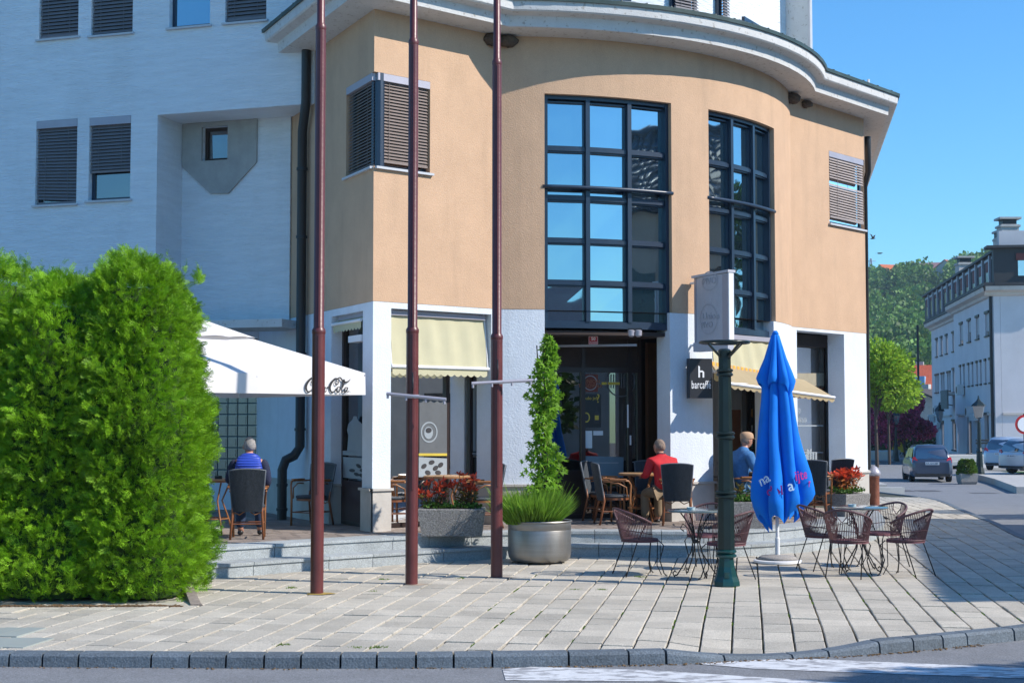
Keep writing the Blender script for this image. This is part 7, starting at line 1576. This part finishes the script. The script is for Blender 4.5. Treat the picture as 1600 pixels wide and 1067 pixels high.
# red roofed house
REDT = M('red_roof_tile', (.42, .085, .04), .9, .25, 3, stretch=(4, 1, 1)); HW = M('house_wall', (.45, .42, .38), .9, .1)
def house(x, y, z, w_, d, h, rh, rz, roof, wall, label, nwin=2, name='house', shape=None, group=None):
    E = empty(name, (x, y, z), 0, label, 'house', group); c_, s_ = math.cos(rz), math.sin(rz); T = lambda a, b, cc: (x + a * c_ - b * s_, y + a * s_ + b * c_, z + cc)
    mb = MB(); mb.hexa([T(-w_ / 2, -d / 2, -3), T(w_ / 2, -d / 2, -3), T(w_ / 2, d / 2, -3), T(-w_ / 2, d / 2, -3), T(-w_ / 2, -d / 2, h), T(w_ / 2, -d / 2, h), T(w_ / 2, d / 2, h), T(-w_ / 2, d / 2, h)]); mb.add([T(-w_ / 2, -d / 2, h), T(-w_ / 2, d / 2, h), T(-w_ / 2, 0, h + rh)], [(0, 1, 2)]); mb.add([T(w_ / 2, -d / 2, h), T(w_ / 2, d / 2, h), T(w_ / 2, 0, h + rh)], [(0, 1, 2)]); mb.build('wall', wall, E)
    e = .5; k = rh / (d / 2); mb = MB()
    for s in (-1, 1): mb.hexa([T(-w_ / 2 - e, s * (d / 2 + e), h - e * k), T(w_ / 2 + e, s * (d / 2 + e), h - e * k), T(w_ / 2 + e, 0, h + rh), T(-w_ / 2 - e, 0, h + rh), T(-w_ / 2 - e, s * (d / 2 + e), h - e * k + .15), T(w_ / 2 + e, s * (d / 2 + e), h - e * k + .15), T(w_ / 2 + e, 0, h + rh + .15), T(-w_ / 2 - e, 0, h + rh + .15)])
    mb.build('roof', roof, E)
    for i in range(nwin):
        a = -w_ / 2 + w_ * (i + .5) / nwin; mb = MB(); p = T(a, -d / 2 - .03, h * .5); mb.box(p, (.9, .08, 1.2), rz); mb.build('window', DKW, E)
    mb = MB(); mb.box(T(w_ * .2, d * .12, h + rh * .9), (.7, .7, 1.6), rz); mb.build('chimney', BRK, E); return E, T
c = D(1415, 600, 135); H1, TH = house(c.x - .2, 138, -.6, 11, 9, D(1415, 612, 134).z, 3.0, R(-20), REDT, HW, 'house with a bright red tiled roof behind the green tree', 4)
mb = MB(); mb.box(TH(2.2, -2.6, D(1415, 622, 134).z + 1.9), (1.5, 1.6, 1.4), R(-20)); mb.build('dormer', M('blue_dormer', (.2, .4, .6), .5), H1)
c = D(1427, 620, 122); house(c.x + 2.4, 125, -.6, 8, 9, D(1427, 632, 122).z - .2, 2.0, R(55), M('dark_old_tile', (.06, .05, .05), .9, .4, 3), HW, 'dark steep-roofed house wedged between red roof and far white house', 2)
# ---- hill and its woods
def hill_z(x, y):
    a = x / max(y, 1) ; t = ss(170, 620, y); base = 59 + 9 * ss(.25, .36, a) - 1.5 * math.sin(x * .021) + 1.2 * math.sin(x * .05 + 1)
    if y > 640: t = 1 - .15 * ss(640, 1000, y)
    return -3 + base * t + 3.5 * math.sin(x * .03 + y * .02) * t * (1 - t) * 2 + 2.0 * math.sin(x * .09) * math.sin(y * .06) * t * (1 - t) * 2
HILLM = M('hill_ground', (.075, .12, .025), 1, .35, .03, stain=.4, scol=(.13, .15, .04), sscale=.02, sstretch=(1, 1, 1))
mb = MB(); xs = [-700 + 35 * i for i in range(48)]; ys = [170 + 22 * i for i in range(42)]; mb.sheet([[(x, y, hill_z(x, y)) for x in xs] for y in ys]); mb.build('hill', HILLM, kind='structure', smooth=True)
FOR1 = leafmat('forest_leaf', (.09, .18, .03), .25, .7, .035); FOR1.node_tree.nodes; island_var(FOR1, .35)
rng = np.random.default_rng(77); pts = []; sc_ = []
N_ = 3000; bx = rng.uniform(.22, .385, N_); by = np.sqrt(rng.uniform(175 ** 2, 640 ** 2, N_)); trees_ = []
for a, y in zip(bx, by):
    x = a * y; z = hill_z(x, y); op = math.sin(x * .035 + 2) + math.sin(y * .025 + x * .02)
    if 500 < y < 600 and op > .35: continue
    if y > 420 and (1380 < 800 + 2300 * a < 1408 or 1448 < 800 + 2300 * a < 1496): continue
    s = rng.uniform(3.2, 6.2) * (.8 if y > 520 else 1); trees_.append((x, y, z + s * .35, s))
blob = []
tr_ = np.array(trees_); k = 125; n = len(tr_) * k; v = rng.normal(size=(n, 3)); v /= np.linalg.norm(v, axis=1, keepdims=True); v[:, 2] = np.abs(v[:, 2]) * 1.15 - .15
C_ = np.repeat(tr_, k, 0); P = C_[:, :3] + v * (C_[:, 3] * rng.uniform(.7, 1.05, n))[:, None] * [1, 1, 1.1]
CL_V = [(-.5, 0, 0), (.5, .1, 0), (.45, .9, .12), (-.4, .8, 0)]; cloud('wooded_slope', CL_V, [(0, 1, 2, 3)], P, rotmats(n, v + [0, 0, .5], .7, rng), C_[:, 3] * rng.uniform(.095, .19, n), FOR1, None, (150, 400, 0), 'stuff')['label'] = 'dense green woods covering the hillside'
ORR = M('orange_roof', (.5, .13, .04), .9, .2); 
for i, (px, py, Y, w_, rz, rf, lb_) in enumerate(((1395, 433, 600, 11, .3, ORR, 'small orange-roofed house on the hilltop above the green tree'), (1468, 430, 585, 22, -.2, M('grey_pink_roof', (.22, .12, .12), .9, .2), 'long low house with a grey-red roof on the hilltop'), (1482, 427, 575, 7, .9, REDT, 'red gabled house at the right end of the long hilltop house'))):
    c = D(px, py + 6, Y); house(c.x, Y, c.z, w_, 8, 3.5, 3, rz, rf, HW, lb_, 3)
for i, (px, py0, py1, Y, lb_) in enumerate(((1361, 404, 432, 640, 'thin steel pylon on the hill crest beside the beige wall'), (1424, 411, 440, 600, 'thin steel pylon on the wooded crest right of the orange house'))):
    a, b = D(px, py1, Y), D(px, py0, Y); E = empty('pylon', (a.x, a.y, a.z - 3), 0, lb_, 'pylon'); hgt = b.z - a.z + 3; mb = MB()
    for s, t in ((-1, -1), (1, -1), (1, 1), (-1, 1)): mb.tube([(a.x + s * 1.0, a.y + t * 1.0, a.z - 3), (a.x + s * .2, a.y + t * .2, b.z)], .2, 4)
    for k_ in range(6): z_ = a.z - 3 + hgt * k_ / 6; w_ = 1 - .8 * k_ / 6; w2 = 1 - .8 * (k_ + 1) / 6; mb.tube([(a.x - w_, a.y - w_, z_), (a.x + w2, a.y - w2, z_ + hgt / 6)], .09, 4)
    mb.build('lattice', GREYAL, E, kind='stuff'); mb = MB(); mb.tube([(a.x - 2.2, a.y, b.z - 1.2), (a.x + 2.2, a.y, b.z - 1.2)], .12, 4); mb.build('crossarm', GREYAL, E)
# birds
BIRD = M('bird_feathers', (.02, .018, .018), .8)
for i, (px, py, Y, lb_, fl) in enumerate(((1364, 373, 40, 'upper of two small dark birds flying beside the beige corner', .25), (1375, 396, 38, 'lower of two small dark birds flying, wings spread flat', .03))):
    c = D(px, py, Y); E = empty('bird', c, .3, None, None); s = .9; mb = MB(); mb.tube([(c.x - .085 * s, c.y, c.z), (c.x - .03, c.y, c.z), (c.x + .03, c.y, c.z + .005), (c.x + .07, c.y, c.z + .01)], [.004, .018, .016, .004], 8); mb.add([(c.x - .07, c.y, c.z), (c.x - .13, c.y + .02, c.z), (c.x - .13, c.y - .02, c.z)], [(0, 1, 2)]); mb.build('body', BIRD, E, True); tag(E, lb_, 'bird')
    for sg in (-1, 1): mb = MB(); mb.add([(c.x - .02, c.y, c.z), (c.x + .03, c.y, c.z), (c.x + .02 + sg * .06, c.y + sg * .05, c.z + fl * .4), (c.x + sg * .12, c.y + sg * .10, c.z + fl * .5), (c.x - .02 + sg * .05, c.y + sg * .05, c.z + fl * .35)], [(0, 1, 2, 3, 4)]); mb.build('wing', BIRD, E)
    E.rotation_euler = (0, 0, 0)
# ---------------------------------------------------------------- neighbours outside the frame (they cast the shade and are mirrored in the glass)
RTILE = M('dark_concrete_tile', (.06, .05, .048), .45, .35, 6, spec=.7); NWALL = M('neighbour_wall', (.42, .34, .27), .9, .1, 2)
def nhouse(E0, E1, depth, eave, ridge, label, wall, tiles=True, zb=-.12, wins=()):
    f = Face(E0, E1); f.n = Vector((-f.d.y, f.d.x)) if True else f.n; L_ = math.dist(E0, E1); inn = lambda u, o: f(u, -o)
    E = empty('neighbour_house', (E0[0], E0[1], zb), 0, label, 'house')
    mb = MB(); mb.fb(inn, .25, L_ - .25, zb, eave, .35, depth - .35); mb.add([(*inn(.25, .35), eave), (*inn(.25, depth - .35), eave), (*inn(.25, depth / 2), ridge - .2)], [(0, 1, 2)]); mb.add([(*inn(L_ - .25, .35), eave), (*inn(L_ - .25, depth - .35), eave), (*inn(L_ - .25, depth / 2), ridge - .2)], [(0, 1, 2)]); mb.build('wall', wall, E)
    mb = MB(); mb.sheet([[(*inn(0, 0), eave), (*inn(L_, 0), eave)], [(*inn(0, depth / 2), ridge), (*inn(L_, depth / 2), ridge)], [(*inn(0, depth), eave), (*inn(L_, depth), eave)]]); mb.build('roof', RTILE, E)
    if tiles:
        mb = MB(); sl_ = math.hypot(depth / 2, ridge - eave); nr = int(sl_ / .33); nc = int(L_ / .26); an = math.atan2(ridge - eave, depth / 2)
        for i in range(nc):
            for j in range(nr):
                t = (j + .0) / nr; t1 = (j + 1.15) / nr; u = i * .26; pr = []
                for (tt, lift) in ((t, .075), (t1, .02)):
                    o = depth / 2 * tt; z = eave + (ridge - eave) * tt
                    pr += [(*inn(u + .01, o), z + .02), (*inn(u + .08, o), z + lift + .04), (*inn(u + .18, o), z + lift + .04), (*inn(u + .25, o), z + .02)]
                mb.add(pr, [(0, 1, 5, 4), (1, 2, 6, 5), (2, 3, 7, 6), (0, 1, 2, 3)])
        mb.build('roof_tile', RTILE, E, kind='stuff')
        mb = MB(); mb.tube([(*inn(0, depth / 2), ridge + .05), (*inn(L_, depth / 2), ridge + .05)], .12, 8); mb.build('ridge_cap', RTILE, E)
    for (ua_, ub_, za_, zb__) in wins: mb = MB(); mb.fb(inn, ua_, ub_, za_, zb__, .3, .34); mb.build('window', DKW, E)
    return E, inn
N1, inn1 = nhouse((12.05, 11.5), (15.1, 24.3), 8.2, 6.5, 9.2, 'tiled house across the side street, mirrored in the bowed windows', NWALL, wins=[(u, u + 1.1, 3.6, 5.2) for u in (2, 5, 8, 11)] + [(u, u + 1.4, .6, 2.4) for u in (2, 5.5, 9)])
N2, inn2 = nhouse((30, -16), (11, -24), 9, 4.9, 7.2, 'plain house behind the viewer, mirrored low in the bowed windows', M('pale_neighbour_wall', (.5, .48, .45), .9, .1, 2), False, wins=[(u, u + 1.1, 1.4, 2.9) for u in (2, 5, 8, 11, 14, 17)])
mb = MB(); mb.box((16.5, -20.5, 7.4), (1.6, 1.0, 3.0), R(20)); C_ = mb.build('chimney', BRK, N2); mb = MB(); mb.box((16.5, -20.5, 9.0), (2.0, 1.3, .15), R(20)); mb.build('chimney_cap', CONC, C_)
tree('linden_tree', 18.6, 27.6, -.2, 8.2, 1.9, 6000, MIDG, 'leafy tree past the tiled house, mirrored in the narrower bowed window', seed=41, leaf=.22, low=.25, tr=.2)
tree('linden_tree', -9, -14, -.12, 9, 3.5, 6000, MIDG, 'broad tree behind the viewer', seed=43, leaf=.3)
tree('street_tree', 9.9, 7.6, -.12, 6.0, 2.1, 9000, MIDG, 'small street tree right of the viewer that shades the crossing', seed=47, leaf=.24, low=.22, tr=.12)
# ---------------------------------------------------------------- air
hzm = bpy.data.materials.new('haze'); hzm.use_nodes = True; t = hzm.node_tree; t.nodes.remove(t.nodes['Principled BSDF'])
pv = t.nodes.new('ShaderNodeVolumePrincipled'); pv.inputs['Density'].default_value = .00025; pv.inputs['Color'].default_value = (.62, .82, 1, 1); pv.inputs['Anisotropy'].default_value = .2
t.links.new(pv.outputs[0], t.nodes['Material Output'].inputs['Volume'])
mb = MB(); mb.box((150, 500, 43.5), (1800, 1260, 103)); mb.build('haze', hzm, kind='stuff')
